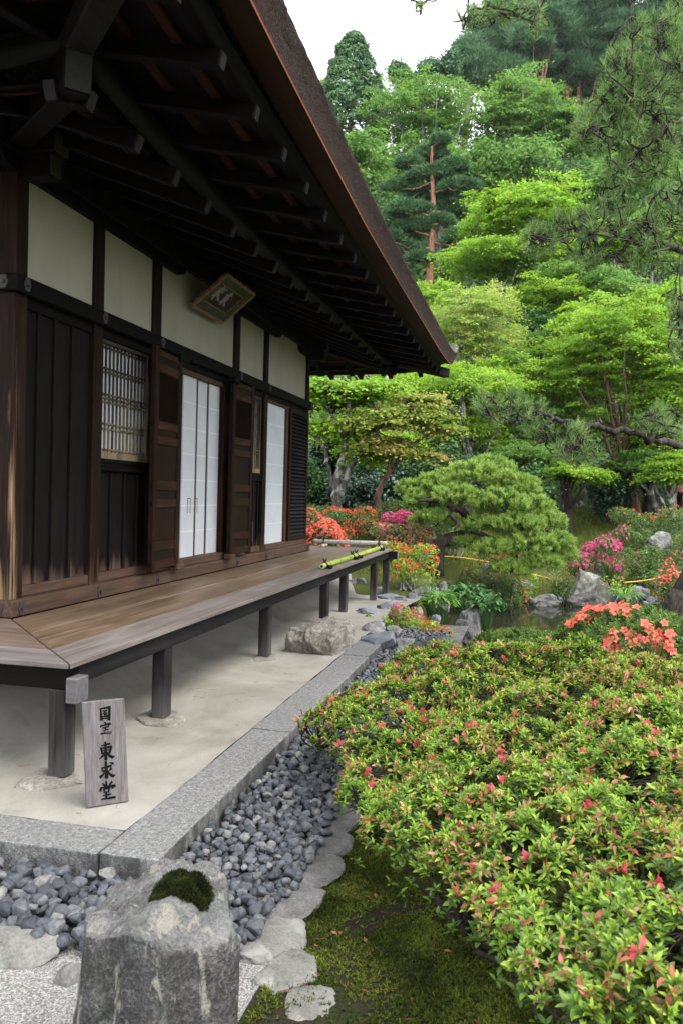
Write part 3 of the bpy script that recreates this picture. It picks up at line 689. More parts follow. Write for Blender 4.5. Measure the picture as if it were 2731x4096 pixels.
def settle(l0, amp, sd):
    r = np.random.default_rng(sd); return l0 + r.normal(0, amp, l0.shape)
loft([loop(EV-.17, .012), loop(EV+.002, .001)], 'eave_soffit', W_SOFFIT, False)
loft([loop(EV+.002, .001), loop(EV+.008, .007), loop(EV+.002, .011)], 'eave_board', W_ORANGE, False)
# bark edge, finely frayed
def dense(l, k=6):
    n_ = len(l); return np.concatenate([l[i] + (l[(i+1) % n_]-l[i])*np.linspace(0, 1, k, endpoint=False)[:, None] for i in range(n_)])
rg = np.random.default_rng(4)
bl = [dense(loop(EV+.003, .009))]
for q in range(1, 10):
    f = q/9; l_ = dense(loop(EV+.006+.062*f**1.4, .010+.175*f)); bl.append(l_ + rg.normal(0, .0022, l_.shape))
tp = dense(loop(EV+.055, .205)); tp[:, 2] += rg.normal(0, .0035, len(tp)); bl.append(tp)
loft(bl, 'bark_eave_edge', THATCH, False)
tops = [tp]
for off, dz in ((EV-.15, .26), (1.2, .44), (.4, .80), (-.6, 1.38), (-1.8, 2.25), (-2.8, 3.2), (-3.42, 3.9)):
    l_ = dense(loop(off, 0)); zr = 3.30 + (l_[:, 2]-3.30)*max(0, (off+.8)/(EV+.8)); l_[:, 2] = zr+dz+rg.normal(0, .006, len(l_)); tops.append(l_)
loft(tops, 'bark_roof_top', ROOF, True)
part('roof_ridge', MB().box(3.3, 3.65, 3.3, 3.65, 7.0, 7.5), W_BEAM, .05)
# dark boards above the rafters
def rz_base(o): return 3.575 - .385*o          # rafter centre height, o metres out from the wall
def rz_fly(o): return 3.385 - .205*(o-.9)
def lift(x): return np.interp(x, [-1.9, -1.0, .2, 1.6, 3.3, 7.2, 8.2, 8.85], [.17, .12, .08, .03, 0, 0, .04, .15])
def ring(off, z): c0, c1 = -off, LX+off; return np.array([(c0,c0,z),(c1,c0,z),(c1,c1,z),(c0,c1,z)])
def liftloop(off, z):
    l_ = loop(off, 0); base = loop(off, 0)[:, 2]; l_[:, 2] = z + np.clip((base-3.30)*.55, 0, .2); return l_
loft([ring(-.1, rz_base(-.1)+.056), ring(.92, rz_base(.92)+.056)], 'roof_boarding', W_DARK, False)
loft([liftloop(.88, rz_fly(.88)+.048), liftloop(1.70, rz_fly(1.70)+.048)], 'roof_boarding', W_DARK, False)
loft([liftloop(1.60, rz_fly(1.66)+.035), liftloop(1.70, rz_fly(1.68)+.03), liftloop(1.70, 3.30), liftloop(1.74, 3.318)], 'eave_purlin', W_DARK, False)
loft([liftloop(.96, 3.215), liftloop(1.035, 3.215), liftloop(1.035, 3.315), liftloop(.96, 3.315)], 'rafter_purlin', W_PURL, False)
# reddish battens running along the eaves above the rafters
for o_, z_ in ((.45, rz_base(.45)+.047), (.75, rz_base(.75)+.047)): loft([ring(o_-.03, z_), ring(o_+.03, z_-.022), ring(o_+.03, z_-.004), ring(o_-.03, z_+.018)], 'roof_batten', W_BATT, False)
for o_ in (1.22, 1.5): loft([liftloop(o_-.03, rz_fly(o_-.03)+.042), liftloop(o_-.03, rz_fly(o_)+.026), liftloop(o_+.03, rz_fly(o_)+.022), liftloop(o_+.03, rz_fly(o_)+.04)], 'roof_batten', W_BATT, False)
# rafters, one by one
def rafter(p, q, wd, h, nm='rafter'):
    o = MB().bar(p, q, wd, h).build(nm, W_RAFT, hall, .006)
    d = (Vector(q)-Vector(p)).normalized()
    b = MB().bar(Vector(q)+d*.0005, Vector(q)+d*.004, wd-.012, h-.012); b.build('rafter_end', W_END, o)
    return o
for k_ in range(-4, 19):
    x = .09 + k_*.4925
    if x < -1.6 or x > LX+1.62: continue
    o_in = 0.0 if 0 <= x <= LX else (abs(x) if x < 0 else x-LX)
    lf_ = float(np.clip((eave_z(x)-3.30)*.55, 0, .2))
    if o_in < .95: rafter((x, -o_in+.1*(o_in == 0), rz_base(o_in-.1*(o_in == 0))), (x, -1.035, rz_base(1.035)), .072, .098)
    if o_in < 1.6: rafter((x, -max(.85, o_in), rz_fly(max(.85, o_in))+lf_), (x, -1.715, rz_fly(1.715)+lf_), .066, .082)
for side in (-1, 1):
    for k_ in range(-3, 7):
        y = .09 + k_*.4925
        o_in = 0.0 if y >= 0 else -y
        if o_in > 1.6: continue
        x0 = 0 if side < 0 else LX; lf_ = float(np.clip((eave_z(y if side < 0 else LX-y)-3.30)*.55, 0, .2))
        if o_in < .95: rafter((x0+side*(o_in-.1*(o_in == 0)), y, rz_base(o_in-.1*(o_in == 0))), (x0+side*1.035, y, rz_base(1.035)), .072, .098)
        rafter((x0+side*max(.85, o_in), y, rz_fly(max(.85, o_in))+lf_), (x0+side*1.715, y, rz_fly(1.715)+lf_), .066, .082)
for (cx, sx) in ((0, -1), (LX, 1)):
    b = MB().bar((cx-sx*.1, .1, 3.52), (cx+sx*1.06, -1.06, 3.24), .135, .19, (0, 0, 1))
    part('hip_rafter', b, W_RAFT, .008)
    d = Vector((sx, -1, -.24)).normalized(); q = Vector((cx+sx*1.06, -1.06, 3.24))
    part('hip_rafter_end', MB().bar(q+d*.001, q+d*.008, .12, .175), W_END)
    zt = 3.29 if sx > 0 else 3.42
    part('hip_rafter', MB().bar((cx+sx*.92, -.92, 3.38), (cx+sx*1.80, -1.80, zt), .13, .14), W_BEAM, .01)

# ------------------------------------------------------------------ name plaque under the eaves
pq = empty('name_plaque', (2.96, -.2, 3.15), 'tilted wooden name plaque with scalloped gilt frame and worn white characters hung under the eaves', 'plaque')
PB0 = np.array([2.59, -.05, 3.03]); PU = np.array([.745, 0, 0]); PV = np.array([.02, -.325, .275]); PN = unit(np.cross(PU, PV))*1.0
def pqp(u, v, n_=0): return PB0 + PU*u + PV*v + PN*n_
Mi = hall.matrix_world
def pq_part(name, polys, mat):
    b = MB()
    for poly, n0, n1 in polys:
        k = len(poly); v = [pqp(u, v_, n0)-np.array(pq.location) for u, v_ in poly] + [pqp(u, v_, n1)-np.array(pq.location) for u, v_ in poly]
        b.add(v, [tuple(range(k))[::-1], tuple(range(k, 2*k))] + [(i, (i+1) % k, k+(i+1) % k, k+i) for i in range(k)])
    return b.build(name, mat, pq)
GILT = plain('old_gilding', (.17, .095, .04), .6, .5, .35, 25); GREENP = plain('faded_green_paint', (.05, .058, .032), .8, .3, .4, 14)
PBOARD = plain('dark_plaque_board', (.028, .018, .014), .7, .3, .4, 12); PWH = plain('worn_white_paint', (.26,.235,.23), .85, .2, .25, 40)
def inset(d0, d1):
    r = .745/.426
    o = [(d0, d0*r), (1-d0, d0*r), (1-d0, 1-d0*r), (d0, 1-d0*r)]; i_ = [(d1, d1*r), (1-d1, d1*r), (1-d1, 1-d1*r), (d1, 1-d1*r)]
    return [[o[k], o[(k+1) % 4], i_[(k+1) % 4], i_[k]] for k in range(4)]
pq_part('plaque_board', [([(.01, .01), (.99, .01), (.99, .99), (.01, .99)], -.02, .004)], PBOARD)
fr = pq_part('plaque_frame', [(p_, .0045, .03) for p_ in inset(.02, .115)], GREENP)
o = pq_part('inner_moulding', [(p_, .0045, .022) for p_ in inset(.1155, .135)], GILT)
sc_ = []
for (ua, va, ub, vb, nx, nv) in ((-.02, -.02, 1.02, -.02, 0, -1), (-.02, 1.02, 1.02, 1.02, 0, 1), (-.02, -.02, -.02, 1.02, -1, 0), (1.02, -.02, 1.02, 1.02, 1, 0)):
    L_ = 25; A = []; Bq = []
    for t in np.linspace(0, 1, L_):
        s_ = abs(math.sin(t*math.pi*(6 if nv else 4))); u, v_ = ua+(ub-ua)*t, va+(vb-va)*t
        A.append((u + nx*.025*s_, v_ + nv*.04*s_)); Bq.append((u - nx*.035, v_ - nv*.05))
    sc_.append((A + Bq[::-1], .008, .034))
pq_part('scalloped_edge', sc_, GILT)
def ribbon(b, pts, wid, fpos, lift_):
    """brush stroke: a thin raised ribbon with changing width"""
    P = np.asarray(pts, float)
    if len(P) > 2:
        d = np.linspace(0, len(P)-1, 4*(len(P)-1)+1); sp = spline(P, 4); wv = np.interp(d, np.arange(len(P)), wid)
    else: sp = np.linspace(P[0], P[1], 5); wv = np.interp(np.linspace(0, 1, 5), [0, 1], wid)
    T = unit(np.gradient(sp, axis=0)); N = np.stack([-T[:, 1], T[:, 0]], -1)
    E = sp + np.zeros_like(sp); E[0] -= T[0]*wv[0]*.35; E[-1] += T[-1]*wv[-1]*.35
    A = E + N*wv[:, None]/2; Bq = E - N*wv[:, None]/2; n_ = len(sp); v = []
    for hh in (0.0, lift_):
        v += [fpos(x, y, hh) for x, y in A] + [fpos(x, y, hh) for x, y in Bq]
    f = []
    for i in range(n_-1): f += [(2*n_+i, 2*n_+i+1, 3*n_+i+1, 3*n_+i), (i, i+1, 2*n_+i+1, 2*n_+i), (n_+i, 3*n_+i, 3*n_+i+1, n_+i+1)]
    f += [(0, 2*n_, 3*n_, n_), (n_-1, 2*n_-1, 4*n_-1, 3*n_-1)]
    b.add(v, f)
STA = [((770,345,12),(745,388,30)), ((700,395,40),(770,398,34)), ((785,400,20),(802,400,26)), ((722,415,26),(735,442,30)), ((690,430,36),(645,440,52)), ((655,440,50),(600,500,26),(558,552,10)), ((668,465,30),(660,545,36)), ((600,480,22),(548,492,16)),
       ((910,430,10),(872,470,50)), ((822,482,44),(800,520,62),(752,560,40)), ((845,480,22),(825,520,16)), ((742,565,30),(690,580,22)), ((766,570,26),(757,635,32)), ((720,590,20),(692,618,20)),
       ((640,310,20),(615,360,30),(560,395,14)), ((470,470,30),(500,445,20))]
# plaque pixel frame -> plaque plane: corners of the inner board
c00, c10, c01 = np.array([265., 630.]), np.array([730., 880.]), np.array([785., 170.])
Mq = np.linalg.inv(np.stack([c10-c00, c01-c00], 1))
b = MB()
for q, st in enumerate(STA):
    ribbon(b, [s_[:2] for s_ in st], [s_[2]*1.15 for s_ in st], lambda x, y, h: tuple(pqp(*(Mq @ (np.array([x, y])-c00)), .0045+h)-np.array(pq.location)), .001+.0001*q)
b.build('plaque_characters', PWH, pq)
MB().bar((2.75-2.96, -.02+.2, 3.30-3.15), (2.75-2.96, -.28+.2, 3.22-3.15), .02, .02).bar((3.2-2.96, -.02+.2, 3.30-3.15), (3.2-2.96, -.28+.2, 3.22-3.15), .02, .02).build('hanging_iron', IRON, pq)

# ------------------------------------------------------------------ upright wooden sign board
SL = np.array([-1.318, -1.329, G]); SR = np.array([-1.194, -1.466, G]); wv_ = unit(SR-SL); bk = np.array([.74, .67, 0])
SLT = SL + bk*.03 - wv_*.022 + [0, 0, .462]; SRT = SR + bk*.03 - wv_*.022 + [0, 0, .462]
sg = empty('sign_board', tuple((SL+SR)/2), 'weathered upright wooden board with black brush lettering, standing on the sand by the corner post', 'sign')
so = np.array(sg.location)
v = [SL, SR, SRT, SLT]; fwd = -bk
b = MB(); b.add([p-so for p in v] + [p-so+bk*.02 for p in v], [(0,1,2,3),(7,6,5,4),(0,4,5,1),(1,5,6,2),(2,6,7,3),(3,7,4,0)]); b.build('board', W_SIGN, sg, .002)
MB().bar((SL+SR)/2+bk*.022-so+[0,0,.33], (SL+SR)/2+bk*.16-so+[0,0,.005], .03, .015).build('prop', W_SIGN, sg)
CH = [
 [(783,530,14),(788,610,24),(795,708,30)], [(768,538,12),(850,522,22),(930,512,28)], [(926,508,28),(925,600,28),(918,702,34)], [(815,574,10),(880,562,20)], [(818,612,10),(885,602,16)], [(810,662,10),(895,650,20)], [(850,570,18),(850,655,18)], [(868,622,8),(885,638,16)], [(790,692,14),(925,680,14)],
 [(742+108,742,10),(866,768,22)], [(792,800,22),(782,826,12)], [(795,806,12),(865,788,18),(935,768,26)], [(935,772,24),(905,800,6)], [(815,840,8),(910,816,16)], [(825,874,8),(905,860,14)], [(785,930,12),(865,918,18),(942,908,22)], [(862,825,18),(862,920,18)], [(885,872,8),(905,892,18)],
 [(800,1116,12),(865,1102,18),(930,1084,22)], [(793,1150,20),(810,1235,22)], [(785,1162,12),(870,1146,18),(952,1132,26)], [(950,1138,28),(930,1230,20)], [(815,1196,10),(930,1180,14)], [(815,1232,10),(925,1222,14)], [(862,1064,22),(868,1200,30),(872,1328,34)], [(852,1235,26),(815,1282,20),(760,1326,4)], [(880,1226,12),(930,1272,28),(975,1292,34),(1011,1276,6)],
 [(805,1467,14),(880,1448,20),(950,1430,26)], [(938,1380,12),(985,1392,24)], [(870,1372,26),(880,1500,32),(885,1605,36)], [(885,1612,24),(850,1600,6)], [(808,1490,12),(838,1514,26)], [(850,1542,8),(822,1572,18),(788,1602,30)], [(955,1472,24),(908,1520,6)], [(890,1502,10),(940,1560,26),(985,1584,34),(1020,1570,6)],
 [(880,1674,18),(882,1730,26)], [(822,1706,12),(852,1732,24)], [(965,1682,24),(922,1730,10)], [(800,1770,20),(785,1815,24)], [(805,1772,12),(910,1752,20),(1012,1732,26)], [(1012,1738,26),(962,1785,6)], [(842,1788,14),(850,1840,18)], [(840,1792,10),(930,1772,18)], [(925,1778,18),(915,1830,14)], [(850,1840,12),(920,1827,12)], [(835,1887,8),(945,1864,18)], [(808,1946,12),(912,1930,18),(1015,1912,24)], [(880,1842,22),(882,1930,22)]]
def homog(src, dst):
    A = []
    for (x, y), (u, v_) in zip(src, dst): A += [[x,y,1,0,0,0,-u*x,-u*y,-u],[0,0,0,x,y,1,-v_*x,-v_*y,-v_]]
    return np.linalg.svd(np.array(A))[2][-1].reshape(3, 3)
Hs = homog([(485,440),(1165,372),(1237,1978),(572,2083)], [(0,1),(1,1),(1,0),(0,0)])
def sgp(x, y, h):
    q = Hs @ np.array([x, y, 1.]); u, v_ = q[0]/q[2], q[1]/q[2]
    p = SL*(1-u)*(1-v_) + SR*u*(1-v_) + SRT*u*v_ + SLT*(1-u)*v_
    return tuple(p - bk*(.0004+h) - so)
b = MB()
for q, st in enumerate(CH): ribbon(b, [s_[:2] for s_ in st], [s_[2]*1.5 for s_ in st], sgp, .0004+.00004*q)
b.build('lettering', INK, sg)
# ------------------------------------------------------------------ stones
_ico = {}
def ico(sub):
    if sub not in _ico:
        bm = bmesh.new(); bmesh.ops.create_icosphere(bm, subdivisions=sub, radius=1)
        _ico[sub] = (np.array([v.co[:] for v in bm.verts]), np.array([[v.index for v in f.verts] for f in bm.faces])); bm.free()
    return _ico[sub]
def rock_np(size, seed, sub=4, facets=9, rough=.10, box=.35, cut=(.55, .9), freq=1.6, top=None, strata=0):
    """irregular stone: sphere pushed towards a block, cut by random planes, roughened"""
    V, F = ico(sub); V = V.copy(); r = np.random.default_rng(seed)
    V = V/np.maximum(np.abs(V).max(1, keepdims=True)**box, .2)
    for _ in range(facets):
        d = unit(r.normal(size=3)*[1, 1, .7 if top else 1]); h = r.uniform(*cut); ex_ = np.maximum(V @ d - h, 0); V = V - ex_[:, None]*d*.92
    if top: V[:, 2] = np.where(V[:, 2] > top, top+(V[:, 2]-top)*.12, V[:, 2])
    o = r.uniform(-50, 50, 3)
    nn = np.array([mnoise.fractal((p*freq+o).tolist(), 1.0, 2.1, 6) for p in V])
    n2 = np.array([mnoise.noise((p*freq*5+o).tolist()) for p in V]); n3 = np.array([1-abs(mnoise.noise((p*freq*2.3+o).tolist()))*2 for p in V])
    V = V*(1 + rough*nn + rough*.30*n2 - rough*.35*np.maximum(n3, 0)**3)[:, None]
    if strata: V[:, 2] += strata*np.sin(V[:, 1]*3+V[:, 0]*16+4*nn)*np.maximum(0, V[:, 2])
    return V*np.asarray(size), F
def rock(name, loc, size, seed, mat, label, cat='rock', group=None, rotz=0, tilt=(0, 0), **kw):
    V, F = rock_np(size, seed, **kw)
    o = npmesh(name, V, [F], mat, None, True); o.location = tuple(loc); o.rotation_euler = (tilt[0], tilt[1], rotz)
    return tag(o, label, cat, group)
def block_np(x0, x1, y0, y1, z0, z1, r_, n_=14, amp=.006, seed=0):
    """dressed stone block with slightly worn arrises"""
    def grid(a, b): m_ = max(3, min(60, int((b-a)/.03))); return np.concatenate([[a, a+r_*.5, a+r_*1.4], np.linspace(a+r_*3, b-r_*3, m_), [b-r_*1.4, b-r_*.5, b]])
    gx, gy, gz_ = grid(x0, x1), grid(y0, y1), grid(z0, z1); nx, ny, nz = len(gx)-1, len(gy)-1, len(gz_)-1
    bm = bmesh.new(); mp = {}
    def vv(i, j, k):
        if (i, j, k) not in mp:
            p = np.array([gx[i], gy[j], gz_[k]]); c = np.clip(p, [x0+r_, y0+r_, z0+r_], [x1-r_, y1-r_, z1-r_])
            d = p-c; L_ = np.linalg.norm(d)
            if L_ > r_: p = c + d/L_*r_
            p = p + amp*np.array([mnoise.noise((p*7+seed).tolist()), mnoise.noise((p*7+seed+9).tolist()), mnoise.noise((p*9+seed+20).tolist())]) + amp*.35*np.array(mnoise.noise_vector((p*30+seed).tolist()))
            mp[(i, j, k)] = bm.verts.new(p)
        return mp[(i, j, k)]
    for i in range(nx):
        for j in range(ny):
            bm.faces.new([vv(i,j,nz),vv(i+1,j,nz),vv(i+1,j+1,nz),vv(i,j+1,nz)])
    for i in range(nx):
        for k in range(nz):
            bm.faces.new([vv(i,0,k),vv(i+1,0,k),vv(i+1,0,k+1),vv(i,0,k+1)]); bm.faces.new([vv(i,ny,k),vv(i,ny,k+1),vv(i+1,ny,k+1),vv(i+1,ny,k)])
    for j in range(ny):
        for k in range(nz):
            bm.faces.new([vv(0,j,k),vv(0,j,k+1),vv(0,j+1,k+1),vv(0,j+1,k)]); bm.faces.new([vv(nx,j,k),vv(nx,j+1,k),vv(nx,j+1,k+1),vv(nx,j,k+1)])
    return bm
def dressed(name, dims, mat, label, cat, group=None, r_=.012, seed=0, amp=.006):
    bm = block_np(*dims, r_, seed=seed, amp=amp); me = bpy.data.meshes.new(name); bm.to_mesh(me); bm.free()
    for p in me.polygons: p.use_smooth = True
    me.materials.append(mat); o = link(bpy.data.objects.new(name, me)); return tag(o, label, cat, group)
KG = 'granite kerb stones round the sand yard'
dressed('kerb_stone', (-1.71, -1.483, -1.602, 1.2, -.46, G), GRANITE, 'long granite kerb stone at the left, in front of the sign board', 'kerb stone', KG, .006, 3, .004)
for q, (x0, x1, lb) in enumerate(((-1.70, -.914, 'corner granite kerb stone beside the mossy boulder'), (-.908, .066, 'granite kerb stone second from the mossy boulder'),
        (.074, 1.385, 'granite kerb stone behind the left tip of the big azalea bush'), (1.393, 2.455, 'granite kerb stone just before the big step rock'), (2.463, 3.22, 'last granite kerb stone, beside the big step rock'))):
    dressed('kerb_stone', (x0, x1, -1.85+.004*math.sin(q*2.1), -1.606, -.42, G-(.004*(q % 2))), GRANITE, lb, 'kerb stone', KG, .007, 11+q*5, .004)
FG = 'flat foundation stones under the veranda posts'
for q, (x, zb, lb) in enumerate(((-1.015, -.115, 'flat foundation stone under the corner veranda post by the sign board'), (.085, -.12, 'flat foundation stone under the second veranda post'), (2.085, -.12, 'flat foundation stone under the veranda post before the step rock'))):
    V, F = rock_np((.20, .17, .045), 40+q, sub=4, facets=6, rough=.06, box=.6); o = npmesh('foundation_stone', V, [F], GRANITE2, None, True); o.location = (x, -1.013, zb-.038); tag(o, lb, 'foundation stone', FG)
# step rock
rock('step_rock', (2.77, -1.34, -.12), (.44, .28, .31), 12, GRANITE2, 'large rough flat-topped step rock in front of the veranda', 'rock', sub=6, facets=6, rough=.10, box=.55, cut=(.7, .98), rotz=-.12, top=.62, strata=.035)
# tall foreground boulder with moss cushion
rb = np.random.default_rng(8)
V, F = ico(6); V = V.copy(); V = V/np.maximum(np.abs(V).max(1, keepdims=True)**.72, .2)
for d, h in (((.02, .16, 1), .90), ((-.25, -.3, 1), .98), ((-.9, .45, .12), .86), ((-.8, -.6, .15), .90), ((.3, -.95, .05), .88), ((-.2, .95, .12), .88), ((.8, .3, .2), .92), ((-.9, -.15, .55), 1.10), ((-.1, -.85, .55), 1.12), ((.2, .8, .6), 1.10)):
    d = unit(np.array(d, float)); V = V - np.maximum(V @ d - h, 0)[:, None]*d
nn = np.array([mnoise.fractal((p*1.5+np.array([3, 7, 1.])).tolist(), 1.0, 2.0, 6) for p in V]); n3 = np.array([mnoise.ridged_multi_fractal((p*np.array([2.2, 2.2, .9])+5).tolist(), 1, 2, 4, 1, 2) for p in V])
V = V*(1+.055*nn-.045*(n3-1))[:, None]*np.array([.225, .208, .37]); kz = (V[:, 2]+.37)/.72
V[:, :2] *= (1.10-.10*kz)[:, None]
V[:, 1] += .0*kz; V[:, 2] = np.where(V[:, 2] > 0, V[:, 2]*1.0, V[:, 2])
BOULD = Mat('lichened_boulder_stone'); v_ = BOULD.coord(); a1 = BOULD.noise(v_, 7, 9, .68, .4); a2 = BOULD.noise(BOULD.coord((1, 1, .45)), 16, 6, .65, .5); a3 = BOULD.noise(v_, 110, 3, .7); a4 = BOULD.noise(BOULD.coord((1,1,.6)), 9, 6, .6, 1.0)
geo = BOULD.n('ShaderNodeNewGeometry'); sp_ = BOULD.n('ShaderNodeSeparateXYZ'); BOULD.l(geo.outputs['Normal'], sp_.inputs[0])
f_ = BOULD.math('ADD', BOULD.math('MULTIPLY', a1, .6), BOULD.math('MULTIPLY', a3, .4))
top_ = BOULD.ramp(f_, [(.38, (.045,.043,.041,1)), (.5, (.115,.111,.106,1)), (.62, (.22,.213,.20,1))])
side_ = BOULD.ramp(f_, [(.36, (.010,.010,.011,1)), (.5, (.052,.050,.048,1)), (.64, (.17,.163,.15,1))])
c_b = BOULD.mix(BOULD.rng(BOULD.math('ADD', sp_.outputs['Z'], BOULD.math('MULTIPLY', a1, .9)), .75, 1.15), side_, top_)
c_b = BOULD.mix(BOULD.math('MULTIPLY', BOULD.rng(a2, .54, .60), .8), c_b, (.27,.252,.21,1))
c_b = BOULD.mix(BOULD.math('MULTIPLY', BOULD.rng(a4, .56, .64), .45), c_b, (.14,.165,.155,1))
BOULD.col(c_b); BOULD.rough(.88, .25); BOULD.bump(BOULD.math('ADD', BOULD.math('ADD', a1, BOULD.math('MULTIPLY', a3, .35)), BOULD.math('MULTIPLY', a2, .8)), 1.0, .04)
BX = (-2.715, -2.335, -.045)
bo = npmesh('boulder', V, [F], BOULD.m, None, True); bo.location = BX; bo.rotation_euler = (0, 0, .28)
tag(bo, 'tall lichen-streaked standing boulder with a moss cushion on top', 'rock')
Vb = V.copy(); cz, sz = math.cos(.28), math.sin(.28)
Wb = np.stack([Vb[:, 0]*cz-Vb[:, 1]*sz+BX[0], Vb[:, 0]*sz+Vb[:, 1]*cz+BX[1], Vb[:, 2]+BX[2]], -1)
def boulder_top(x, y):
    d = (Wb[:, 0]-x)**2 + (Wb[:, 1]-y)**2 + (Wb[:, 2] < .1)*9; return Wb[np.argmin(d), 2]
# the rest of the small stones by the path
rock('path_rock', (-2.20, -1.60, -.245), (.085, .15, .06), 21, FLATL, 'pale flat rock on the grit path at the far left', 'rock', sub=4, facets=7, box=.5, rotz=.2)
rock('path_rock', (-2.27, -1.85, -.27), (.05, .06, .06), 22, FLAT, 'small grey rock wedged beside the tall boulder', 'rock', sub=4)
EG = 'flat edging stones between gravel and moss'
for q, (x, y, sx, sy, rz, mt, lb) in enumerate((
        (-.86, -2.36, .19, .085, .05, FLAT, 'grey edging stone farthest along the gravel, half under the azalea'),
        (-1.13, -2.385, .115, .09, -.1, FLAT, 'grey edging stone second from the azalea end of the row'),
        (-1.37, -2.39, .125, .10, .2, FLAT, 'long flat grey edging stone in the middle of the row'),
        (-1.64, -2.37, .13, .095, -.05, FLAT, 'broad flat grey edging stone beside the clean gravel'),
        (-1.90, -2.37, .12, .105, .3, FLATL, 'edging stone blotched with pale lichen'),
        (-2.08, -2.50, .105, .08, -.3, FLATL, 'pale lichened edging stone nearest the boulder'),
        (-2.22, -2.60, .08, .065, .2, FLATL, 'small pale half-buried stone in the moss'))):
    rock('edging_stone', (x, y, -.252), (sx*1.22, sy*1.2, .06), 60+q, mt, lb, 'edging stone', EG, rz, sub=5, facets=9, box=.45, cut=(.75, 1.05), rough=.09, top=.30)

# gravel: angular slate-blue stones heaped in the two beds
rg = np.random.default_rng(5); protos = []
for q in range(14):
    bm = bmesh.new()
    for p in unit(rg.normal(size=(17, 3)))*rg.uniform(.82, 1.05, (17, 1))*np.array([1, .86, .74]): bm.verts.new(p)
    r_ = bmesh.ops.convex_hull(bm, input=list(bm.verts)); bmesh.ops.delete(bm, geom=[g_ for g_ in r_['geom_interior'] if isinstance(g_, bmesh.types.BMVert)], context='VERTS')
    bmesh.ops.bevel(bm, geom=list(bm.edges), offset=.13, segments=1, affect='EDGES', clamp_overlap=True)
    bmesh.ops.triangulate(bm, faces=list(bm.faces)); bm.verts.index_update()
    protos.append((np.array([v.co[:] for v in bm.verts]), np.array([[v.index for v in f.verts] for f in bm.faces]))); bm.free()
def rotm(r):
    q = unit(r.normal(size=4)); a, b_, c, d = q
    return np.array([[1-2*(c*c+d*d), 2*(b_*c-a*d), 2*(b_*d+a*c)], [2*(b_*c+a*d), 1-2*(b_*b_+d*d), 2*(c*d-a*b_)], [2*(b_*d-a*c), 2*(c*d+a*b_), 1-2*(b_*b_+c*c)]])
gv = NP()
def gravel(x0, x1, y0f, y1f, step, sz, zf=-.252):
    x = x0
    while x < x1:
        y0, y1 = y0f(x), y1f(x); y = y0
        while y < y1:
            for lay in range(2):
                s_ = sz*rg.uniform(.62, 1.28); px_, py_ = x+rg.normal(0, step*.28), y+rg.normal(0, step*.28)
                if py_ < -2.36 and px_ > -2.0: continue
                Vp, Fp = protos[rg.integers(len(protos))]; R_ = rotm(rg)
                W_ = (Vp*s_) @ R_.T; W_[:, 2] *= .85
                gv.add(W_ + [px_, py_, zf+.028*lay+rg.uniform(0, .020) + .02*math.exp(-((py_+1.9)/.1)**2)], None, Fp)
            y += step
        x += step
gravel(-1.72, 4.6, lambda x: -2.36 - .04*math.sin(x*3), lambda x: -1.87, .042, .0295)
gravel(-2.14, -1.745, lambda x: -2.30, lambda x: -1.05 if x > -2.0 else -1.42, .053, .038, -.230)
gravel(-2.14, -1.745, lambda x: -1.05, lambda x: .8, .058, .038, -.230)
tag(gv.build('gravel', PEBBLE), 'loose slate-blue angular gravel filling the drip bed below the kerb', 'gravel', None, 'stuff')

# rocks along the pond and by the far end of the veranda (photo position, depth -> real place)
def rpx(px, py, wpx, hpx, depth, seed, mat, label, dz=0, ry=1.0, name='garden_rock', **kw):
    kw.setdefault('rough', .16); kw.setdefault('facets', 12); kw.setdefault('sub', 5); kw.setdefault('cut', (.45, .85))
    c = at(px, py, depth); k = mpp(depth); sx, sz_ = wpx*k, hpx*k
    zb = gz(c[0], c[1]); zb = max(zb, -.95)
    top = c[2]+sz_; bot = max(min(zb-.10, c[2]-sz_), c[2]-2.2*sz_)
    return rock(name, (c[0], c[1], (top+bot)/2), (sx*ry, sx, (top-bot)/2), seed, mat, label, 'rock', rotz=math.atan2(BAS[1][2], BAS[0][2]), **kw)
rpx(1075, 1422, 40, 50, 11.6, 101, ROCKG, 'pointed grey rock standing at the near pond edge beside broad-leaved plants', facets=12)
rpx(1062, 1448, 44, 26, 11.2, 102, ROCKD, 'dark purplish rock at the waterline under the pointed grey rock')
rpx(985, 1372, 52, 24, 13.0, 103, ROCKG, 'broad rounded pale rock behind the small pink and red azalea', box=.2, facets=4)
rpx(842, 1408, 46, 26, 9.9, 104, ROCKB, 'layered pale blue-grey rock under the veranda posts', facets=12)
rpx(893, 1392, 34, 15, 10.4, 105, ROCKB, 'flat blue-grey rock between two far veranda posts')
rpx(893, 1372, 44, 15, 12.2, 106, ROCKB, 'low grey slab under the last veranda post', box=.5)
rpx(872, 1354, 22, 10, 12.9, 107, ROCKG, 'small grey rock just behind the last veranda post')
rpx(862, 1470, 48, 26, 7.9, 108, ROCKB, 'smooth blue-grey slab at the end of the granite kerb', box=.5, facets=6, rough=.05)
rpx(985, 1497, 82, 34, 7.6, 109, ROCKD, 'long dark water-worn boulder at the end of the gravel bed', rough=.14, facets=5)
rpx(930, 1478, 30, 20, 7.9, 110, ROCKG, 'light grey rock between the blue slab and the dark boulder')
rpx(848, 1446, 46, 20, 8.6, 111, ROCKG, 'brownish flat rock just behind the step rock')
rpx(905, 1447, 26, 14, 8.9, 112, ROCKG, 'small knobbly rock in front of the pink and red azalea')
for q, (px, py, wd, hh, lb) in enumerate(((795, 1341, 14, 9, 'small pale rock seen between the veranda posts, first of the row'), (812, 1333, 12, 9, 'small upright rock seen between the veranda posts'), (832, 1338, 16, 11, 'blue-grey rock seen between the veranda posts'), (818, 1352, 20, 10, 'low pale rock nearest the sand between the veranda posts'))):
    rpx(px, py, wd, hh, 13.6, 120+q, ROCKG, lb)
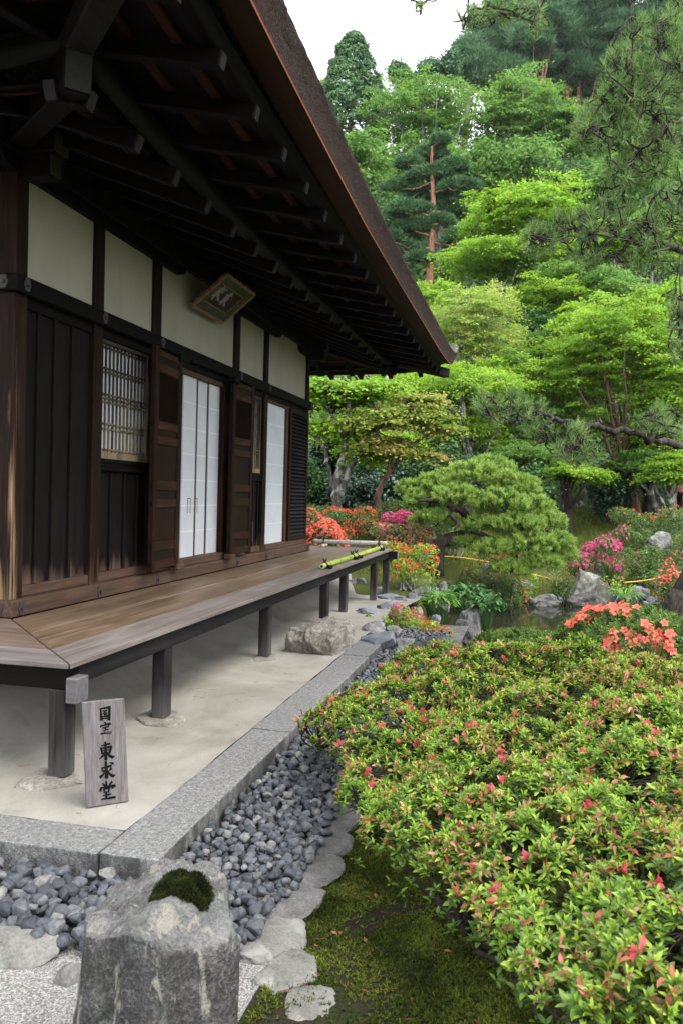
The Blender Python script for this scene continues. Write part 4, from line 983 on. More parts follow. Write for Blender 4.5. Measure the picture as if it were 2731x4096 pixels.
for q, (px, py, wd, hh, dp, mt, lb) in enumerate((
        (1118, 1310, 22, 32, 16.3, ROCKG, 'tall grey rock beside the clipped pine at the far pond edge'),
        (1180, 1357, 42, 26, 16.2, ROCKM, 'hump-backed pale rock at the far waterline below the yellow rope end'),
        (1209, 1350, 17, 30, 16.6, ROCKB, 'upright blue-grey block at the far waterline'),
        (1246, 1373, 34, 13, 15.7, ROCKG, 'low pale rock jutting into the pond'),
        (1343, 1346, 52, 36, 16.2, ROCKM, 'big mossy rock at the far waterline'),
        (1338, 1372, 44, 18, 15.8, ROCKD, 'dark wet ledge under the big mossy rock'),
        (1362, 1305, 22, 24, 17.2, ROCKG, 'pointed rock behind the big mossy rock'),
        (1388, 1362, 24, 24, 15.9, ROCKM, 'brown mossy rock to the right of the big mossy rock'),
        (1458, 1362, 32, 24, 16.1, ROCKG, 'pale rounded rock at the far waterline near the right rope end'),
        (1498, 1377, 22, 10, 15.8, ROCKB, 'flat grey rock at the waterline by the leaning pine trunk'),
        (1512, 1362, 12, 12, 16.3, ROCKG, 'small grey rock by the leaning pine trunk'),
        (1515, 1235, 26, 16, 18.0, ROCKG, 'grey rock among the bushes above the coral azalea'),
        (1490, 1140, 14, 12, 27.0, ROCKG, 'pale rock beside the distant tree trunks'))):
    rpx(px, py, wd, hh, dp, 140+q, mt, lb, facets=11)
WG = 'small waterline rocks of the pond'
for q, (px, py, wd, hh, dp) in enumerate(((1095, 1350, 13, 9, 16), (1152, 1368, 14, 7, 15.8), (1282, 1374, 13, 7, 15.7), (1303, 1370, 11, 9, 15.8), (1418, 1374, 15, 8, 15.7), (1436, 1366, 10, 9, 15.9), (1535, 1380, 14, 8, 15.6), (1220, 1378, 10, 5, 15.6), (1480, 1383, 10, 5, 15.6))):
    o = rpx(px, py, wd, hh, dp, 190+q, ROCKG if q % 2 else ROCKB, 'small grey rock at the far waterline between the large pond rocks'); o['group'] = WG
NGR = 'small rocks of the near pond bank'
for q, (px, py, wd, hh, dp) in enumerate(((945, 1372, 16, 10, 12.4), (1018, 1345, 14, 9, 12.8), (925, 1392, 14, 9, 11.2), (1035, 1360, 12, 9, 12.6), (908, 1408, 12, 9, 10.4), (962, 1400, 14, 8, 10.8), (1000, 1418, 14, 9, 10.6))):
    o = rpx(px, py, wd, hh, dp, 210+q, ROCKG if q % 2 else ROCKB, 'small rock on the near bank between the veranda end and the broad-leaved plants'); o['group'] = NGR
BG_ = 'pale border stones of the far path'
for q, (px, wd, lb) in enumerate(((1290, 20, 'long low border stone, first of the far path row'), (1318, 12, 'border stone beside the maple trunk by the far path'), (1337, 11, 'rounded border stone in the middle of the far path row'), (1357, 11, 'rounded border stone under the pale fence post'), (1376, 11, 'last rounded border stone of the far path row'), (1408, 16, 'low stone of the far path beyond the dark post'), (1428, 12, 'far path stone at the end of the row'))):
    o = rpx(px, 1158 if q < 5 else 1145, wd, 9 if q else 5, 29.0, 170+q, FLATL, lb, facets=7, name='border_stone'); o['group'] = BG_; o['category'] = 'border stone'

# ------------------------------------------------------------------ bamboo barrier poles on the veranda
def bamboo(name, p, q, r_, skin, label, ties, block_dir, inner_end):
    root = empty(name, tuple((np.array(p)+np.array(q))/2), label, 'bamboo pole'); o_ = np.array(root.location)
    p, q = np.array(p, float)-o_, np.array(q, float)-o_; n_ = 41; t = np.linspace(0, 1, n_); rad = np.full(n_, r_); 
    for k_ in np.linspace(.08, .92, 7): rad += .10*r_*np.exp(-((t-k_)/.008)**2)
    MB().tube(p+(q-p)*t[:, None], rad, 14).build('pole', skin, root, smooth=True)
    nd = MB()
    for k_ in np.linspace(.08, .92, 7): nd.tube([p+(q-p)*(k_-.0016), p+(q-p)*(k_+.0016)], r_*1.13, 14)
    nd.build('node_rings', NODE, root)
    d = unit(q-p)
    MB().tube([p-d*.002, p+d*.0005], r_*.82, 12).tube([q-d*.0005, q+d*.002], r_*.82, 12).build('cut_end', BAME, root)
    MB().tube([p-d*.0035, p-d*.0022], r_*.55, 10).build('hollow', INK, root)
    bd = unit(np.array(block_dir, float))
    for tk in ties:
        c = p+(q-p)*tk; th_ = np.linspace(0, 2*math.pi, 15); up = np.array([0, 0, 1.])
        for off in (-.008, .008):
            MB().tube([c+d*off+(r_*1.12)*(bd*math.cos(x)+up*math.sin(x)*1.0) for x in th_], .005, 6).build('cord', CORD, root)
        k_ = MB()
        for s_ in (-1, 1, -.4, .5): k_.tube([c+up*r_*1.1, c+up*(r_+.02)+bd*.012*s_, c+up*(r_+.05)+bd*.03*s_+d*.012*s_], [.006, .005, .003], 5)
        k_.build('cord_knot', CORD, root)
        if inner_end == 'block': MB().box(c[0]-.04, c[0]+.04, c[1]-r_-.055, c[1]-r_*.55, ZD-o_[2]+.0005, ZD-o_[2]+.04).build('rest_block', W_BEAM, root, .004)
        else: MB().tube([c-up*(r_+.024)-bd*.14, c-up*(r_+.024)+bd*.14], .026, 12).build('rest_bamboo', BAME, root, smooth=True)
    return root
bamboo('bamboo_pole', (4.15, -.97, ZD+.034), (7.72, -.97, ZD+.034), .030, BAMG, 'fresh green bamboo barrier pole tied with black cord along the veranda edge', (.035, .43, .50, .96), (0, 1, 0), 'block')
bamboo('bamboo_pole', (7.9, .125, ZD+.080), (7.9, -1.03, ZD+.092), .033, BAMS, 'silvery dry bamboo barrier pole laid across the far end of the veranda', (.14, .90), (1, 0, 0), 'bamboo')
# ------------------------------------------------------------------ foliage makers
def leaf_quads(C, Nn, size, aspect, r, tdir=None, fold=False):
    """one diamond leaf per point C, facing Nn"""
    n_ = len(C); Nn = unit(Nn)
    t = r.normal(size=(n_, 3)) if tdir is None else np.asarray(tdir, float)
    t = unit(t - (t*Nn).sum(1, keepdims=True)*Nn); b_ = np.cross(Nn, t); s_ = np.asarray(size).reshape(-1, 1)*np.ones((n_, 1)); a_ = np.asarray(aspect)
    V = np.stack([C - t*s_*.5, C + b_*s_*a_*.5 - t*s_*.05, C + t*s_*.5 - Nn*s_*.12, C - b_*s_*a_*.5 - t*s_*.05], 1)
    return V.reshape(-1, 3), np.arange(4*n_).reshape(-1, 4)
def needles(C, D, L, wd, r):
    """thin blades from C along D"""
    D = unit(D); n_ = len(C); wd = np.asarray(wd).reshape(-1, 1); sd_ = unit(np.cross(D, r.normal(size=(n_, 3)))); L = np.asarray(L).reshape(-1, 1)*np.ones((n_, 1))
    V = np.stack([C - sd_*wd/2, C + sd_*wd/2, C + D*L + sd_*wd*.2, C + D*L - sd_*wd*.2], 1)
    return V.reshape(-1, 3), np.arange(4*n_).reshape(-1, 4)
def crown_points(n_, rad, r, lump=.28, zmin=-.7, inner=.5, lobes=8, flat=.75):
    """uneven crown: several billows of different size round the middle, each filled towards its outside"""
    k = lobes; ld = unit(r.normal(size=(k, 3))*[1, 1, .9]); ld[:, 2] = np.where(ld[:, 2] < -.75, -ld[:, 2], ld[:, 2])
    lc = ld*r.uniform(.35, .75, (k, 1)); lr = r.uniform(.30, .30+lump, k)*1.15; lc[0] = [0, 0, .1]; lr[0] = .62
    w_ = lr**2; q = r.choice(k, n_, p=w_/w_.sum())
    d = unit(r.normal(size=(n_*4, 3))); d = d[d[:, 2] > min(zmin, -.35)][:n_]
    if len(d) < n_: d = np.concatenate([d, d[:n_-len(d)]])
    f = inner + (1-inner)*np.sqrt(r.uniform(0, 1, n_))
    p = lc[q] + d*(lr[q]*f)[:, None]*[1, 1, flat]
    return p*np.asarray(rad), unit(d*.7+unit(p)*.5)
def tree(name, base, centre, rad, seed, leaf, bk, label, cat='tree', group=None, kind='broad', n_cl=70, per=110, ls=.12, asp=.6, cr=None, tr=.12, limbs=9, grounded=False, zmin=-.7, lump=.28, tmat=None, stems=1, inner=.5, droop=0., twigs=True):
    """tapered trunk with limbs to the clumps, and a crown of many small leaves"""
    r = np.random.default_rng(seed); base = np.array(base, float); centre = np.array(centre, float); rad = np.array(rad, float)
    if grounded:
        top_ = centre[2]+rad[2]; bot_ = min(centre[2]-rad[2], base[2]+.1); centre[2] = (top_+bot_)/2; n_cl = int(n_cl*max(1, (top_-bot_)/2/rad[2])); rad[2] = (top_-bot_)/2
    root = empty(name, tuple(base), label, cat, group)
    P, d = crown_points(n_cl, rad, r, lump, zmin, inner, 6+n_cl//16, .85); P = P + centre
    cr = cr if cr is not None else rad.mean()*.27
    # wood
    wd = NP(); allp = []
    for st in range(stems):
        off = r.normal(size=3)*[.5, .5, .0]*rad*(.5 if stems > 1 else .05)
        fork = base*.45 + (centre+off)*.55 - np.array([0, 0, rad[2]*.25]); top = centre + off*1.4 + np.array([0, 0, rad[2]*.55])
        mid = (base+fork)/2 + r.normal(size=3)*[1, 1, .2]*np.linalg.norm(fork-base)*.07
        tp_ = spline([base - [0, 0, .15], mid, fork, (fork+top)/2 + r.normal(size=3)*rad*.08, top], 5)
        rt = tr*np.linspace(1.12, .16, len(tp_))*(1 if stems == 1 else .75); rt[:2] *= 1.2; wd.tube(tp_, rt, 7); allp.append((tp_, rt))
    for q in r.choice(len(P), min(limbs, len(P)), replace=False):
        tp_, rt = allp[r.integers(stems)]; k_ = r.integers(int(len(tp_)*.3), len(tp_)-1)
        c = curve(tp_[k_], P[q], [0, 0, -.12*rad[2]] + r.normal(size=3)*rad*.10, 7, r, .02*rad.mean())
        rl = np.linspace(rt[k_]*.6, rt[k_]*.10+.004, 7); wd.tube(c, rl, 5); allp.append((c, rl)) if len(allp) < 60 else None
    if twigs:
        pts_ = np.concatenate([a_[0][1:] for a_ in allp]); rads = np.concatenate([a_[1][1:] for a_ in allp])
        for q in range(len(P)):
            k_ = np.argmin(((pts_-P[q])**2).sum(1)); 
            if np.linalg.norm(pts_[k_]-P[q]) > .15*rad.mean(): wd.tube(curve(pts_[k_], P[q], r.normal(size=3)*rad*.05, 4), np.linspace(min(rads[k_]*.5, tr*.2), tr*.05, 4), 4)
    wd.build('trunk', bk, root, True, tuple(base))
    # leaves
    lv_ = NP(); M_ = len(P)*per; idx = np.repeat(np.arange(len(P)), per); pc = P[idx]; dd = d[idx]; sc_l = r.uniform(.65, 1.25, len(P))[idx][:, None]
    if kind == 'broad':
        g_ = r.normal(size=(M_, 3))*[.62, .62, .40]*cr*sc_l; g_[:, 2] -= .10*(g_[:, 0]**2+g_[:, 1]**2)/cr
        C = pc+g_; N_ = unit(g_)*.5 + dd*.35 + [0, 0, .9] + r.normal(size=(M_, 3))*.5; lv_.add(*leaf_quads(C, N_, ls*r.uniform(.55, 1.3, M_), asp, r))
    elif kind == 'maple':
        # flat sprays reaching outward and drooping at the tip, thinning to nothing at the edge
        o_ = unit(dd*[1, 1, 0]+r.normal(size=(len(P), 3))[idx]*[.5, .5, 0]); s2_ = np.stack([-o_[:, 1], o_[:, 0], o_[:, 2]*0], 1); tl = r.normal(0, .16, (len(P), 2))[idx]
        u, v_ = r.normal(0, .85, M_)*cr*sc_l[:, 0], r.normal(0, .5, M_)*cr*sc_l[:, 0]
        g_ = o_*u[:, None] + s2_*v_[:, None]; g_[:, 2] += r.normal(0, .10, M_)*cr + tl[:, 0]*u + tl[:, 1]*v_ - .16*np.maximum(u, 0)**2/cr
        C = pc+g_; N_ = np.array([0, 0, 1.]) + o_*.2 + r.normal(size=(M_, 3))*.45; lv_.add(*leaf_quads(C, N_, ls*r.uniform(.5, 1.25, M_), asp, r))
    elif kind == 'cedar':
        g_ = unit(r.normal(size=(M_, 3))+dd*.5+[0, 0, .35])*cr*sc_l*[1, 1, .85]*r.uniform(.7, 1, (M_, 1))
        C = pc+g_; N_ = unit(g_)+r.normal(size=(M_, 3))*.5; T_ = unit(g_)*.5+[0, 0, .4]+dd*.3+r.normal(size=(M_, 3))*.3
        lv_.add(*leaf_quads(C, N_, ls*r.uniform(.7, 1.3, M_), asp, r, T_))
    elif kind == 'pine':
        ra = cr*sc_l[:, 0]*1.3*np.sqrt(r.uniform(0, 1, M_)); an = r.uniform(0, 6.3, M_)
        g_ = np.stack([ra*np.cos(an), ra*np.sin(an), np.abs(r.normal(size=M_))*cr*.26*(1.2-ra/(cr*1.7))], 1)
        D_ = np.stack([np.cos(an)*.6, np.sin(an)*.6, np.full(M_, .8)], 1)+r.normal(size=(M_, 3))*.5
        lv_.add(*needles(pc+g_, D_, ls*r.uniform(.7, 1.3, M_), ls*asp, r))
    lv_.build('crown', leaf, root, False, tuple(base))
    return root
def tpx(name, px, py, wpx, hpx, depth, seed, leaf, bk, label, base_px=None, dx=1.0, **kw):
    """tree whose crown centre and half sizes are read off the photograph at a given distance"""
    if kw.get('kind', 'broad') in ('broad', 'maple'):
        py += .12*hpx; hpx *= 1.22; wpx *= 1.06; kw['n_cl'] = int(kw.get('n_cl', 70)*1.75); kw['per'] = int(kw.get('per', 110)*.68)
        kw['cr'] = (kw.get('cr') or wpx*mpp(depth)*.27)*.74; kw['ls'] = kw.get('ls', .12)*.92
        if kw.get('kind') == 'maple': kw['ls'] *= .78; kw['per'] = int(kw['per']*1.5)
    c = at(px, py, depth); k = mpp(depth); rad = np.array([wpx*k*dx, wpx*k, hpx*k])
    bp = at(base_px if base_px is not None else px, py, depth)
    return tree(name, (bp[0], bp[1], gz(bp[0], bp[1])-.1), c, rad, seed, leaf, bk, label, **kw)

# ------------------------------------------------------------------ the wooded hill
HG = 'trees on the wooded hill'
def cedar(px, py_top, py_bot, wpx, depth, seed, label):
    """dense conical cedar: tiers of rounded drooping tufts round a straight trunk"""
    r = np.random.default_rng(seed); k = mpp(depth); t = at(px, py_top, depth); b_ = at(px, py_bot, depth); base = np.array([t[0], t[1], gz(t[0], t[1])-.1]); H_ = t[2]-b_[2]; R_ = wpx*k
    root = empty('cedar_tree', tuple(base), label, 'tree', HG); wd = NP(); wd.tube([base, (base+t)/2, t-[0, 0, .6]], [.34, .22, .04], 8); lv_ = NP()
    for q in range(620):
        u = r.uniform(0, 1)**1.15; an = r.uniform(0, 6.3); rp = R_*min(1, (1-u)*2.1)**.62*(.93+.10*math.sin(3*an+u*9))*(.80+.2*(r.uniform()**.5)); c = np.array([t[0]+rp*math.cos(an), t[1]+rp*math.sin(an), b_[2]+H_*u*.985]); ct = .46*r.uniform(.7, 1.25)
        out = unit(np.array([math.cos(an), math.sin(an), .55])); m_ = 85; g_ = unit(r.normal(size=(m_, 3))+out*.7)*ct*r.uniform(.75, 1, (m_, 1))*[1, 1, .8]
        lv_.add(*leaf_quads(c+g_, unit(g_)+[0, 0, .4]+r.normal(size=(m_, 3))*.35, .24*r.uniform(.6, 1.2, m_), .5, r, unit(g_)*.4+[0, 0, .5]+r.normal(size=(m_, 3))*.3))
        if q % 5 == 0: wd.tube([[t[0], t[1], c[2]+.3], c], [.05, .02], 4)
    wd.build('trunk', B_BROWN, root, True, tuple(base)); lv_.build('crown', L_CEDAR, root, False, tuple(base))
cedar(812, 74, 470, 84, 58, 1, 'tall dark cedar standing against the white sky beside the roof edge')
tpx('broadleaf_tree', 985, 290, 130, 115, 56, 2, L_BROAD, B_PALE, 'wide light green tree with pale branches to the right of the tall cedar', group=HG, n_cl=150, per=120, ls=.30, cr=.95, tr=.22, limbs=22, inner=.55, kind='maple')
tpx('broadleaf_tree', 1190, 280, 105, 110, 58, 3, L_BROAD, B_PALE, 'light green tree with pale forked limbs in front of the ridge pines', group=HG, n_cl=130, per=120, ls=.30, cr=.9, tr=.24, limbs=20, inner=.55, kind='maple')
tpx('broadleaf_tree', 1285, 320, 80, 110, 55, 33, L_BROAD, B_PALE, 'light green tree with a pale slanting limb beside the near pine branches', group=HG, n_cl=90, per=120, ls=.30, cr=.9, tr=.24, limbs=18, inner=.5, kind='maple')
tpx('broadleaf_tree', 845, 415, 85, 85, 50, 4, L_BROAD, B_GREY, 'rounded mid green tree below the tall cedar, against the roof edge', group=HG, n_cl=80, per=120, ls=.26, cr=.75, tr=.2)
tpx('broadleaf_tree', 1010, 400, 130, 80, 53, 5, L_BROAD, B_PALE, 'mid green tree just behind the red-trunked pine', group=HG, n_cl=90, per=120, ls=.28, cr=.9, tr=.2, limbs=16)
tpx('broadleaf_tree', 1170, 400, 120, 70, 51, 6, L_BROAD, B_PALE, 'mid green tree above the bright yellow-green maple', group=HG, n_cl=90, per=120, ls=.28, cr=.85, tr=.2, limbs=16)
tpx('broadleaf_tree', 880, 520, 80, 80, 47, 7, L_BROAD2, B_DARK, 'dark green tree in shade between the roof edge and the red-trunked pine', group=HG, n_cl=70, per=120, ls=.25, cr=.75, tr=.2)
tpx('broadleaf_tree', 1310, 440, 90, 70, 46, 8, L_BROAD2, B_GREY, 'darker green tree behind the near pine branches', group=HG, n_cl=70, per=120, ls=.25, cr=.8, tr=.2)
tpx('broadleaf_tree', 1440, 420, 110, 90, 44, 9, L_BROAD, B_GREY, 'broad green tree half hidden by the near pine at the right', group=HG, n_cl=80, per=110, ls=.25, cr=.9, tr=.2)
tpx('broadleaf_tree', 1500, 560, 100, 60, 40, 10, L_MAPLE, B_GREY, 'yellow-green tree glimpsed under the near pine branch at the right edge', group=HG, n_cl=70, per=110, ls=.22, cr=.8, tr=.2, kind='maple')
# red-trunked pine with layered pads
def pad_pine(px_trunk, depth, seed, pads, trunk_px, label, leaf=L_PINE, bk=B_RED, tr=.22, ln=.26, per=420):
    r = np.random.default_rng(seed); k = mpp(depth)
    T = np.array([at(x, y, depth) for x, y in trunk_px]); b0 = T[0]; base = np.array([b0[0], b0[1], gz(b0[0], b0[1])-.1])
    root = empty('pine_tree', tuple(base), label, 'pine tree', HG); wd = NP(); tp_ = spline(np.vstack([base, T]), 5); rt = np.linspace(tr, tr*.25, len(tp_)); wd.tube(tp_, rt, 8)
    lv_ = NP()
    for (x, y, hw, hh) in pads:
        c = at(x, y, depth + r.uniform(-1, 1)*hw*k*.7); q = np.argmin(((tp_-c-[0, 0, -.3])**2).sum(1)); wd.tube(curve(tp_[q], c-[0, 0, hh*k*.5], r.normal(size=3)*.15, 6, r, .04), np.linspace(rt[q]*.5, .02, 6), 5)
        n_ = int(per*max(.5, hw/40)); ra = np.sqrt(r.uniform(0, 1, n_)); an = r.uniform(0, 6.3, n_)
        lm = 1+.2*np.sin(an*3+x)+.12*np.sin(an*7+y)
        g_ = np.stack([ra*lm*np.cos(an)*ra*lm*np.cos(an)*hw*k*.7, ra*lm*np.sin(an)*hw*k*.82, (np.sqrt(np.maximum(0, 1-ra**2))*r.uniform(.2, 1, n_)-.35)*hh*k*1.2], 1)
        # tufts of needles on every pad
        m_ = 7; G_ = np.repeat(g_, m_, 0); D_ = np.stack([np.cos(an)*.5, np.sin(an)*.5, np.full(n_, .75)], 1); D_ = np.repeat(D_, m_, 0)+r.normal(size=(n_*m_, 3))*.55
        lv_.add(*needles(c+G_+r.normal(size=G_.shape)*.05, D_, ln*r.uniform(.6, 1.2, len(G_)), ln*.22, r))
    wd.build('trunk', bk, root, True, tuple(base)); lv_.build('crown', leaf, root, False, tuple(base)); return root
pad_pine(990, 43, 21, ((985,352,48,22),(935,372,38,16),(1040,378,42,18),(990,395,58,18),(920,425,48,18),(1050,425,55,18),(985,440,60,18),(930,478,62,20),(1040,480,50,22),(950,520,58,18),(1010,505,34,16),(1050,545,45,22),(925,568,45,18),(965,590,38,14),(1085,520,38,20),(1070,585,38,20),(900,545,30,18),(1010,320,26,14)),
    ((986, 640), (990, 570), (995, 500), (993, 430), (990, 370), (992, 335)), 'slender pine with a bare red trunk and layered blue-green pads')
# pines on the ridge, the farthest trees
RG = 'pines on the far ridge'
for q, (px, py, wd, hh, lb) in enumerate(((1075, 165, 42, 62, 'ridge pine at the sky line, lowest of the far ridge pines'), (1125, 130, 50, 80, 'ridge pine second along the sky line'), (1180, 90, 58, 100, 'ridge pine with its top against the white sky'), (1245, 60, 60, 120, 'ridge pine with a reddish trunk in the middle of the ridge'), (1310, 30, 62, 130, 'tall ridge pine with a reddish trunk'), (1380, 10, 62, 140, 'ridge pine partly behind the near pine'), (1450, -10, 66, 150, 'ridge pine in the corner above the near pine'), (1330, 150, 62, 75, 'lower ridge pine beneath the tall red-trunked ones'), (1240, 175, 60, 65, 'lower ridge pine just above the light green trees'), (1150, 190, 45, 45, 'small ridge pine above the light green trees'),
        (1420, 170, 70, 90, 'dark ridge pine behind the middle of the near pine'), (1500, 130, 70, 110, 'dark ridge pine seen through the near pine needles'), (1570, 60, 70, 140, 'dark ridge pine at the right edge behind the near pine'), (1540, 240, 80, 90, 'lower ridge pine at the right edge behind the near pine'), (1440, 280, 80, 80, 'lower ridge pine behind the lower needles of the near pine'))):
    tpx('ridge_pine', px, py, wd, hh*1.1, 88+q % 3*4, 50+q, L_RIDGE, B_RED, lb, cat='pine tree', group=RG, kind='pine', n_cl=150, per=150, ls=.60, asp=.16, cr=1.0, tr=.26, limbs=10, inner=.3, zmin=-.9, twigs=False)
for q, (px, py, wd, hh, lf, lb) in enumerate(((915, 158, 18, 14, L_RIDGE, 'small thin tree on the sky line just right of the cedar'), (990, 160, 28, 26, L_RIDGE, 'hazy small tree on the sky line left of the ridge pines'), (1032, 150, 22, 30, L_RIDGE, 'hazy slim tree on the sky line beside the ridge pines'), (742, 215, 22, 26, L_PALE, 'yellowish tree peeping out between roof edge and cedar'), (945, 190, 40, 20, L_BROAD, 'low green tree crest between cedar and ridge'))):
    tpx('skyline_tree', px, py, wd, hh, 80, 70+q, lf, B_GREY, lb, group=HG, n_cl=40, per=90, ls=.32, cr=.7, tr=.15, inner=.4)
# middle distance maples
MG = 'maples on the garden slope'
tpx('maple_tree', 1200, 500, 145, 85, 37, 81, L_YMAPLE, B_GREY, 'brightest yellow-green maple, below the light green trees', group=MG, kind='maple', n_cl=210, per=130, ls=.17, asp=.8, cr=.55, tr=.16, limbs=24, inner=.6, lump=.35)
tpx('maple_tree', 1130, 610, 125, 55, 36, 82, L_MAPLE, B_GREY, 'mid green maple under the brightest yellow-green one', group=MG, kind='maple', n_cl=120, per=120, ls=.16, asp=.8, cr=.5, tr=.15, limbs=18, inner=.5)
tpx('maple_tree', 1330, 650, 110, 45, 34, 83, L_BROAD, B_GREY, 'layered green maple under the near pine branch', group=MG, kind='maple', n_cl=90, per=120, ls=.15, asp=.8, cr=.5, tr=.14)
tpx('maple_tree', 1240, 685, 90, 42, 33, 84, L_MAPLE, B_DARK, 'low flat-layered maple in the dark hollow of the slope', group=MG, kind='maple', n_cl=80, per=120, ls=.14, asp=.8, cr=.5, tr=.12)
tpx('maple_tree', 1075, 765, 125, 100, 27, 85, L_PALE, B_PALE, 'pale yellowish maple with pinkish shoots beside the roof corner', group=MG, kind='maple', n_cl=170, per=110, ls=.125, asp=.75, cr=.42, tr=.10, limbs=30, inner=.45, lump=.4)
tpx('maple_tree', 1085, 900, 120, 70, 24, 86, L_MAPLE, B_GREY, 'green maple under the pale yellowish one', group=MG, kind='maple', n_cl=120, per=110, ls=.115, asp=.75, cr=.42, tr=.12, limbs=20)
tpx('round_pine', 1245, 812, 55, 48, 30, 87, L_TRIMD, B_DARK, 'small grey-green pine between the pale maple and the big bright maple', cat='pine tree', kind='pine', n_cl=60, per=150, ls=.24, asp=.16, cr=.45, tr=.10, inner=.4)
tpx('maple_tree', 1410, 825, 150, 125, 25, 88, L_MAPLE, B_BROWN, 'big bright green maple behind the lower pine branch', group=MG, kind='maple', n_cl=260, per=130, ls=.115, asp=.8, cr=.42, tr=.15, limbs=28, inner=.55, lump=.35, base_px=1480)
tpx('maple_tree', 1550, 900, 80, 120, 24, 89, L_MAPLE, B_BROWN, 'green maple at the right edge above the dark trunks', group=MG, kind='maple', n_cl=110, per=120, ls=.11, asp=.8, cr=.42, tr=.14)
tpx('maple_tree', 1480, 1010, 120, 55, 25.5, 90, L_MAPLE, B_DARK, 'maple with dark forked trunks at the right of the moss lawn', group=MG, kind='maple', n_cl=120, per=110, ls=.11, asp=.8, cr=.42, tr=.24, limbs=14, stems=2, base_px=1495)
tpx('maple_tree', 1240, 985, 115, 60, 26, 91, L_BROAD, B_DARK, 'shaded green maple behind the clipped pine', group=MG, kind='maple', n_cl=110, per=110, ls=.12, asp=.8, cr=.45, tr=.12)
tpx('maple_tree', 1312, 1082, 82, 22, 23.5, 92, L_MAPLE, B_DARK, 'low flat-topped maple with a short dark trunk on the moss lawn', group=MG, kind='maple', n_cl=70, per=120, ls=.10, asp=.8, cr=.32, tr=.17, inner=.4, base_px=1308)
tpx('camellia_tree', 1405, 1085, 40, 40, 25, 93, L_CAM, B_DARK, 'dark glossy round evergreen behind the rope fence', group=None, n_cl=45, per=120, ls=.11, cr=.32, tr=.08, grounded=True, zmin=-.9)
tpx('camellia_tree', 1000, 1010, 70, 38, 25, 94, L_BROAD, B_DARK, 'rounded green evergreen above the clipped pine', n_cl=70, per=120, ls=.11, cr=.36, tr=.1)
tpx('camellia_tree', 880, 1090, 60, 60, 21.5, 95, L_CAM, B_DARK, 'dark glossy camellia behind the slanting reddish trunk', n_cl=70, per=130, ls=.10, cr=.3, tr=.07, grounded=True, zmin=-.9)
tpx('camellia_tree', 745, 1060, 45, 75, 22.5, 96, L_CAM, B_DARK, 'dark evergreen in shade behind the grey forked trunks', n_cl=60, per=130, ls=.11, cr=.35, tr=.08, grounded=True, zmin=-.9)
tpx('camellia_tree', 955, 1110, 55, 60, 22.5, 97, L_CAM, B_DARK, 'dark evergreen between the camellia and the clipped pine', n_cl=60, per=130, ls=.10, cr=.32, tr=.08, grounded=True, zmin=-.9)
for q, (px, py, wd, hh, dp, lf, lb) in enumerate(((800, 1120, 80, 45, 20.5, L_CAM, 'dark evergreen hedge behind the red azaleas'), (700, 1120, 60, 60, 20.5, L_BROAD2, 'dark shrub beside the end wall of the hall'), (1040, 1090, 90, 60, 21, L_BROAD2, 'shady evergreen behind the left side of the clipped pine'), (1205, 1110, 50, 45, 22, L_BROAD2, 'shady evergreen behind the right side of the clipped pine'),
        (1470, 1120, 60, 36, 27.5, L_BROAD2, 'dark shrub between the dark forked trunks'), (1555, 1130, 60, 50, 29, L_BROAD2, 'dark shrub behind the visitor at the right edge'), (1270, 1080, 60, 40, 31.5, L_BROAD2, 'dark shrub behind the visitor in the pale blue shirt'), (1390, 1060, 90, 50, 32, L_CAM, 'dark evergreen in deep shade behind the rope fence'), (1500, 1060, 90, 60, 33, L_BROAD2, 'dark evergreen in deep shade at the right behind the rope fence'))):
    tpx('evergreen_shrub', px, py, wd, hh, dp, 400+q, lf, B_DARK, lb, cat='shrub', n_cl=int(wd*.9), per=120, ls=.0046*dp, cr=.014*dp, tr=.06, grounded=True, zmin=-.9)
tpx('maple_tree', 930, 905, 95, 55, 25, 98, L_MAPLE, B_GREY, 'green maple seen just under the roof corner', group=MG, kind='maple', n_cl=110, per=110, ls=.115, asp=.8, cr=.42, tr=.12)
tpx('young_pine', 745, 935, 40, 50, 24, 99, L_PINE, B_RED, 'blue-green long-needled pine seen beside the far wall of the hall', cat='pine tree', kind='pine', n_cl=45, per=140, ls=.30, asp=.10, cr=.4, tr=.07, inner=.3)
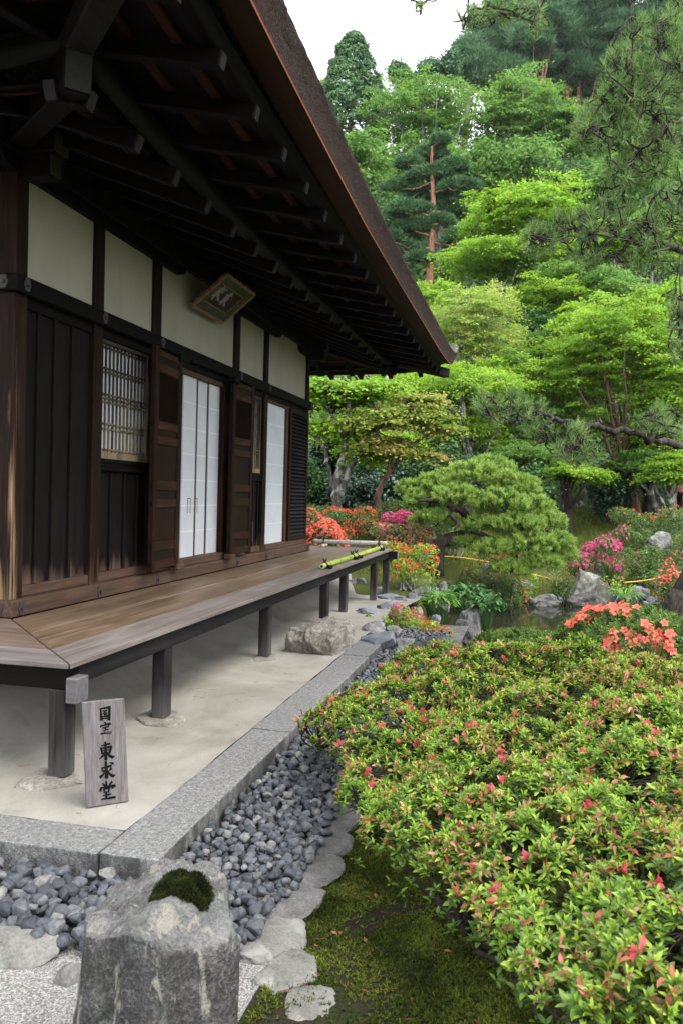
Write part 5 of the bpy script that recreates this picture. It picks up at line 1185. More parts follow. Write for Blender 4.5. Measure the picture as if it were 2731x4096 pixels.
for q, (px, py, wd, hh, dp, lf, lb) in enumerate((
        (1345, 745, 75, 48, 29, L_YMAPLE, 'yellow-green maple whose top shows above the big bright maple'), (1185, 880, 85, 50, 25.5, L_MAPLE, 'green maple between the pale maple and the lower pine branch'),
        (1300, 930, 95, 48, 27, L_MAPLE, 'green maple just above the lower pine branch'), (1060, 985, 75, 36, 24.2, L_MAPLE, 'bright low maple to the left above the clipped pine'),
        (1180, 1045, 115, 30, 24.6, L_BROAD, 'layered maple forming the green band above the clipped pine'), (1530, 720, 85, 60, 28, L_YMAPLE, 'yellow-green maple at the right edge above the big bright maple'),
        (1260, 590, 90, 45, 35, L_MAPLE, 'maple between the brightest yellow-green one and the near pine branch'), (985, 690, 60, 40, 31, L_MAPLE, 'bright maple spray beside the roof edge below the red-trunked pine'),
        (1420, 690, 80, 45, 32, L_BROAD, 'green maple in the hollow right of the near pine branch'), (1500, 1062, 80, 26, 24.5, L_BROAD, 'low green maple in front of the dark forked trunks'),
        (1240, 760, 60, 40, 32, L_BROAD2, 'dark evergreen in the hollow above the small grey-green pine'), (1545, 1080, 50, 40, 23, L_MAPLE, 'bright maple spray at the right edge above the visitor'),
        (840, 1010, 110, 40, 22, L_MAPLE, 'green maple layer behind the orange-tinted maple'), (1365, 560, 90, 60, 41, L_MAPLE, 'yellow-green tree showing through the near pine branch'))):
    tpx('maple_tree' if lf is not L_BROAD2 else 'broadleaf_tree', px, py, wd, hh, dp, 300+q, lf, B_GREY, lb, group=MG, kind='maple', n_cl=int(wd*1.15), per=120, ls=.0045*dp, asp=.8, cr=.0155*dp, tr=.12, inner=.4, lump=.4)
# multi-trunk grey maple and the orange maple with drawn trunks
def drawn_tree(name, depth, stems, crowns, leaf, bk, label, seed, ls=.10, per=110, cr=.36, cat='tree', group=None):
    r = np.random.default_rng(seed); k = mpp(depth); b0 = at(*stems[0][0][:2], depth); base = np.array([b0[0], b0[1], gz(b0[0], b0[1])-.1])
    root = empty(name, tuple(base), label, cat, group); wd = NP(); pts_ = []
    for q, st in enumerate(stems):
        dz_ = r.uniform(-.4, .4)
        P_ = spline([at(x, y, depth + dz_*i/max(1, len(st)-1)) for i, (x, y, w_) in enumerate(st)], 5)
        if q == 0: P_[0, 2] = base[2]
        w_ = np.interp(np.linspace(0, len(st)-1, len(P_)), np.arange(len(st)), [s_[2] for s_ in st])*k/2
        P_[1:-1] += r.normal(0, .012, P_[1:-1].shape); wd.tube(P_, w_, 8); pts_.append(P_)
    allp = np.concatenate(pts_); lv_ = NP()
    for (x, y, hw, hh, n_cl) in crowns:
        P_, d = crown_points(n_cl, (hw*k*.8, hw*k, hh*k), r, .4, -.8, .3, 8, .7); P_ = P_ + at(x, y, depth)
        for p_ in P_:
            q = np.argmin(((allp-p_)**2).sum(1)); wd.tube(curve(allp[q], p_, r.normal(size=3)*.1+[0, 0, .1], 5, r, .02), np.linspace(.018, .004, 5), 4)
        M_ = len(P_)*per; idx = np.repeat(np.arange(len(P_)), per); o_ = unit(d[idx]*[1, 1, 0]+r.normal(size=(len(P_), 3))[idx]*[.5, .5, 0]); s2_ = np.stack([-o_[:, 1], o_[:, 0], o_[:, 2]*0], 1)
        u, v_ = r.normal(0, .9, M_)*cr, r.normal(0, .5, M_)*cr; g_ = o_*u[:, None]+s2_*v_[:, None]; g_[:, 2] += r.normal(0, .08, M_)*cr - .15*np.maximum(u, 0)**2/cr
        lv_.add(*leaf_quads(P_[idx]+g_, np.array([0, 0, 1.])+d[idx]*.2+r.normal(size=(M_, 3))*.4, ls*r.uniform(.6, 1.3, M_), .8, r))
    wd.build('trunk', bk, root, True, tuple(base)); lv_.build('crown', leaf, root, False, tuple(base)); return root
drawn_tree('maple_tree', 18.5, [[(775,1160,24),(772,1105,18),(790,1040,14),(795,990,12),(800,930,9),(805,880,6)], [(780,1140,18),(805,1075,13),(832,1030,11),(850,990,9),(875,950,6)], [(768,1120,13),(752,1070,10),(745,1030,8),(720,1000,7),(705,990,5)], [(790,1010,9),(776,980,8),(760,950,5)], [(828,1035,8),(812,990,7),(808,960,5)], [(850,990,9),(855,940,8),(850,890,7),(835,850,5)], [(855,920,8),(880,880,7),(900,850,5)]],
    [(790,915,85,45,45), (735,900,40,40,16), (760,985,50,30,14), (870,900,50,35,18), (830,1040,70,40,14)], L_MAPLE, B_GREY, 'old maple with grey lichen-covered forked trunks beside the hall', 111, group=MG)
drawn_tree('maple_tree', 18.0, [[(866,1160,18),(872,1120,14),(892,1085,12),(888,1050,8),(868,1010,8),(862,960,7),(868,920,5)], [(892,1085,12),(910,1065,9),(914,1045,6)], [(862,990,6),(880,965,5),(900,950,3)]],
    [(870,965,100,22,42), (940,950,75,26,30), (880,1025,75,22,24), (940,1045,55,22,12), (960,915,50,14,10), (1000,985,45,16,10)], L_ORANGE, B_BROWN, 'orange-tinted maple with a slanting reddish trunk', 112, ls=.085, per=120, cr=.32, group=MG)
# undergrowth covering the hill: one mass
r = np.random.default_rng(77); ug = NP()
for q in range(1700):
    dp = r.uniform(29, 108); px = r.uniform(690, 1700); c = at(px, 1000, dp); zz = gz(c[0], c[1]); hgt = r.uniform(1.2, 3.4)*(dp/55)**.5; n_ = 150
    g_ = unit(r.normal(size=(n_, 3)))*[hgt*.8, hgt*.8, hgt*.75]*r.uniform(.6, 1, (n_, 1)); ug.add(*leaf_quads(np.array([c[0], c[1], zz+hgt*.35])+g_, unit(g_)+[0, 0, .5]+r.normal(size=(n_, 3))*.5, (.011*dp)*r.uniform(.5, 1.1, n_), .65, r))
tag(ug.build('hillside_undergrowth', leafmat('undergrowth_foliage', (.035,.09,.02,1), (.085,.18,.034,1), (.16,.28,.055,1), .45, big=.75, bigscale=.12)), 'dense green undergrowth covering the wooded hillside', 'undergrowth', None, 'stuff')
# ------------------------------------------------------------------ clipped pine by the pond
r = np.random.default_rng(31)
pads = ((1090,1088,92,34,.3),(1010,1112,70,32,.2),(1180,1112,62,32,.1),(958,1150,36,30,0),(1050,1142,70,34,-.3),(1150,1152,70,34,-.35),(1225,1162,50,30,-.2),(995,1190,52,24,-.3),(1255,1198,48,26,-.4),(1185,1205,64,28,-.6),(1105,1205,46,22,-.5),(1275,1238,40,24,-.6),(1218,1248,60,26,-.8),(1295,1272,30,20,-.7),(1140,1258,54,22,-.7),(1240,1292,50,22,-.9),(1170,1305,46,18,-.9),(1070,1245,40,16,-.4),(940,1122,30,22,.3),(1125,1068,60,26,.5))
b0 = at(1003, 1262, 14.6); base = np.array([b0[0], b0[1], gz(b0[0], b0[1])-.05])
cp = empty('clipped_pine', tuple(base), 'broad cloud-pruned pine with fresh green candles beside the pond', 'pine tree')
wd = NP(); k = mpp(14.8)
tr_ = spline([base, at(1005,1258,14.6), at(1025,1240,14.6), at(1062,1228,14.7), at(1078,1205,14.8), at(1062,1175,14.8), at(1045,1160,14.9), at(1075,1120,15)], 6)
trr = np.linspace(.15, .04, len(tr_)); wd.tube(tr_, trr, 8); allp = [tr_]
for pts_ in (((1062,1228),(1090,1222),(1140,1240),(1200,1255)), ((1078,1205),(1120,1195),(1180,1190),(1240,1200)), ((1048,1160),(1030,1180),(1050,1200),(1045,1215)), ((1060,1172),(1000,1150),(960,1150))):
    c = spline([at(x, y, 14.6-.12*i) for i, (x, y) in enumerate(pts_)], 5); wd.tube(c, np.linspace(.06, .02, len(c)), 6); allp.append(c)
allp = np.concatenate(allp); new, old = NP(), NP()
for (x, y, hw, hh, dz) in pads:
    c = at(x, y+hh*.25, 15+dz); q = np.argmin(((allp-c)**2).sum(1)); wd.tube(curve(allp[q], c-[0, 0, .05], r.normal(size=3)*.1, 6, r, .02), np.linspace(.03, .012, 6), 5)
    n_ = int(6.4*hw); d = unit(r.normal(size=(n_*2, 3))); d = d[d[:, 2] > -.25][:n_]; n_ = len(d)
    lm = 1 + .26*np.array([mnoise.noise((q*2.4+x).tolist()) for q in d])
    d_ok = np.array([mnoise.noise((q*3.1+y).tolist()) for q in d]) > -.08; d, lm = d[d_ok], lm[d_ok]; n_ = len(d)
    P_ = c + d*lm[:, None]*np.array([hw*k*.7, hw*k*.94, hh*k*1.0])*r.uniform(.82, 1.04, (n_, 1))
    m_ = 24; C = np.repeat(P_, m_, 0) + r.normal(0, .012, (n_*m_, 3)); D_ = np.repeat(d*[.5, .5, .35]+[0, 0, .75], m_, 0)+r.normal(size=C.shape)*.33
    new.add(*needles(C, D_, .070*r.uniform(.5, 1.25, len(C)), .012, r))
    m_ = 7; C = np.repeat(P_*.55+c*.45+(P_-c)*.33, m_, 0)+r.normal(0, .03, (n_*m_, 3)); old.add(*needles(C, np.repeat(d, m_, 0)+r.normal(size=C.shape)*.6, .09*r.uniform(.6, 1.2, len(C)), .012, r))
wd.build('trunk', B_DARK, cp, True, tuple(base)); new.build('new_candles', L_TRIM, cp, False, tuple(base)); old.build('old_needles', L_TRIMD, cp, False, tuple(base))

# ------------------------------------------------------------------ azaleas in the middle distance
def petals(C, Nn, s, r, n_p=5):
    """open five-petalled blossoms"""
    n_ = len(C); Nn = unit(Nn); t = unit(np.cross(Nn, r.normal(size=(n_, 3)))); b_ = np.cross(Nn, t); V = []
    s = np.asarray(s).reshape(-1, 1)*np.ones((n_, 1))
    for q in range(n_p):
        a_ = q*2*math.pi/n_p + r.uniform(-.15, .15, (n_, 1)); d = t*np.cos(a_)+b_*np.sin(a_); sd_ = np.cross(Nn, d); o = d*.85+Nn*.35; tip = d*1.0+Nn*.18
        V.append(np.stack([C+d*s*.08, C+o*s*.62+sd_*s*.36, C+tip*s, C+o*s*.62-sd_*s*.36], 1))
    V = np.concatenate(V, 1).reshape(-1, 3); return V, np.arange(len(V)).reshape(-1, 4)
def azalea(px, py, wpx, hpx, depth, seed, label, bl, n_bl, leaf=None, ls=.05, bs=.032, side=None, n_lf=None, flat=.8, down=True):
    r = np.random.default_rng(seed); k = mpp(depth); c = at(px, py, depth); zb = gz(c[0], c[1]); top_ = c[2]+hpx*k; bot_ = min(c[2]-hpx*k, zb+.12) if down else c[2]-hpx*k; c = np.array([c[0], c[1], (top_+bot_)/2]); rad = np.array([wpx*k*flat, wpx*k, (top_-bot_)/2])
    root = empty('azalea_bush', (c[0], c[1], zb), label, 'azalea bush'); o_ = (c[0], c[1], zb)
    nl_ = 14; lc = unit(r.normal(size=(nl_, 3))*[1, 1, .7])*r.uniform(.5, .85, (nl_, 1)); lc[:, 2] = r.uniform(-.75, .55, nl_); lr = r.uniform(.26, .48, nl_); lc[0] = [0, 0, -.1]; lr[0] = .62
    def pts(n_, lo, hi, zmin=-.75):
        q = r.choice(nl_, n_*3, p=lr**2/(lr**2).sum()); d = unit(r.normal(size=(n_*3, 3))); p = lc[q]+d*lr[q][:, None]*r.uniform(lo, hi, (n_*3, 1))
        ins = (np.linalg.norm(p[:, None]-lc[None], axis=2) < lr*.86*lo).any(1); k_ = (~ins) & (d[:, 2] > zmin); p, d = p[k_][:n_], d[k_][:n_]
        return c + p*rad*1.02, d
    n_lf = n_lf or int(min(9000, 3.4*(rad[0]*rad[1]+rad[1]*rad[2]+rad[0]*rad[2])*2/(ls*ls*.5)))
    P_, d = pts(n_lf, .72, 1.03); lv_ = NP(); lv_.add(*leaf_quads(P_, d+[0, 0, .7]+r.normal(size=P_.shape)*.6, ls*r.uniform(.6, 1.3, len(P_)), .5, r)); lv_.build('foliage', leaf or L_AZM, root, False, o_)
    for bm_, n_, filt in ((bl if isinstance(bl, list) else [(bl, n_bl, None)]) if bl else []):
        P_, d = pts(int(n_), .98, 1.07, -.25)
        # blossoms sit in drifts
        dr = np.array([mnoise.noise((p*2.2/max(rad)+seed).tolist()) for p in P_]); keep = dr > -.22
        if filt: keep &= np.array([filt((p[1]-c[1])/rad[1], (p[2]-c[2])/rad[2]) for p in P_])
        P_, d = P_[keep], d[keep]
        if len(P_): b = NP(); b.add(*petals(P_, d+r.normal(size=P_.shape)*.35+[0, 0, .15], bs*r.uniform(.75, 1.15, len(P_)), r)); b.build('blossoms', bm_, root, False, o_)
    w_ = NP()
    for q in range(9):
        e_, _ = pts(24, .5, .8, -.2); w_.tube(curve(np.array([c[0], c[1], zb-.03])+r.normal(0, .05, 3)*[1, 1, 0], e_[0], r.normal(size=3)*.08, 6, r, .015), np.linspace(.02, .006, 6), 5)
    w_.build('branches', B_PALE, root, True, o_); return root
azalea(742, 1215, 62, 48, 15.6, 201, 'azalea bush smothered in coral-red blossom beside the end wall of the hall', L_CORAL, 1500, bs=.029)
azalea(805, 1192, 78, 46, 16.6, 202, 'large azalea bush dotted with red blossom behind the veranda', L_RED, 900, bs=.026)
azalea(903, 1200, 48, 30, 16.4, 203, 'azalea bush covered with magenta blossom', L_MAG, 1300, bs=.029)
azalea(938, 1228, 76, 32, 15.2, 204, 'low azalea bush with faded salmon blossom and pink at its right end', [(L_SALM, 1000, None), (L_MAG, 120, lambda u, v: u < -.45), (L_CORAL, 120, lambda u, v: u < -.6)], 0, bs=.022)
azalea(940, 1272, 60, 34, 13.3, 205, 'open bright green azalea bush with orange-red blossom by the veranda corner', L_RED, 420, leaf=L_AZ, bs=.022, ls=.045)
azalea(880, 1166, 85, 22, 18.2, 206, 'dark green bush with a few pink flowers at the foot of the slanting trunk', L_MAG, 45, bs=.029)
azalea(735, 1172, 45, 20, 18.0, 207, 'clipped dark green bush at the foot of the grey forked trunks', None, 0)
azalea(1150, 1248, 62, 24, 15.8, 208, 'azalea bush with orange blossom peeping out under the clipped pine', L_CORAL, 480, bs=.029)
azalea(1372, 1258, 50, 30, 16.8, 209, 'azalea bush full of bright pink blossom to the right of the clipped pine', L_MAG, 620, bs=.032)
azalea(1330, 1275, 28, 18, 16.4, 218, 'small sprig of pink azalea at the edge of the clipped pine', L_MAG, 130, bs=.032)
azalea(1445, 1232, 56, 30, 18.5, 210, 'dark green azalea mound with pink blossom on its left shoulder', [(L_MAG, 160, lambda u, v: u > .1)], 0, bs=.032)
azalea(1545, 1302, 38, 42, 14.8, 211, 'azalea bush with coral blossom at the right edge above the leaning trunk', L_CORAL, 480, leaf=L_AZM, bs=.029)
azalea(1470, 1275, 50, 30, 16.8, 212, 'low flat green azalea with pale stems and one red flower', L_RED, 10, leaf=L_AZM, bs=.029)
azalea(1410, 1330, 34, 26, 15.9, 213, 'thin pale green azalea with sparse pink blossom among the pond rocks', L_MAG, 70, leaf=L_AZ, bs=.026, n_lf=900)
azalea(1468, 1182, 72, 26, 21, 214, 'wide dark azalea mound with scattered red flowers behind the moss lawn', L_RED, 70, bs=.035)
azalea(1535, 1190, 70, 34, 20, 215, 'dark azalea mound with red flowers in front of the visitor', L_RED, 110, bs=.035)
azalea(1545, 1245, 50, 36, 18, 216, 'dark green bush below the red-flowered mound at the right', L_RED, 30, bs=.029)
azalea(1455, 1128, 32, 16, 26.5, 217, 'green bush beneath the rope fence with a few red flowers', L_RED, 30, bs=.032)
azalea(928, 1418, 44, 36, 9.6, 221, 'small azalea with pink and coral blossom by the pond-side rocks', [(L_MAG, 260, lambda u, v: v > .0), (L_CORAL, 160, lambda u, v: u > .1)], 0, leaf=L_AZ, ls=.032, bs=.016)
azalea(985, 1445, 50, 30, 9.2, 222, 'small azalea with scarlet blossom at its right end beside the dark waterline rock', [(L_RED, 220, lambda u, v: u < .35)], 0, leaf=L_AZ, ls=.032, bs=.018)
azalea(882, 1430, 16, 18, 9.3, 223, 'spindly green seedling among the rocks left of the pink azalea', None, 0, leaf=L_AZ, ls=.03, n_lf=260)
azalea(850, 1420, 14, 16, 9.5, 224, 'little green shrub growing from the layered blue-grey rock', None, 0, leaf=L_AZ, ls=.03, n_lf=220)
azalea(1150, 1322, 60, 22, 15.6, 225, 'low green shrubs under the clipped pine behind the far rocks', None, 0, leaf=L_AZM)
azalea(1290, 1345, 36, 22, 15.8, 226, 'dark green shrub hanging over the pond left of the big mossy rock', None, 0, leaf=L_AZM)
azalea(1095, 1345, 30, 24, 14.2, 227, 'small leafy shrub with one red flower behind the broad-leaved plants', L_RED, 6, leaf=L_AZM)
azalea(1235, 1225, 40, 20, 18.5, 228, 'green shrub behind the clipped pine on the moss bank', None, 0)
azalea(1080, 1312, 46, 18, 15.2, 231, 'low shrubs at the foot of the clipped pine above the tall grey rock', None, 0, leaf=L_AZM)
azalea(1205, 1325, 34, 14, 16.0, 232, 'low shrub in front of the yellow rope end by the clipped pine', None, 0, leaf=L_AZ)
azalea(1500, 1318, 50, 18, 16.6, 233, 'low green shrubs under the right yellow rope', None, 0, leaf=L_AZM)
azalea(1045, 1240, 40, 22, 16.8, 234, 'green shrub behind the bent trunk of the clipped pine', L_CORAL, 60)
azalea(1000, 1195, 60, 26, 18, 235, 'dark green clipped shrub between the magenta azalea and the clipped pine', None, 0)
azalea(985, 1315, 26, 14, 13.0, 229, 'low green sprouts on the moss behind the last veranda post', None, 0, leaf=L_AZ, n_lf=350, ls=.04)
azalea(930, 1320, 24, 12, 13.2, 230, 'low green sprouts beneath the open azalea by the veranda corner', None, 0, leaf=L_AZ, n_lf=300, ls=.04)

def leafy_plant(px, py, wpx, hpx, depth, seed, leaf, label, n_=90, L_=.16, wdt=.35, cat='leafy plant', name='leafy_plant'):
    r = np.random.default_rng(seed); k = mpp(depth); c = at(px, py, depth); zb = max(gz(c[0], c[1]), -.8); rx, rz = wpx*k, hpx*k
    root = None; lv_ = NP()
    d = unit(r.normal(size=(n_*2, 3))); d = d[d[:, 2] > -.2][:n_]; P_ = c + d*np.array([rx*.75, rx*.8, rz*.85])*r.uniform(.55, 1, (len(d), 1))
    for p_, q in zip(P_, d):
        out = unit(np.array([q[0], q[1], .25])); up = np.array([0, 0, 1.]); sd_ = unit(np.cross(out, up)); l_ = L_*r.uniform(.7, 1.2); w_ = l_*wdt*.5
        tt_ = np.array([0, .35, .7, 1.]); bend = np.array([0, .10, .05, -.25])*l_; wv = np.array([.15, 1, .75, .03])*w_
        A = p_ + out*(tt_*l_)[:, None] + up*bend[:, None]; lft, rgt = A+sd_*wv[:, None]+up*wv[:, None]*.3, A-sd_*wv[:, None]+up*wv[:, None]*.3
        V_ = np.concatenate([lft, A, rgt]); Q_ = [(i, i+1, 5+i, 4+i) for i in range(3)]+[(4+i, 5+i, 9+i, 8+i) for i in range(3)]; lv_.add(V_, Q_)
    root = empty(name, (c[0], c[1], zb), label, cat); lv_.build('foliage', leaf, root, False, (c[0], c[1], zb))
    w_ = NP()
    for p_ in P_[::4]: w_.tube(curve([c[0], c[1], zb-.02], p_, [0, 0, .05], 4), [.007, .005, .004, .003], 4)
    w_.build('stems', L_HOSTAD, root, False, (c[0], c[1], zb)); return root
leafy_plant(1010, 1388, 42, 34, 11.4, 241, L_HOSTA, 'clump of light green arching broad leaves by the near pond edge', 150, .15, .34)
leafy_plant(1075, 1368, 46, 22, 12.2, 242, L_HOSTAD, 'darker broad-leaved plant behind the pointed grey rock', 150, .17, .42)
leafy_plant(1115, 1398, 32, 36, 11.6, 243, L_HOSTAD, 'dark broad-leaved plant drooping over the water right of the pointed rock', 130, .16, .42)
leafy_plant(1435, 1375, 22, 16, 15.3, 244, L_HOSTA, 'fern arching over the water beside the brown mossy rock', 60, .32, .10)
leafy_plant(1150, 1330, 34, 16, 15.2, 245, L_GRASS, 'tuft of pale grass above the hump-backed rock', 90, .30, .06)
leafy_plant(1275, 1340, 24, 22, 15.9, 246, L_GRASS, 'dry grass tuft hanging by the upright blue-grey block', 90, .32, .05)
leafy_plant(1400, 1300, 44, 20, 16.6, 247, L_GRASS, 'tall grass behind the big mossy rock', 120, .38, .04)
leafy_plant(1540, 1350, 40, 20, 15.8, 248, L_GRASS, 'grass on the bank behind the leaning trunk', 120, .32, .05)
leafy_plant(985, 1342, 40, 12, 12.4, 249, L_GRASS, 'thin grass on the moss slope beside the pale rounded rock', 90, .22, .04)

# ------------------------------------------------------------------ ropes, posts and visitors across the pond
def rope(name, pts, r_, mat, label, cat='rope'):
    P_ = spline(pts, 8); o = MB().tube(P_, r_, 7).build(name, mat, None, smooth=True); return tag(o, label, cat)
rope('straw_rope', [at(1005,1277,16.0), at(1060,1281,16.2), at(1115,1290,16.3), at(1167,1302,16.3), at(1215,1317,16.3), at(1262,1329,16.2)], .012, ROPEY, 'long yellow straw rope sagging behind the clipped pine')
rope('straw_rope', [at(1431,1338,16.3), at(1475,1334,16.3), at(1520,1326,16.2), at(1570,1312,16)], .012, ROPEY, 'yellow straw rope stretched toward the leaning pine trunk')
for q, (px, y0, y1, w_, mt, lb) in enumerate(((1359, 1100, 1152, 5.5, B_PALE, 'pale upright fence post above the border stones'), (1384, 1108, 1156, 5.5, B_DARK, 'dark fence post next to the pale one'), (1434, 1090, 1124, 4, B_BROWN, 'reddish fence post holding the brown rope'))):
    dp = 29.0; a_, b_ = at(px, y0, dp), at(px, y1, dp); b_[2] = min(b_[2], gz(b_[0], b_[1])-.05); rad = w_*mpp(dp)/2
    tag(MB().tube([b_, (a_+b_)/2, a_-[0, 0, .02], a_], [rad, rad, rad, rad*.8], 10).build('fence_post', mt, None, smooth=True), lb, 'post', 'posts of the far rope fence')
rope('fence_rope', [at(1384,1112,29), at(1408,1112,29), at(1434,1093,29)], .02, ROPEB, 'brown rope sagging between the dark post and the reddish post')
rope('fence_rope', [at(1434,1094,29), at(1470,1104,29), at(1500,1102,29)], .02, ROPEB, 'brown rope running right from the reddish post')
def person(loc, hgt, yaw, cols, label, pack=None):
    """one continuous body grown on a skeleton with a skin modifier"""
    root_loc = Vector(loc); S = hgt/1.75
    V = []; E = []; R = []
    def v(x, y, z, r_, p=None):
        V.append((x*S, y*S, z*S)); R.append(r_*S); i = len(V)-1
        if p is not None: E.append((p, i))
        return i
    pel = v(0, 0, .95, .15); wa = v(0, 0, 1.12, .135, pel); ch = v(.01, 0, 1.32, .155, wa); nk = v(.0, 0, 1.47, .06, ch); hd = v(.02, 0, 1.60, .095, nk); v(.02, 0, 1.70, .085, hd)
    for s_ in (-1, 1):
        hp = v(0, .09*s_, .88, .10, pel); kn = v(.03*s_, .10*s_, .50, .068, hp); an = v(-.02*s_, .10*s_, .10, .045, kn); ft = v(-.01*s_, .10*s_, .04, .042, an); v(.17-.02*s_, .11*s_, .035, .035, ft)
        sh = v(0, .19*s_, 1.40, .07, ch); el = v(-.02, .25*s_, 1.12, .046, sh); wr = v(.10, .24*s_, .90, .03, el); pm = v(.13, .23*s_, .83, .032, wr)
        for f_, (dx, dy, L_) in enumerate(((.04, .03, .05), (.025, .02, .075), (.015, .005, .085), (.005, -.01, .08), (-.005, -.025, .06))):
            k_ = v(.13+dx*.8, (.23)*s_+dy*s_, .80, .009, pm); v(.135+dx, .23*s_+dy*s_, .80-L_*.9, .007, k_)
    me = bpy.data.meshes.new('person'); me.from_pydata(V, E, []); o = bpy.data.objects.new('person', me); link(o)
    md = o.modifiers.new('skin', 'SKIN'); 
    for i, sv in enumerate(me.skin_vertices[0].data): sv.radius = (R[i], R[i])
    me.skin_vertices[0].data[0].use_root = True
    o.modifiers.new('sub', 'SUBSURF').levels = 1
    dg = bpy.context.evaluated_depsgraph_get(); m2 = bpy.data.meshes.new_from_object(o.evaluated_get(dg)); o.modifiers.clear(); o.data = m2; m2.materials.clear()
    for c_ in cols: m2.materials.append(c_)
    for p in m2.polygons:
        c_ = p.center/S; p.use_smooth = True
        if c_.z > 1.47 or (abs(c_.y) > .17 and c_.z < .92): p.material_index = 0
        elif c_.z > .96: p.material_index = 1
        elif c_.z > .09: p.material_index = 2
        else: p.material_index = 3
    o.location = root_loc; o.rotation_euler = (0, 0, yaw)
    V_, F_ = ico(3); Vh = V_*np.array([.112, .105, .12])*S; Vh = Vh[:, :]; keep = (V_[F_].mean(1)[:, 2] > -.1) | (V_[F_].mean(1)[:, 0] < -.25)
    npmesh('hair', Vh+np.array([.005, 0, 1.645])*S, [F_[keep]], HAIR, None, True, o)
    fc = NP()
    for s_ in (-1, 1): fc.add(V_*np.array([.012, .014, .009])*S+np.array([.112, .035*s_, 1.63])*S, None, F_)
    npm = fc.build('eyes', INK, o); nb = NP(); nb.add(V_*np.array([.02, .012, .022])*S+np.array([.122, 0, 1.605])*S, None, F_); nb.build('nose', cols[0], o)
    if pack:
        pm_ = NP(); pm_.add(V_/np.maximum(np.abs(V_).max(1, keepdims=True)**.6, .2)*np.array([.10, .15, .21])*S+np.array([-.20, 0, 1.24])*S, None, F_); bp = pm_.build('backpack', pack, None, True); bp.location = root_loc; bp.rotation_euler = (0, 0, yaw); tag(bp, 'dark backpack with a red strap worn by the visitor at the right edge', 'backpack')
        MB().tube(spline([np.array(q)*S for q in ((-.12, -.10, 1.42), (.06, -.13, 1.44), (.15, -.13, 1.28), (.02, -.17, 1.1))], 5), .016*S, 6).build('strap', plain('red_strap', (.55, .04, .03)), bp)
    return tag(o, label, 'person')
SKIN = plain('skin', (.52, .33, .25), .6, .4, .06); HAIR = plain('dark_hair', (.012, .010, .009), .5, .5, .2, 40)
p_ = at(1563, 1150, 26.5); person((p_[0], p_[1], gz(p_[0], p_[1])-.01), 1.66, 2.2, [SKIN, plain('pink_shirt', (.62, .22, .26)), plain('black_trousers', (.012, .012, .014)), plain('dark_shoes', (.03, .03, .03))], 'visitor in a pink top and black trousers at the right edge', plain('black_pack', (.015, .015, .018)))
p_ = at(1292, 1110, 30.5); person((p_[0], p_[1], gz(p_[0], p_[1])-.01), 1.62, 1.2, [SKIN, plain('pale_blue_shirt', (.62, .70, .80)), plain('grey_trousers', (.10, .10, .11)), plain('brown_shoes', (.06, .04, .03))], 'visitor in a pale blue shirt half hidden behind the flat-topped maple')

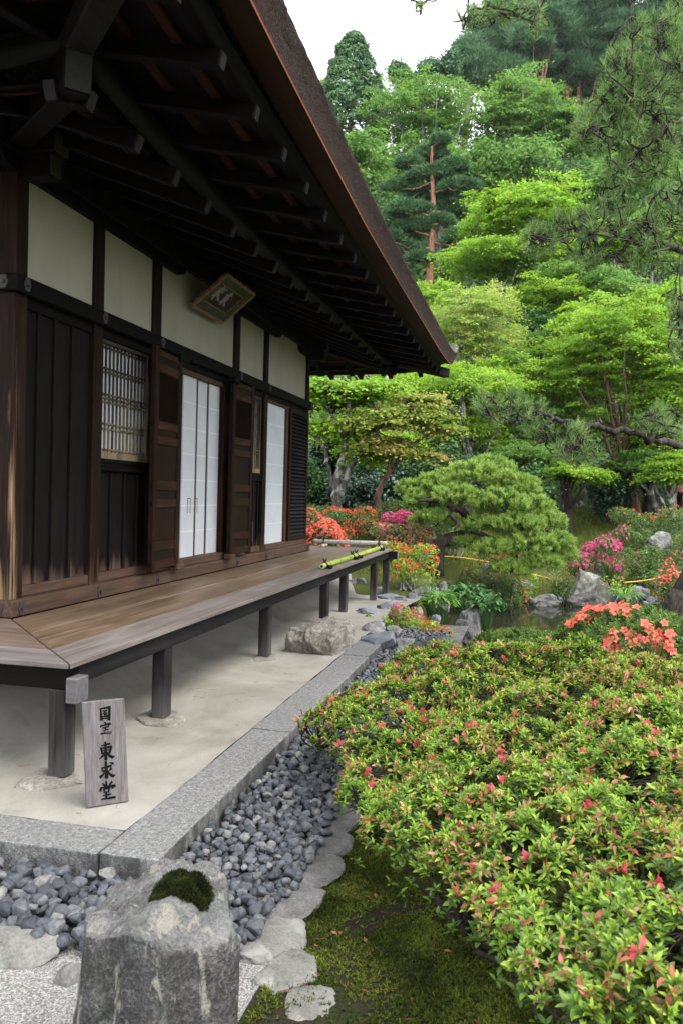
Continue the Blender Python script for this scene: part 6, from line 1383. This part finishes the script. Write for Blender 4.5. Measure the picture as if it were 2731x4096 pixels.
# ------------------------------------------------------------------ near pine reaching in from the right
r = np.random.default_rng(91)
tb = at(1522, 1500, 8.4); tb[2] = gz(tb[0], tb[1])-.05
npine = empty('leaning_pine', tuple(tb), 'old pine leaning in from the right, its gnarled branches hanging over the garden', 'pine tree')
wd = NP(); tk = spline([tb, at(1548,1430,8.4), at(1588,1350,8.4), at(1640,1235,8.3), at(1690,1060,8.2), at(1720,800,8.1), at(1715,500,8), at(1690,200,8), at(1660,-80,8)], 6)
tk[1:-1] += r.normal(0, .012, tk[1:-1].shape); wd.tube(tk, np.interp(np.linspace(0, 1, len(tk)), [0, .08, .3, 1], [.20, .16, .14, .07]), 14)
limbs = [([(1712,1085,8.2),(1640,1050,7.6),(1568,1026,7.1),(1500,1012,6.8),(1440,992,6.7),(1380,982,6.6),(1330,974,6.5),(1290,966,6.5),(1262,955,6.5)], 21, 8), ([(1262,955,6.5),(1230,945,6.4),(1195,938,6.4),(1160,930,6.4),(1120,915,6.4)], 8, 3), ([(1270,958,6.5),(1255,975,6.4),(1262,1000,6.3),(1240,1010,6.3)], 6, 3), ([(1345,976,6.5),(1340,1000,6.4),(1322,1020,6.3),(1328,1048,6.2)], 6, 3),
    ([(1720,760,8.1),(1640,640,7.4),(1568,578,7.0),(1500,565,6.8),(1445,550,6.7),(1400,528,6.6),(1350,515,6.5),(1310,525,6.5),(1270,540,6.5),(1225,552,6.5)], 20, 4), ([(1400,528,6.6),(1388,490,6.5),(1375,460,6.4),(1390,430,6.4)], 7, 3), ([(1500,565,6.8),(1540,540,6.6),(1568,500,6.5)], 7, 4), ([(1445,550,6.7),(1420,580,6.6),(1380,590,6.5),(1330,580,6.5)], 6, 3),
    ([(1715,500,8),(1650,400,7.4),(1568,342,7.0),(1500,345,6.8),(1440,338,6.7),(1390,335,6.6),(1345,322,6.5)], 18, 4), ([(1500,345,6.8),(1480,300,6.6),(1440,270,6.5),(1400,262,6.5)], 8, 3), ([(1440,338,6.7),(1430,380,6.6),(1440,420,6.5)], 6, 3),
    ([(1700,300,8),(1640,180,7.4),(1568,110,7.0),(1545,170,6.8),(1510,210,6.7),(1475,205,6.6),(1440,190,6.6)], 18, 4), ([(1568,110,7),(1520,60,6.8),(1460,40,6.7),(1430,60,6.6)], 9, 3),
    ([(1690,200,8),(1500,-60,7),(1300,-40,6.7),(1240,2,6.6),(1200,18,6.5),(1150,32,6.5),(1090,42,6.5),(1040,48,6.5)], 13, 3), ([(1300,-40,6.7),(1225,10,6.5),(1215,40,6.5)], 5, 3), ([(1300,-40,6.7),(1100,-30,6.6),(990,0,6.6),(955,5,6.6)], 6, 2),
    ([(1720,850,8.1),(1640,780,7.4),(1575,740,7),(1545,735,6.9)], 10, 4), ([(1712,1085,8.2),(1640,990,7.4),(1568,955,7.0),(1530,940,6.9),(1490,950,6.8),(1460,975,6.8)], 10, 4)]
lp = []
for pts_, w0, w1 in limbs:
    P_ = spline([at(*p_) for p_ in pts_], 6); P_[1:-1] += r.normal(0, .010, P_[1:-1].shape); k = mpp(6.8); wd.tube(P_, np.linspace(w0, w1, len(P_))*k/2, 8); lp.append(P_)
lp = np.concatenate(lp); cl = ((1160,935,62,38,46),(1235,965,40,40,34),(1310,1015,58,44,50),(1115,920,28,18,14),(1345,1045,36,24,18),(1500,960,55,30,26),(1555,985,30,20,10),(1240,550,48,38,34),(1320,520,60,44,52),(1400,500,60,55,52),(1470,530,60,50,36),(1540,500,50,50,34),(1350,590,40,26,22),(1500,600,60,25,14),(1345,300,36,44,34),(1400,260,66,72,86),(1480,240,80,90,110),(1550,200,50,110,60),(1430,160,50,60,56),(1500,90,70,60,60),(1560,40,40,50,26),(1450,340,90,36,54),(1545,320,60,40,34),(1440,400,60,36,36),(1540,410,50,40,24),(1075,38,32,26,16),(1130,25,42,28,22),(1210,25,40,26,16),(1235,60,16,30,6),(960,6,14,8,4),(1555,720,26,50,22),(1560,800,22,30,10))
nd = NP(); centre = at(1600, 600, 8)
for (x, y, hw, hh, n_) in cl:
    for q in range(n_):
        a_ = r.uniform(0, 6.3); ra = math.sqrt(r.uniform(0, 1)); p_ = at(x+hw*ra*math.cos(a_), y+hh*ra*math.sin(a_), 6.5+r.normal()*.28)
        k_ = np.argsort(((lp-p_)**2).sum(1))[0]; s_ = lp[k_]; tw = curve(s_, p_, r.normal(size=3)*.06+[0, 0, -.03], 6, r, .008); wd.tube(tw, np.linspace(.0085, .0036, 6), 4)
        if np.linalg.norm(s_-p_) > .25: lp = np.vstack([lp, tw[3:5]])
        d = unit(tw[-1]-tw[-2])*.6+[0, 0, .45]; m_ = 44; D_ = d+r.normal(size=(m_, 3))*.46; C = p_ - unit(d)*r.uniform(0, .05, (m_, 1)); nd.add(*needles(C, D_, .074*r.uniform(.7, 1.25, m_), .0037, r))
wd.build('trunk', B_PINE, npine, True, tuple(tb)); nd.build('needles', L_NEED, npine, False, tuple(tb))

# ------------------------------------------------------------------ big azalea in the foreground
def pz(px, py, z): d = ray(px, py); return np.array(CAM) + d*((z-CAM.z)/d[2])
def leaf6(Bs, D, Nn, L_, Wd, curl=.18):
    """oval leaf folded along its midrib: base Bs, direction D, upper side Nn"""
    D = unit(D); S_ = unit(np.cross(D, Nn)); U = np.cross(S_, D); L_ = L_.reshape(-1, 1); Wd = Wd.reshape(-1, 1)
    V_ = np.stack([Bs, Bs+D*L_*.38+S_*Wd*.5+U*Wd*.16, Bs+D*L_*.74+S_*Wd*.40+U*(Wd*.13-L_*curl*.35), Bs+D*L_-U*L_*curl, Bs+D*L_*.74-S_*Wd*.40+U*(Wd*.13-L_*curl*.35), Bs+D*L_*.38-S_*Wd*.5+U*Wd*.16, Bs+D*L_*.55-U*L_*curl*.12], 1)
    n_ = len(Bs); i = np.arange(n_)[:, None]*7
    Q = np.concatenate([i+[0, 5, 6, 1], i+[1, 6, 3, 2], i+[5, 4, 3, 6]]); return V_.reshape(-1, 3), Q
def shoots(P_, A, r, n_leaf=(5, 8), L_=.027, asp=.40, lv_=None, young=None):
    n_ = len(P_); A = unit(A); t = unit(np.cross(A, r.normal(size=(n_, 3)))); b_ = np.cross(A, t)
    for q in range(n_leaf[1]):
        use = r.uniform(0, 1, n_) < (1 if q < n_leaf[0] else .55); k_ = use.sum(); a_ = q*2.4+r.uniform(-.4, .4, (n_, 1)); el = (.25+.10*q*.9)+r.uniform(-.15, .2, (n_, 1))
        d = (t*np.cos(a_)+b_*np.sin(a_))*np.cos(el)+A*np.sin(el); l_ = L_*r.uniform(.65, 1.2, n_)*(1.08-.055*q)
        lv_.add(*leaf6((P_-A*.010+A*.0022*q)[use], d[use], (A+d*.05)[use], l_[use], (l_*asp*r.uniform(.85, 1.15, n_))[use]))
    if young is not None:
        for q in range(3):
            d = A+(t*np.cos(q*2.1)+b_*np.sin(q*2.1))*.38+r.normal(size=(n_, 3))*.1; l_ = L_*.8*r.uniform(.6, 1.1, n_); young.add(*leaf6(P_+A*.006, d, t*math.cos(q*2.1)*-1-b_*math.sin(q*2.1)+A*.3, l_, l_*.34))
r = np.random.default_rng(301)
OUT = [(676,1634,.16),(760,1602,.20),(850,1556,.24),(905,1516,.27),(1000,1518,.30),(1100,1506,.33),(1200,1494,.36),(1330,1512,.36),(1480,1530,.36),(1640,1545,.36),(1800,1650,.36),(1950,1900,.36),(2050,2300,.36),(1700,2500,.30),(1420,2400,.26),(1300,2330,.24),(1230,2235,.22),(1165,2150,.20),(1070,2050,.18),(950,1955,.16),(815,1880,.12),(775,1800,.10),(800,1745,.12),(770,1712,.10),(705,1668,.10)]
PL = np.array([pz(*o_) for o_ in OUT])
def inside(x, y):
    c = np.zeros(len(x), bool); n_ = len(PL)
    for i in range(n_):
        x1, y1, x2, y2 = PL[i][0], PL[i][1], PL[(i+1) % n_][0], PL[(i+1) % n_][1]
        c ^= ((y1 > y) != (y2 > y)) & (x < (x2-x1)*(y-y1)/(y2-y1+1e-12)+x1)
    return c
def edge_dist(x, y):
    dm = np.full(len(x), 9.); zz = np.zeros(len(x)); ws = np.zeros(len(x)); n_ = len(PL)
    for i in range(n_):
        a_, b_ = PL[i], PL[(i+1) % n_]; ab = b_[:2]-a_[:2]; t = np.clip(((x-a_[0])*ab[0]+(y-a_[1])*ab[1])/(ab@ab), 0, 1); d = np.hypot(x-a_[0]-ab[0]*t, y-a_[1]-ab[1]*t)
        dm = np.minimum(dm, d); w_ = np.hypot(*ab)/(d+.04)**2.2; zz += w_*(a_[2]+(b_[2]-a_[2])*t); ws = ws+w_
    return dm, zz/ws
bx0, bx1, by0, by1 = PL[:, 0].min(), PL[:, 0].max(), PL[:, 1].min(), PL[:, 1].max()
N_ = int((bx1-bx0)*(by1-by0)/.0205**2); xs, ys = r.uniform(bx0, bx1, N_), r.uniform(by0, by1, N_); k_ = inside(xs, ys); xs, ys = xs[k_], ys[k_]
ed, ez_ = edge_dist(xs, ys); lum = np.array([mnoise.noise((x*3.2, y*3.2, 1.0)) for x, y in zip(xs, ys)]); lum2 = np.array([mnoise.noise((x*9, y*9, 4.0)) for x, y in zip(xs, ys)])
zs = ez_ + .10*(1-np.exp(-ed/.12)) + .125*lum*np.minimum(1, ed/.1) + .085*lum2*np.minimum(1, ed/.06+.3) - .05*np.exp(-ed/.03)
lum3 = np.array([mnoise.noise((x*15, y*15, 14.0)) for x, y in zip(xs, ys)]); gap = np.array([mnoise.noise((x*4.1+7, y*4.1, 9.0)) for x, y in zip(xs, ys)]); k_ = ((gap > -.38) & (lum2+.6*lum3 > -.33)) | (r.uniform(0, 1, len(xs)) < .12)
xs, ys, zs, ed = xs[k_], ys[k_], zs[k_], ed[k_]; dpt = np.where(r.uniform(0, 1, len(xs)) < .40, r.uniform(.03, .13, len(xs)), r.uniform(0, .02, len(xs))); zs = zs-dpt
P_ = np.stack([xs, ys, zs], 1)
abase = pz(1085, 2165, -.25); abase2 = pz(1420, 1900, -.25)
az = empty('azalea_bush', tuple(abase), 'large spreading azalea in the foreground, green with wilted brown-pink blossom', 'azalea bush')
A = np.stack([r.normal(0, .28, len(P_)), r.normal(0, .28, len(P_)), np.ones(len(P_))], 1); mid = PL.mean(0); A[:, :2] += (P_[:, :2]-mid[:2])*.18
lv_, yg = NP(), NP(); shoots(P_, A, r, (4, 7), .0285, .38, lv_, None); sel = (dpt < .03); shoots(P_[sel], A[sel], r, (3, 5), .030, .34, yg, yg)
lv_.build('foliage', L_AZD, az, False, tuple(abase)); yg.build('young_foliage', L_AZ, az, False, tuple(abase))
# withered and fresh blossoms
wl = NP(); wn_ = np.array([mnoise.noise((p[0]*6, p[1]*6, 21.)) for p in P_]); q = np.flatnonzero(sel & (r.uniform(0, 1, len(P_)) < .36+.7*wn_)); n_ = len(q); c = P_[q]+A[q]*.006
for i in range(5):
    d = r.normal(size=(n_, 3))*[1, 1, .8]+[0, 0, -.15]; l_ = r.uniform(.014, .033, n_); wl.add(*leaf6(c+r.normal(0, .004, c.shape), d, r.normal(size=(n_, 3))+[0, 0, 1], l_, l_*r.uniform(.22, .5, n_), .5))
wl.build('wilted_blossoms', L_WILT, az, False, tuple(abase))
fb = NP(); q = np.flatnonzero(sel & (r.uniform(0, 1, len(P_)) < .024)); n_ = len(q)
for i in range(5):
    d = A[q]*.7+r.normal(size=(n_, 3))*.55; l_ = r.uniform(.020, .036, n_); fb.add(*leaf6(P_[q]+A[q]*.008, d, r.normal(size=(n_, 3)), l_, l_*.55, .3))
q = np.flatnonzero(sel & (r.uniform(0, 1, len(P_)) < .02)); n_ = len(q)
for i in range(2): l_ = r.uniform(.014, .024, n_); fb.add(*leaf6(P_[q]+A[q]*.012, A[q]+r.normal(size=(n_, 3))*.2, r.normal(size=(n_, 3)), l_, l_*.36, .1))
fb.build('pink_blossoms', L_PINKB, az, False, tuple(abase))
br = NP(); bp_ = []
hubs = [abase, abase+[.10, -.06, 0], abase2, pz(1250, 1800, -.25), pz(1000, 1800, -.26), pz(1500, 2200, -.25)]
tg = P_[r.choice(len(P_), 150, replace=False)]
for t in tg:
    h_ = hubs[int(np.argmin([np.hypot(*(t-h)[:2]) for h in hubs]))]; c = curve(h_, t-[0, 0, .02], [0, 0, .06]+(t-h_)*[.12, .12, 0]+r.normal(size=3)*.04, 8, r, .010); br.tube(c, np.linspace(r.uniform(.009, .015), .0028, 8), 5); bp_.append(c[2:])
for h_ in hubs[:3]: br.tube(spline([h_-[0, 0, .05], h_+[.01, .01, .09], h_+[-.02, .02, .18], h_+[.03, -.02, .28]], 4), np.linspace(.030, .012, 13), 8)
bp_ = np.concatenate(bp_)
for t, a_ in zip(P_[::2], A[::2]):
    k_ = np.argmin(((bp_-t)**2).sum(1)); br.tube(curve(bp_[k_], t, r.normal(size=3)*.01, 3), [.0026, .002, .0014], 3)
tt = [pz(x, y, z) for x, y, z in ((738,1720,-.22),)][0]
for i in range(16): br.tube(curve(tt+r.normal(0, .02, 3)*[1, 1, 0], pz(r.uniform(690, 800), r.uniform(1625, 1680), .10), r.normal(size=3)*.03, 6, r, .006), np.linspace(.006, .002, 6), 4)
br.build('branches', B_DARK, az, False, tuple(abase))

# two bushes behind it
def shoot_bush(px, py, wpx, hpx, depth, seed, label, leaf, n_sh, L_, blm=None, n_bl=0, bs=.038, asp=.36, filt=None):
    r = np.random.default_rng(seed); k = mpp(depth); c = at(px, py, depth); rad = np.array([wpx*k*.7, wpx*k, hpx*k]); zb = -.34; o_ = (c[0], c[1], zb)
    root = empty('azalea_bush', o_, label, 'azalea bush')
    d = unit(r.normal(size=(n_sh*3, 3))); d = d[d[:, 2] > -.45][:n_sh]; lm = 1+.14*np.array([mnoise.noise((q*2.6+seed).tolist()) for q in d])
    P_ = c+d*lm[:, None]*rad*np.where(r.uniform(0, 1, len(d)) < .35, r.uniform(.75, .95, len(d)), r.uniform(.95, 1.04, len(d)))[:, None]
    lv_ = NP(); shoots(P_, d*.7+[0, 0, .7]+r.normal(size=P_.shape)*.25, r, (5, 8), L_, asp, lv_, lv_); lv_.build('foliage', leaf, root, False, o_)
    if blm:
        q = np.flatnonzero((d[:, 2] > -.15) & (d[:, 0] < .45))
        if filt: q = np.array([i for i in q if filt((P_[i, 1]-c[1])/rad[1], (P_[i, 2]-c[2])/rad[2])])
        dr = np.array([mnoise.noise((P_[i]*4.5).tolist()) for i in q]); q = q[np.argsort(-dr-r.uniform(0, .75, len(q)))][:n_bl]; b = NP(); Nn = d[q]+r.normal(size=(len(q), 3))*.3+[-.35, .1, .25]; C = P_[q]+unit(d[q])*.02
        b.add(*petals(C, Nn, bs*r.uniform(.8, 1.15, len(q)), r)); b.build('blossoms', blm, root, False, o_)
    w_ = NP()
    for i in range(26): w_.tube(curve(np.array([c[0], c[1], zb-.03])+r.normal(0, .06, 3)*[1, 1, 0], P_[r.integers(len(P_))], r.normal(size=3)*.05, 6, r, .01), np.linspace(.012, .003, 6), 5)
    w_.build('branches', B_DARK, root, False, o_); return root
shoot_bush(1455, 1475, 165, 76, 5.5, 311, 'azalea bush with large open coral-pink blossom behind the foreground azalea', L_AZD, 1500, .034, L_CORAL, 120, .036)
shoot_bush(1205, 1494, 118, 46, 6.3, 312, 'small-leaved olive green azalea without blossom at the near pond edge', L_AZD, 1500, .030, L_RED, 8, .014)

# star moss cushions on the damp soil
r = np.random.default_rng(401); ms = NP(); N_ = 60000
xs, ys = r.uniform(-2.55, .2, N_), r.uniform(-3.9, -2.44, N_); ok = np.array([mnoise.fractal((x*2.1, y*2.1, 2.0), 1, 2, 3) for x, y in zip(xs, ys)]) + .22*(-ys-2.55) - .25*((xs < -1.9) & (ys > -2.7)) > r.normal(-.25, .16, N_)
xs, ys = xs[ok], ys[ok]; zz = nearz(xs, ys)
for (x, y, z) in zip(xs, ys, zz):
    m_ = 7; D_ = r.normal(size=(m_, 3))*[.8, .8, .3]+[0, 0, .8]; ms.add(*needles(np.repeat([[x, y, z]], m_, 0), D_, r.uniform(.006, .016, m_), .0046, r))
tag(ms.build('moss_cover', L_MOSS), 'green star moss spreading over the damp soil beneath the foreground azalea', 'moss', None, 'stuff')
lt = NP(); n_ = 420; xs, ys = r.uniform(-2.5, .1, n_), r.uniform(-3.7, -2.48, n_); zz = nearz(xs, ys)+.012; an = r.uniform(0, 6.3, n_)
lt.add(*needles(np.stack([xs, ys, zz], 1), np.stack([np.cos(an), np.sin(an), r.normal(0, .12, n_)], 1), r.uniform(.015, .05, n_), .0022, r)); n_ = 160; xs, ys = r.uniform(-2.5, .1, n_), r.uniform(-3.6, -2.48, n_)
lt.add(*leaf_quads(np.stack([xs, ys, nearz(xs, ys)+.014], 1), r.normal(size=(n_, 3))*.3+[0, 0, 1], r.uniform(.012, .03, n_), .5, r))
tag(lt.build('leaf_litter', leafmat('dead_leaves', (.10,.045,.02,1), (.20,.09,.04,1), (.34,.19,.10,1), .2, rough=.9, spec=.1)), 'reddish-brown fallen leaves and needles scattered over the moss', 'leaf litter', None, 'stuff')
# short turf and moss tufts on the garden slope round the pond
r = np.random.default_rng(405); tf = NP(); n_ = 60000; dp = 10.5*(30/10.5)**r.uniform(0, 1, n_); pxs = r.uniform(820, 1640, n_); Pq = np.array([at(a_, 1200, d_) for a_, d_ in zip(pxs, dp)]); zq = height(Pq[:, 0], Pq[:, 1])
k_ = (zq > -.72) & ~((Pq[:, 0] < 9.3) & (Pq[:, 1] > -1.7)); Pq, zq, dq = Pq[k_], zq[k_], dp[k_]; pt = np.array([mnoise.noise((x*.7, y*.7, 3.)) for x, y in Pq[:, :2]]); k_ = pt > -.3; Pq, zq, dq = Pq[k_], zq[k_], dq[k_]
Pq[:, 2] = zq-.03; tf.add(*needles(Pq, r.normal(size=Pq.shape)*[.5, .5, .2]+[0, 0, 1], r.uniform(.03, .10, len(Pq))*(dq/16), .0011*dq, r))
tag(tf.build('moss_turf', leafmat('slope_turf', (.05,.065,.011,1), (.11,.135,.022,1), (.19,.215,.042,1), .35, rough=.8, spec=.1, big=.6, bigscale=.9)), 'short mossy turf covering the garden slope round the pond', 'turf', None, 'stuff')
# moss cushion on the boulder
r = np.random.default_rng(402); cu = NP()
cc = np.array([pz(420, 2068, .27)]); 
for i in range(4200):
    a_ = r.uniform(0, 6.3); ra = math.sqrt(r.uniform(0, 1)); x = cc[0, 0]+.064*ra*math.cos(a_)*(1+.3*math.sin(3*a_)); y = cc[0, 1]+.084*ra*math.sin(a_)*(1+.2*math.cos(2*a_)); z = boulder_top(x, y)
    D_ = r.normal(size=(4, 3))*[.6, .6, .3]+[0, 0, .9]; cu.add(*needles(np.repeat([[x, y, z-.004+.012*(1-ra*ra)]], 4, 0), D_, r.uniform(.006, .014, 4), .0032, r))
tag(cu.build('moss_cushion', leafmat('dark_moss', (.007,.009,.003,1), (.018,.022,.005,1), (.045,.052,.010,1), .2, rough=.9, spec=.1, big=.6, bigscale=18)), 'dark green moss cushion growing on top of the tall boulder', 'moss')
# fallen pine needles on the sand and veranda
r = np.random.default_rng(403); fn = NP()
for i in range(46):
    x, y = r.uniform(-1.4, 2.2), r.uniform(-1.58, -.6); a_ = r.uniform(0, 6.3); l_ = r.uniform(.02, .05); z = float(sandz(np.array([x]), np.array([y]))[0])+.004
    fn.tube([(x, y, z), (x+l_*math.cos(a_), y+l_*math.sin(a_), z+.002)], .0009, 4)
tag(fn.build('fallen_needles', plain('dry_needles', (.22, .10, .05))), 'brown fallen pine needles scattered over the pale sand', 'needles', None, 'stuff')

# ------------------------------------------------------------------ thin summer haze in the air
HAZE = bpy.data.materials.new('thin_haze'); HAZE.use_nodes = True; HAZE.node_tree.nodes.clear()
ho = HAZE.node_tree.nodes.new('ShaderNodeOutputMaterial'); hv = HAZE.node_tree.nodes.new('ShaderNodeVolumePrincipled')
hv.inputs['Color'].default_value = (.86, .92, .97, 1); hv.inputs['Density'].default_value = .00014; hv.inputs['Anisotropy'].default_value = .2
HAZE.node_tree.links.new(hv.outputs[0], ho.inputs['Volume'])
hz = MB().box(CAM.x-195, CAM.x+195, CAM.y-195, CAM.y+195, -2.3, 86).build('haze', HAZE); hz['kind'] = 'stuff'
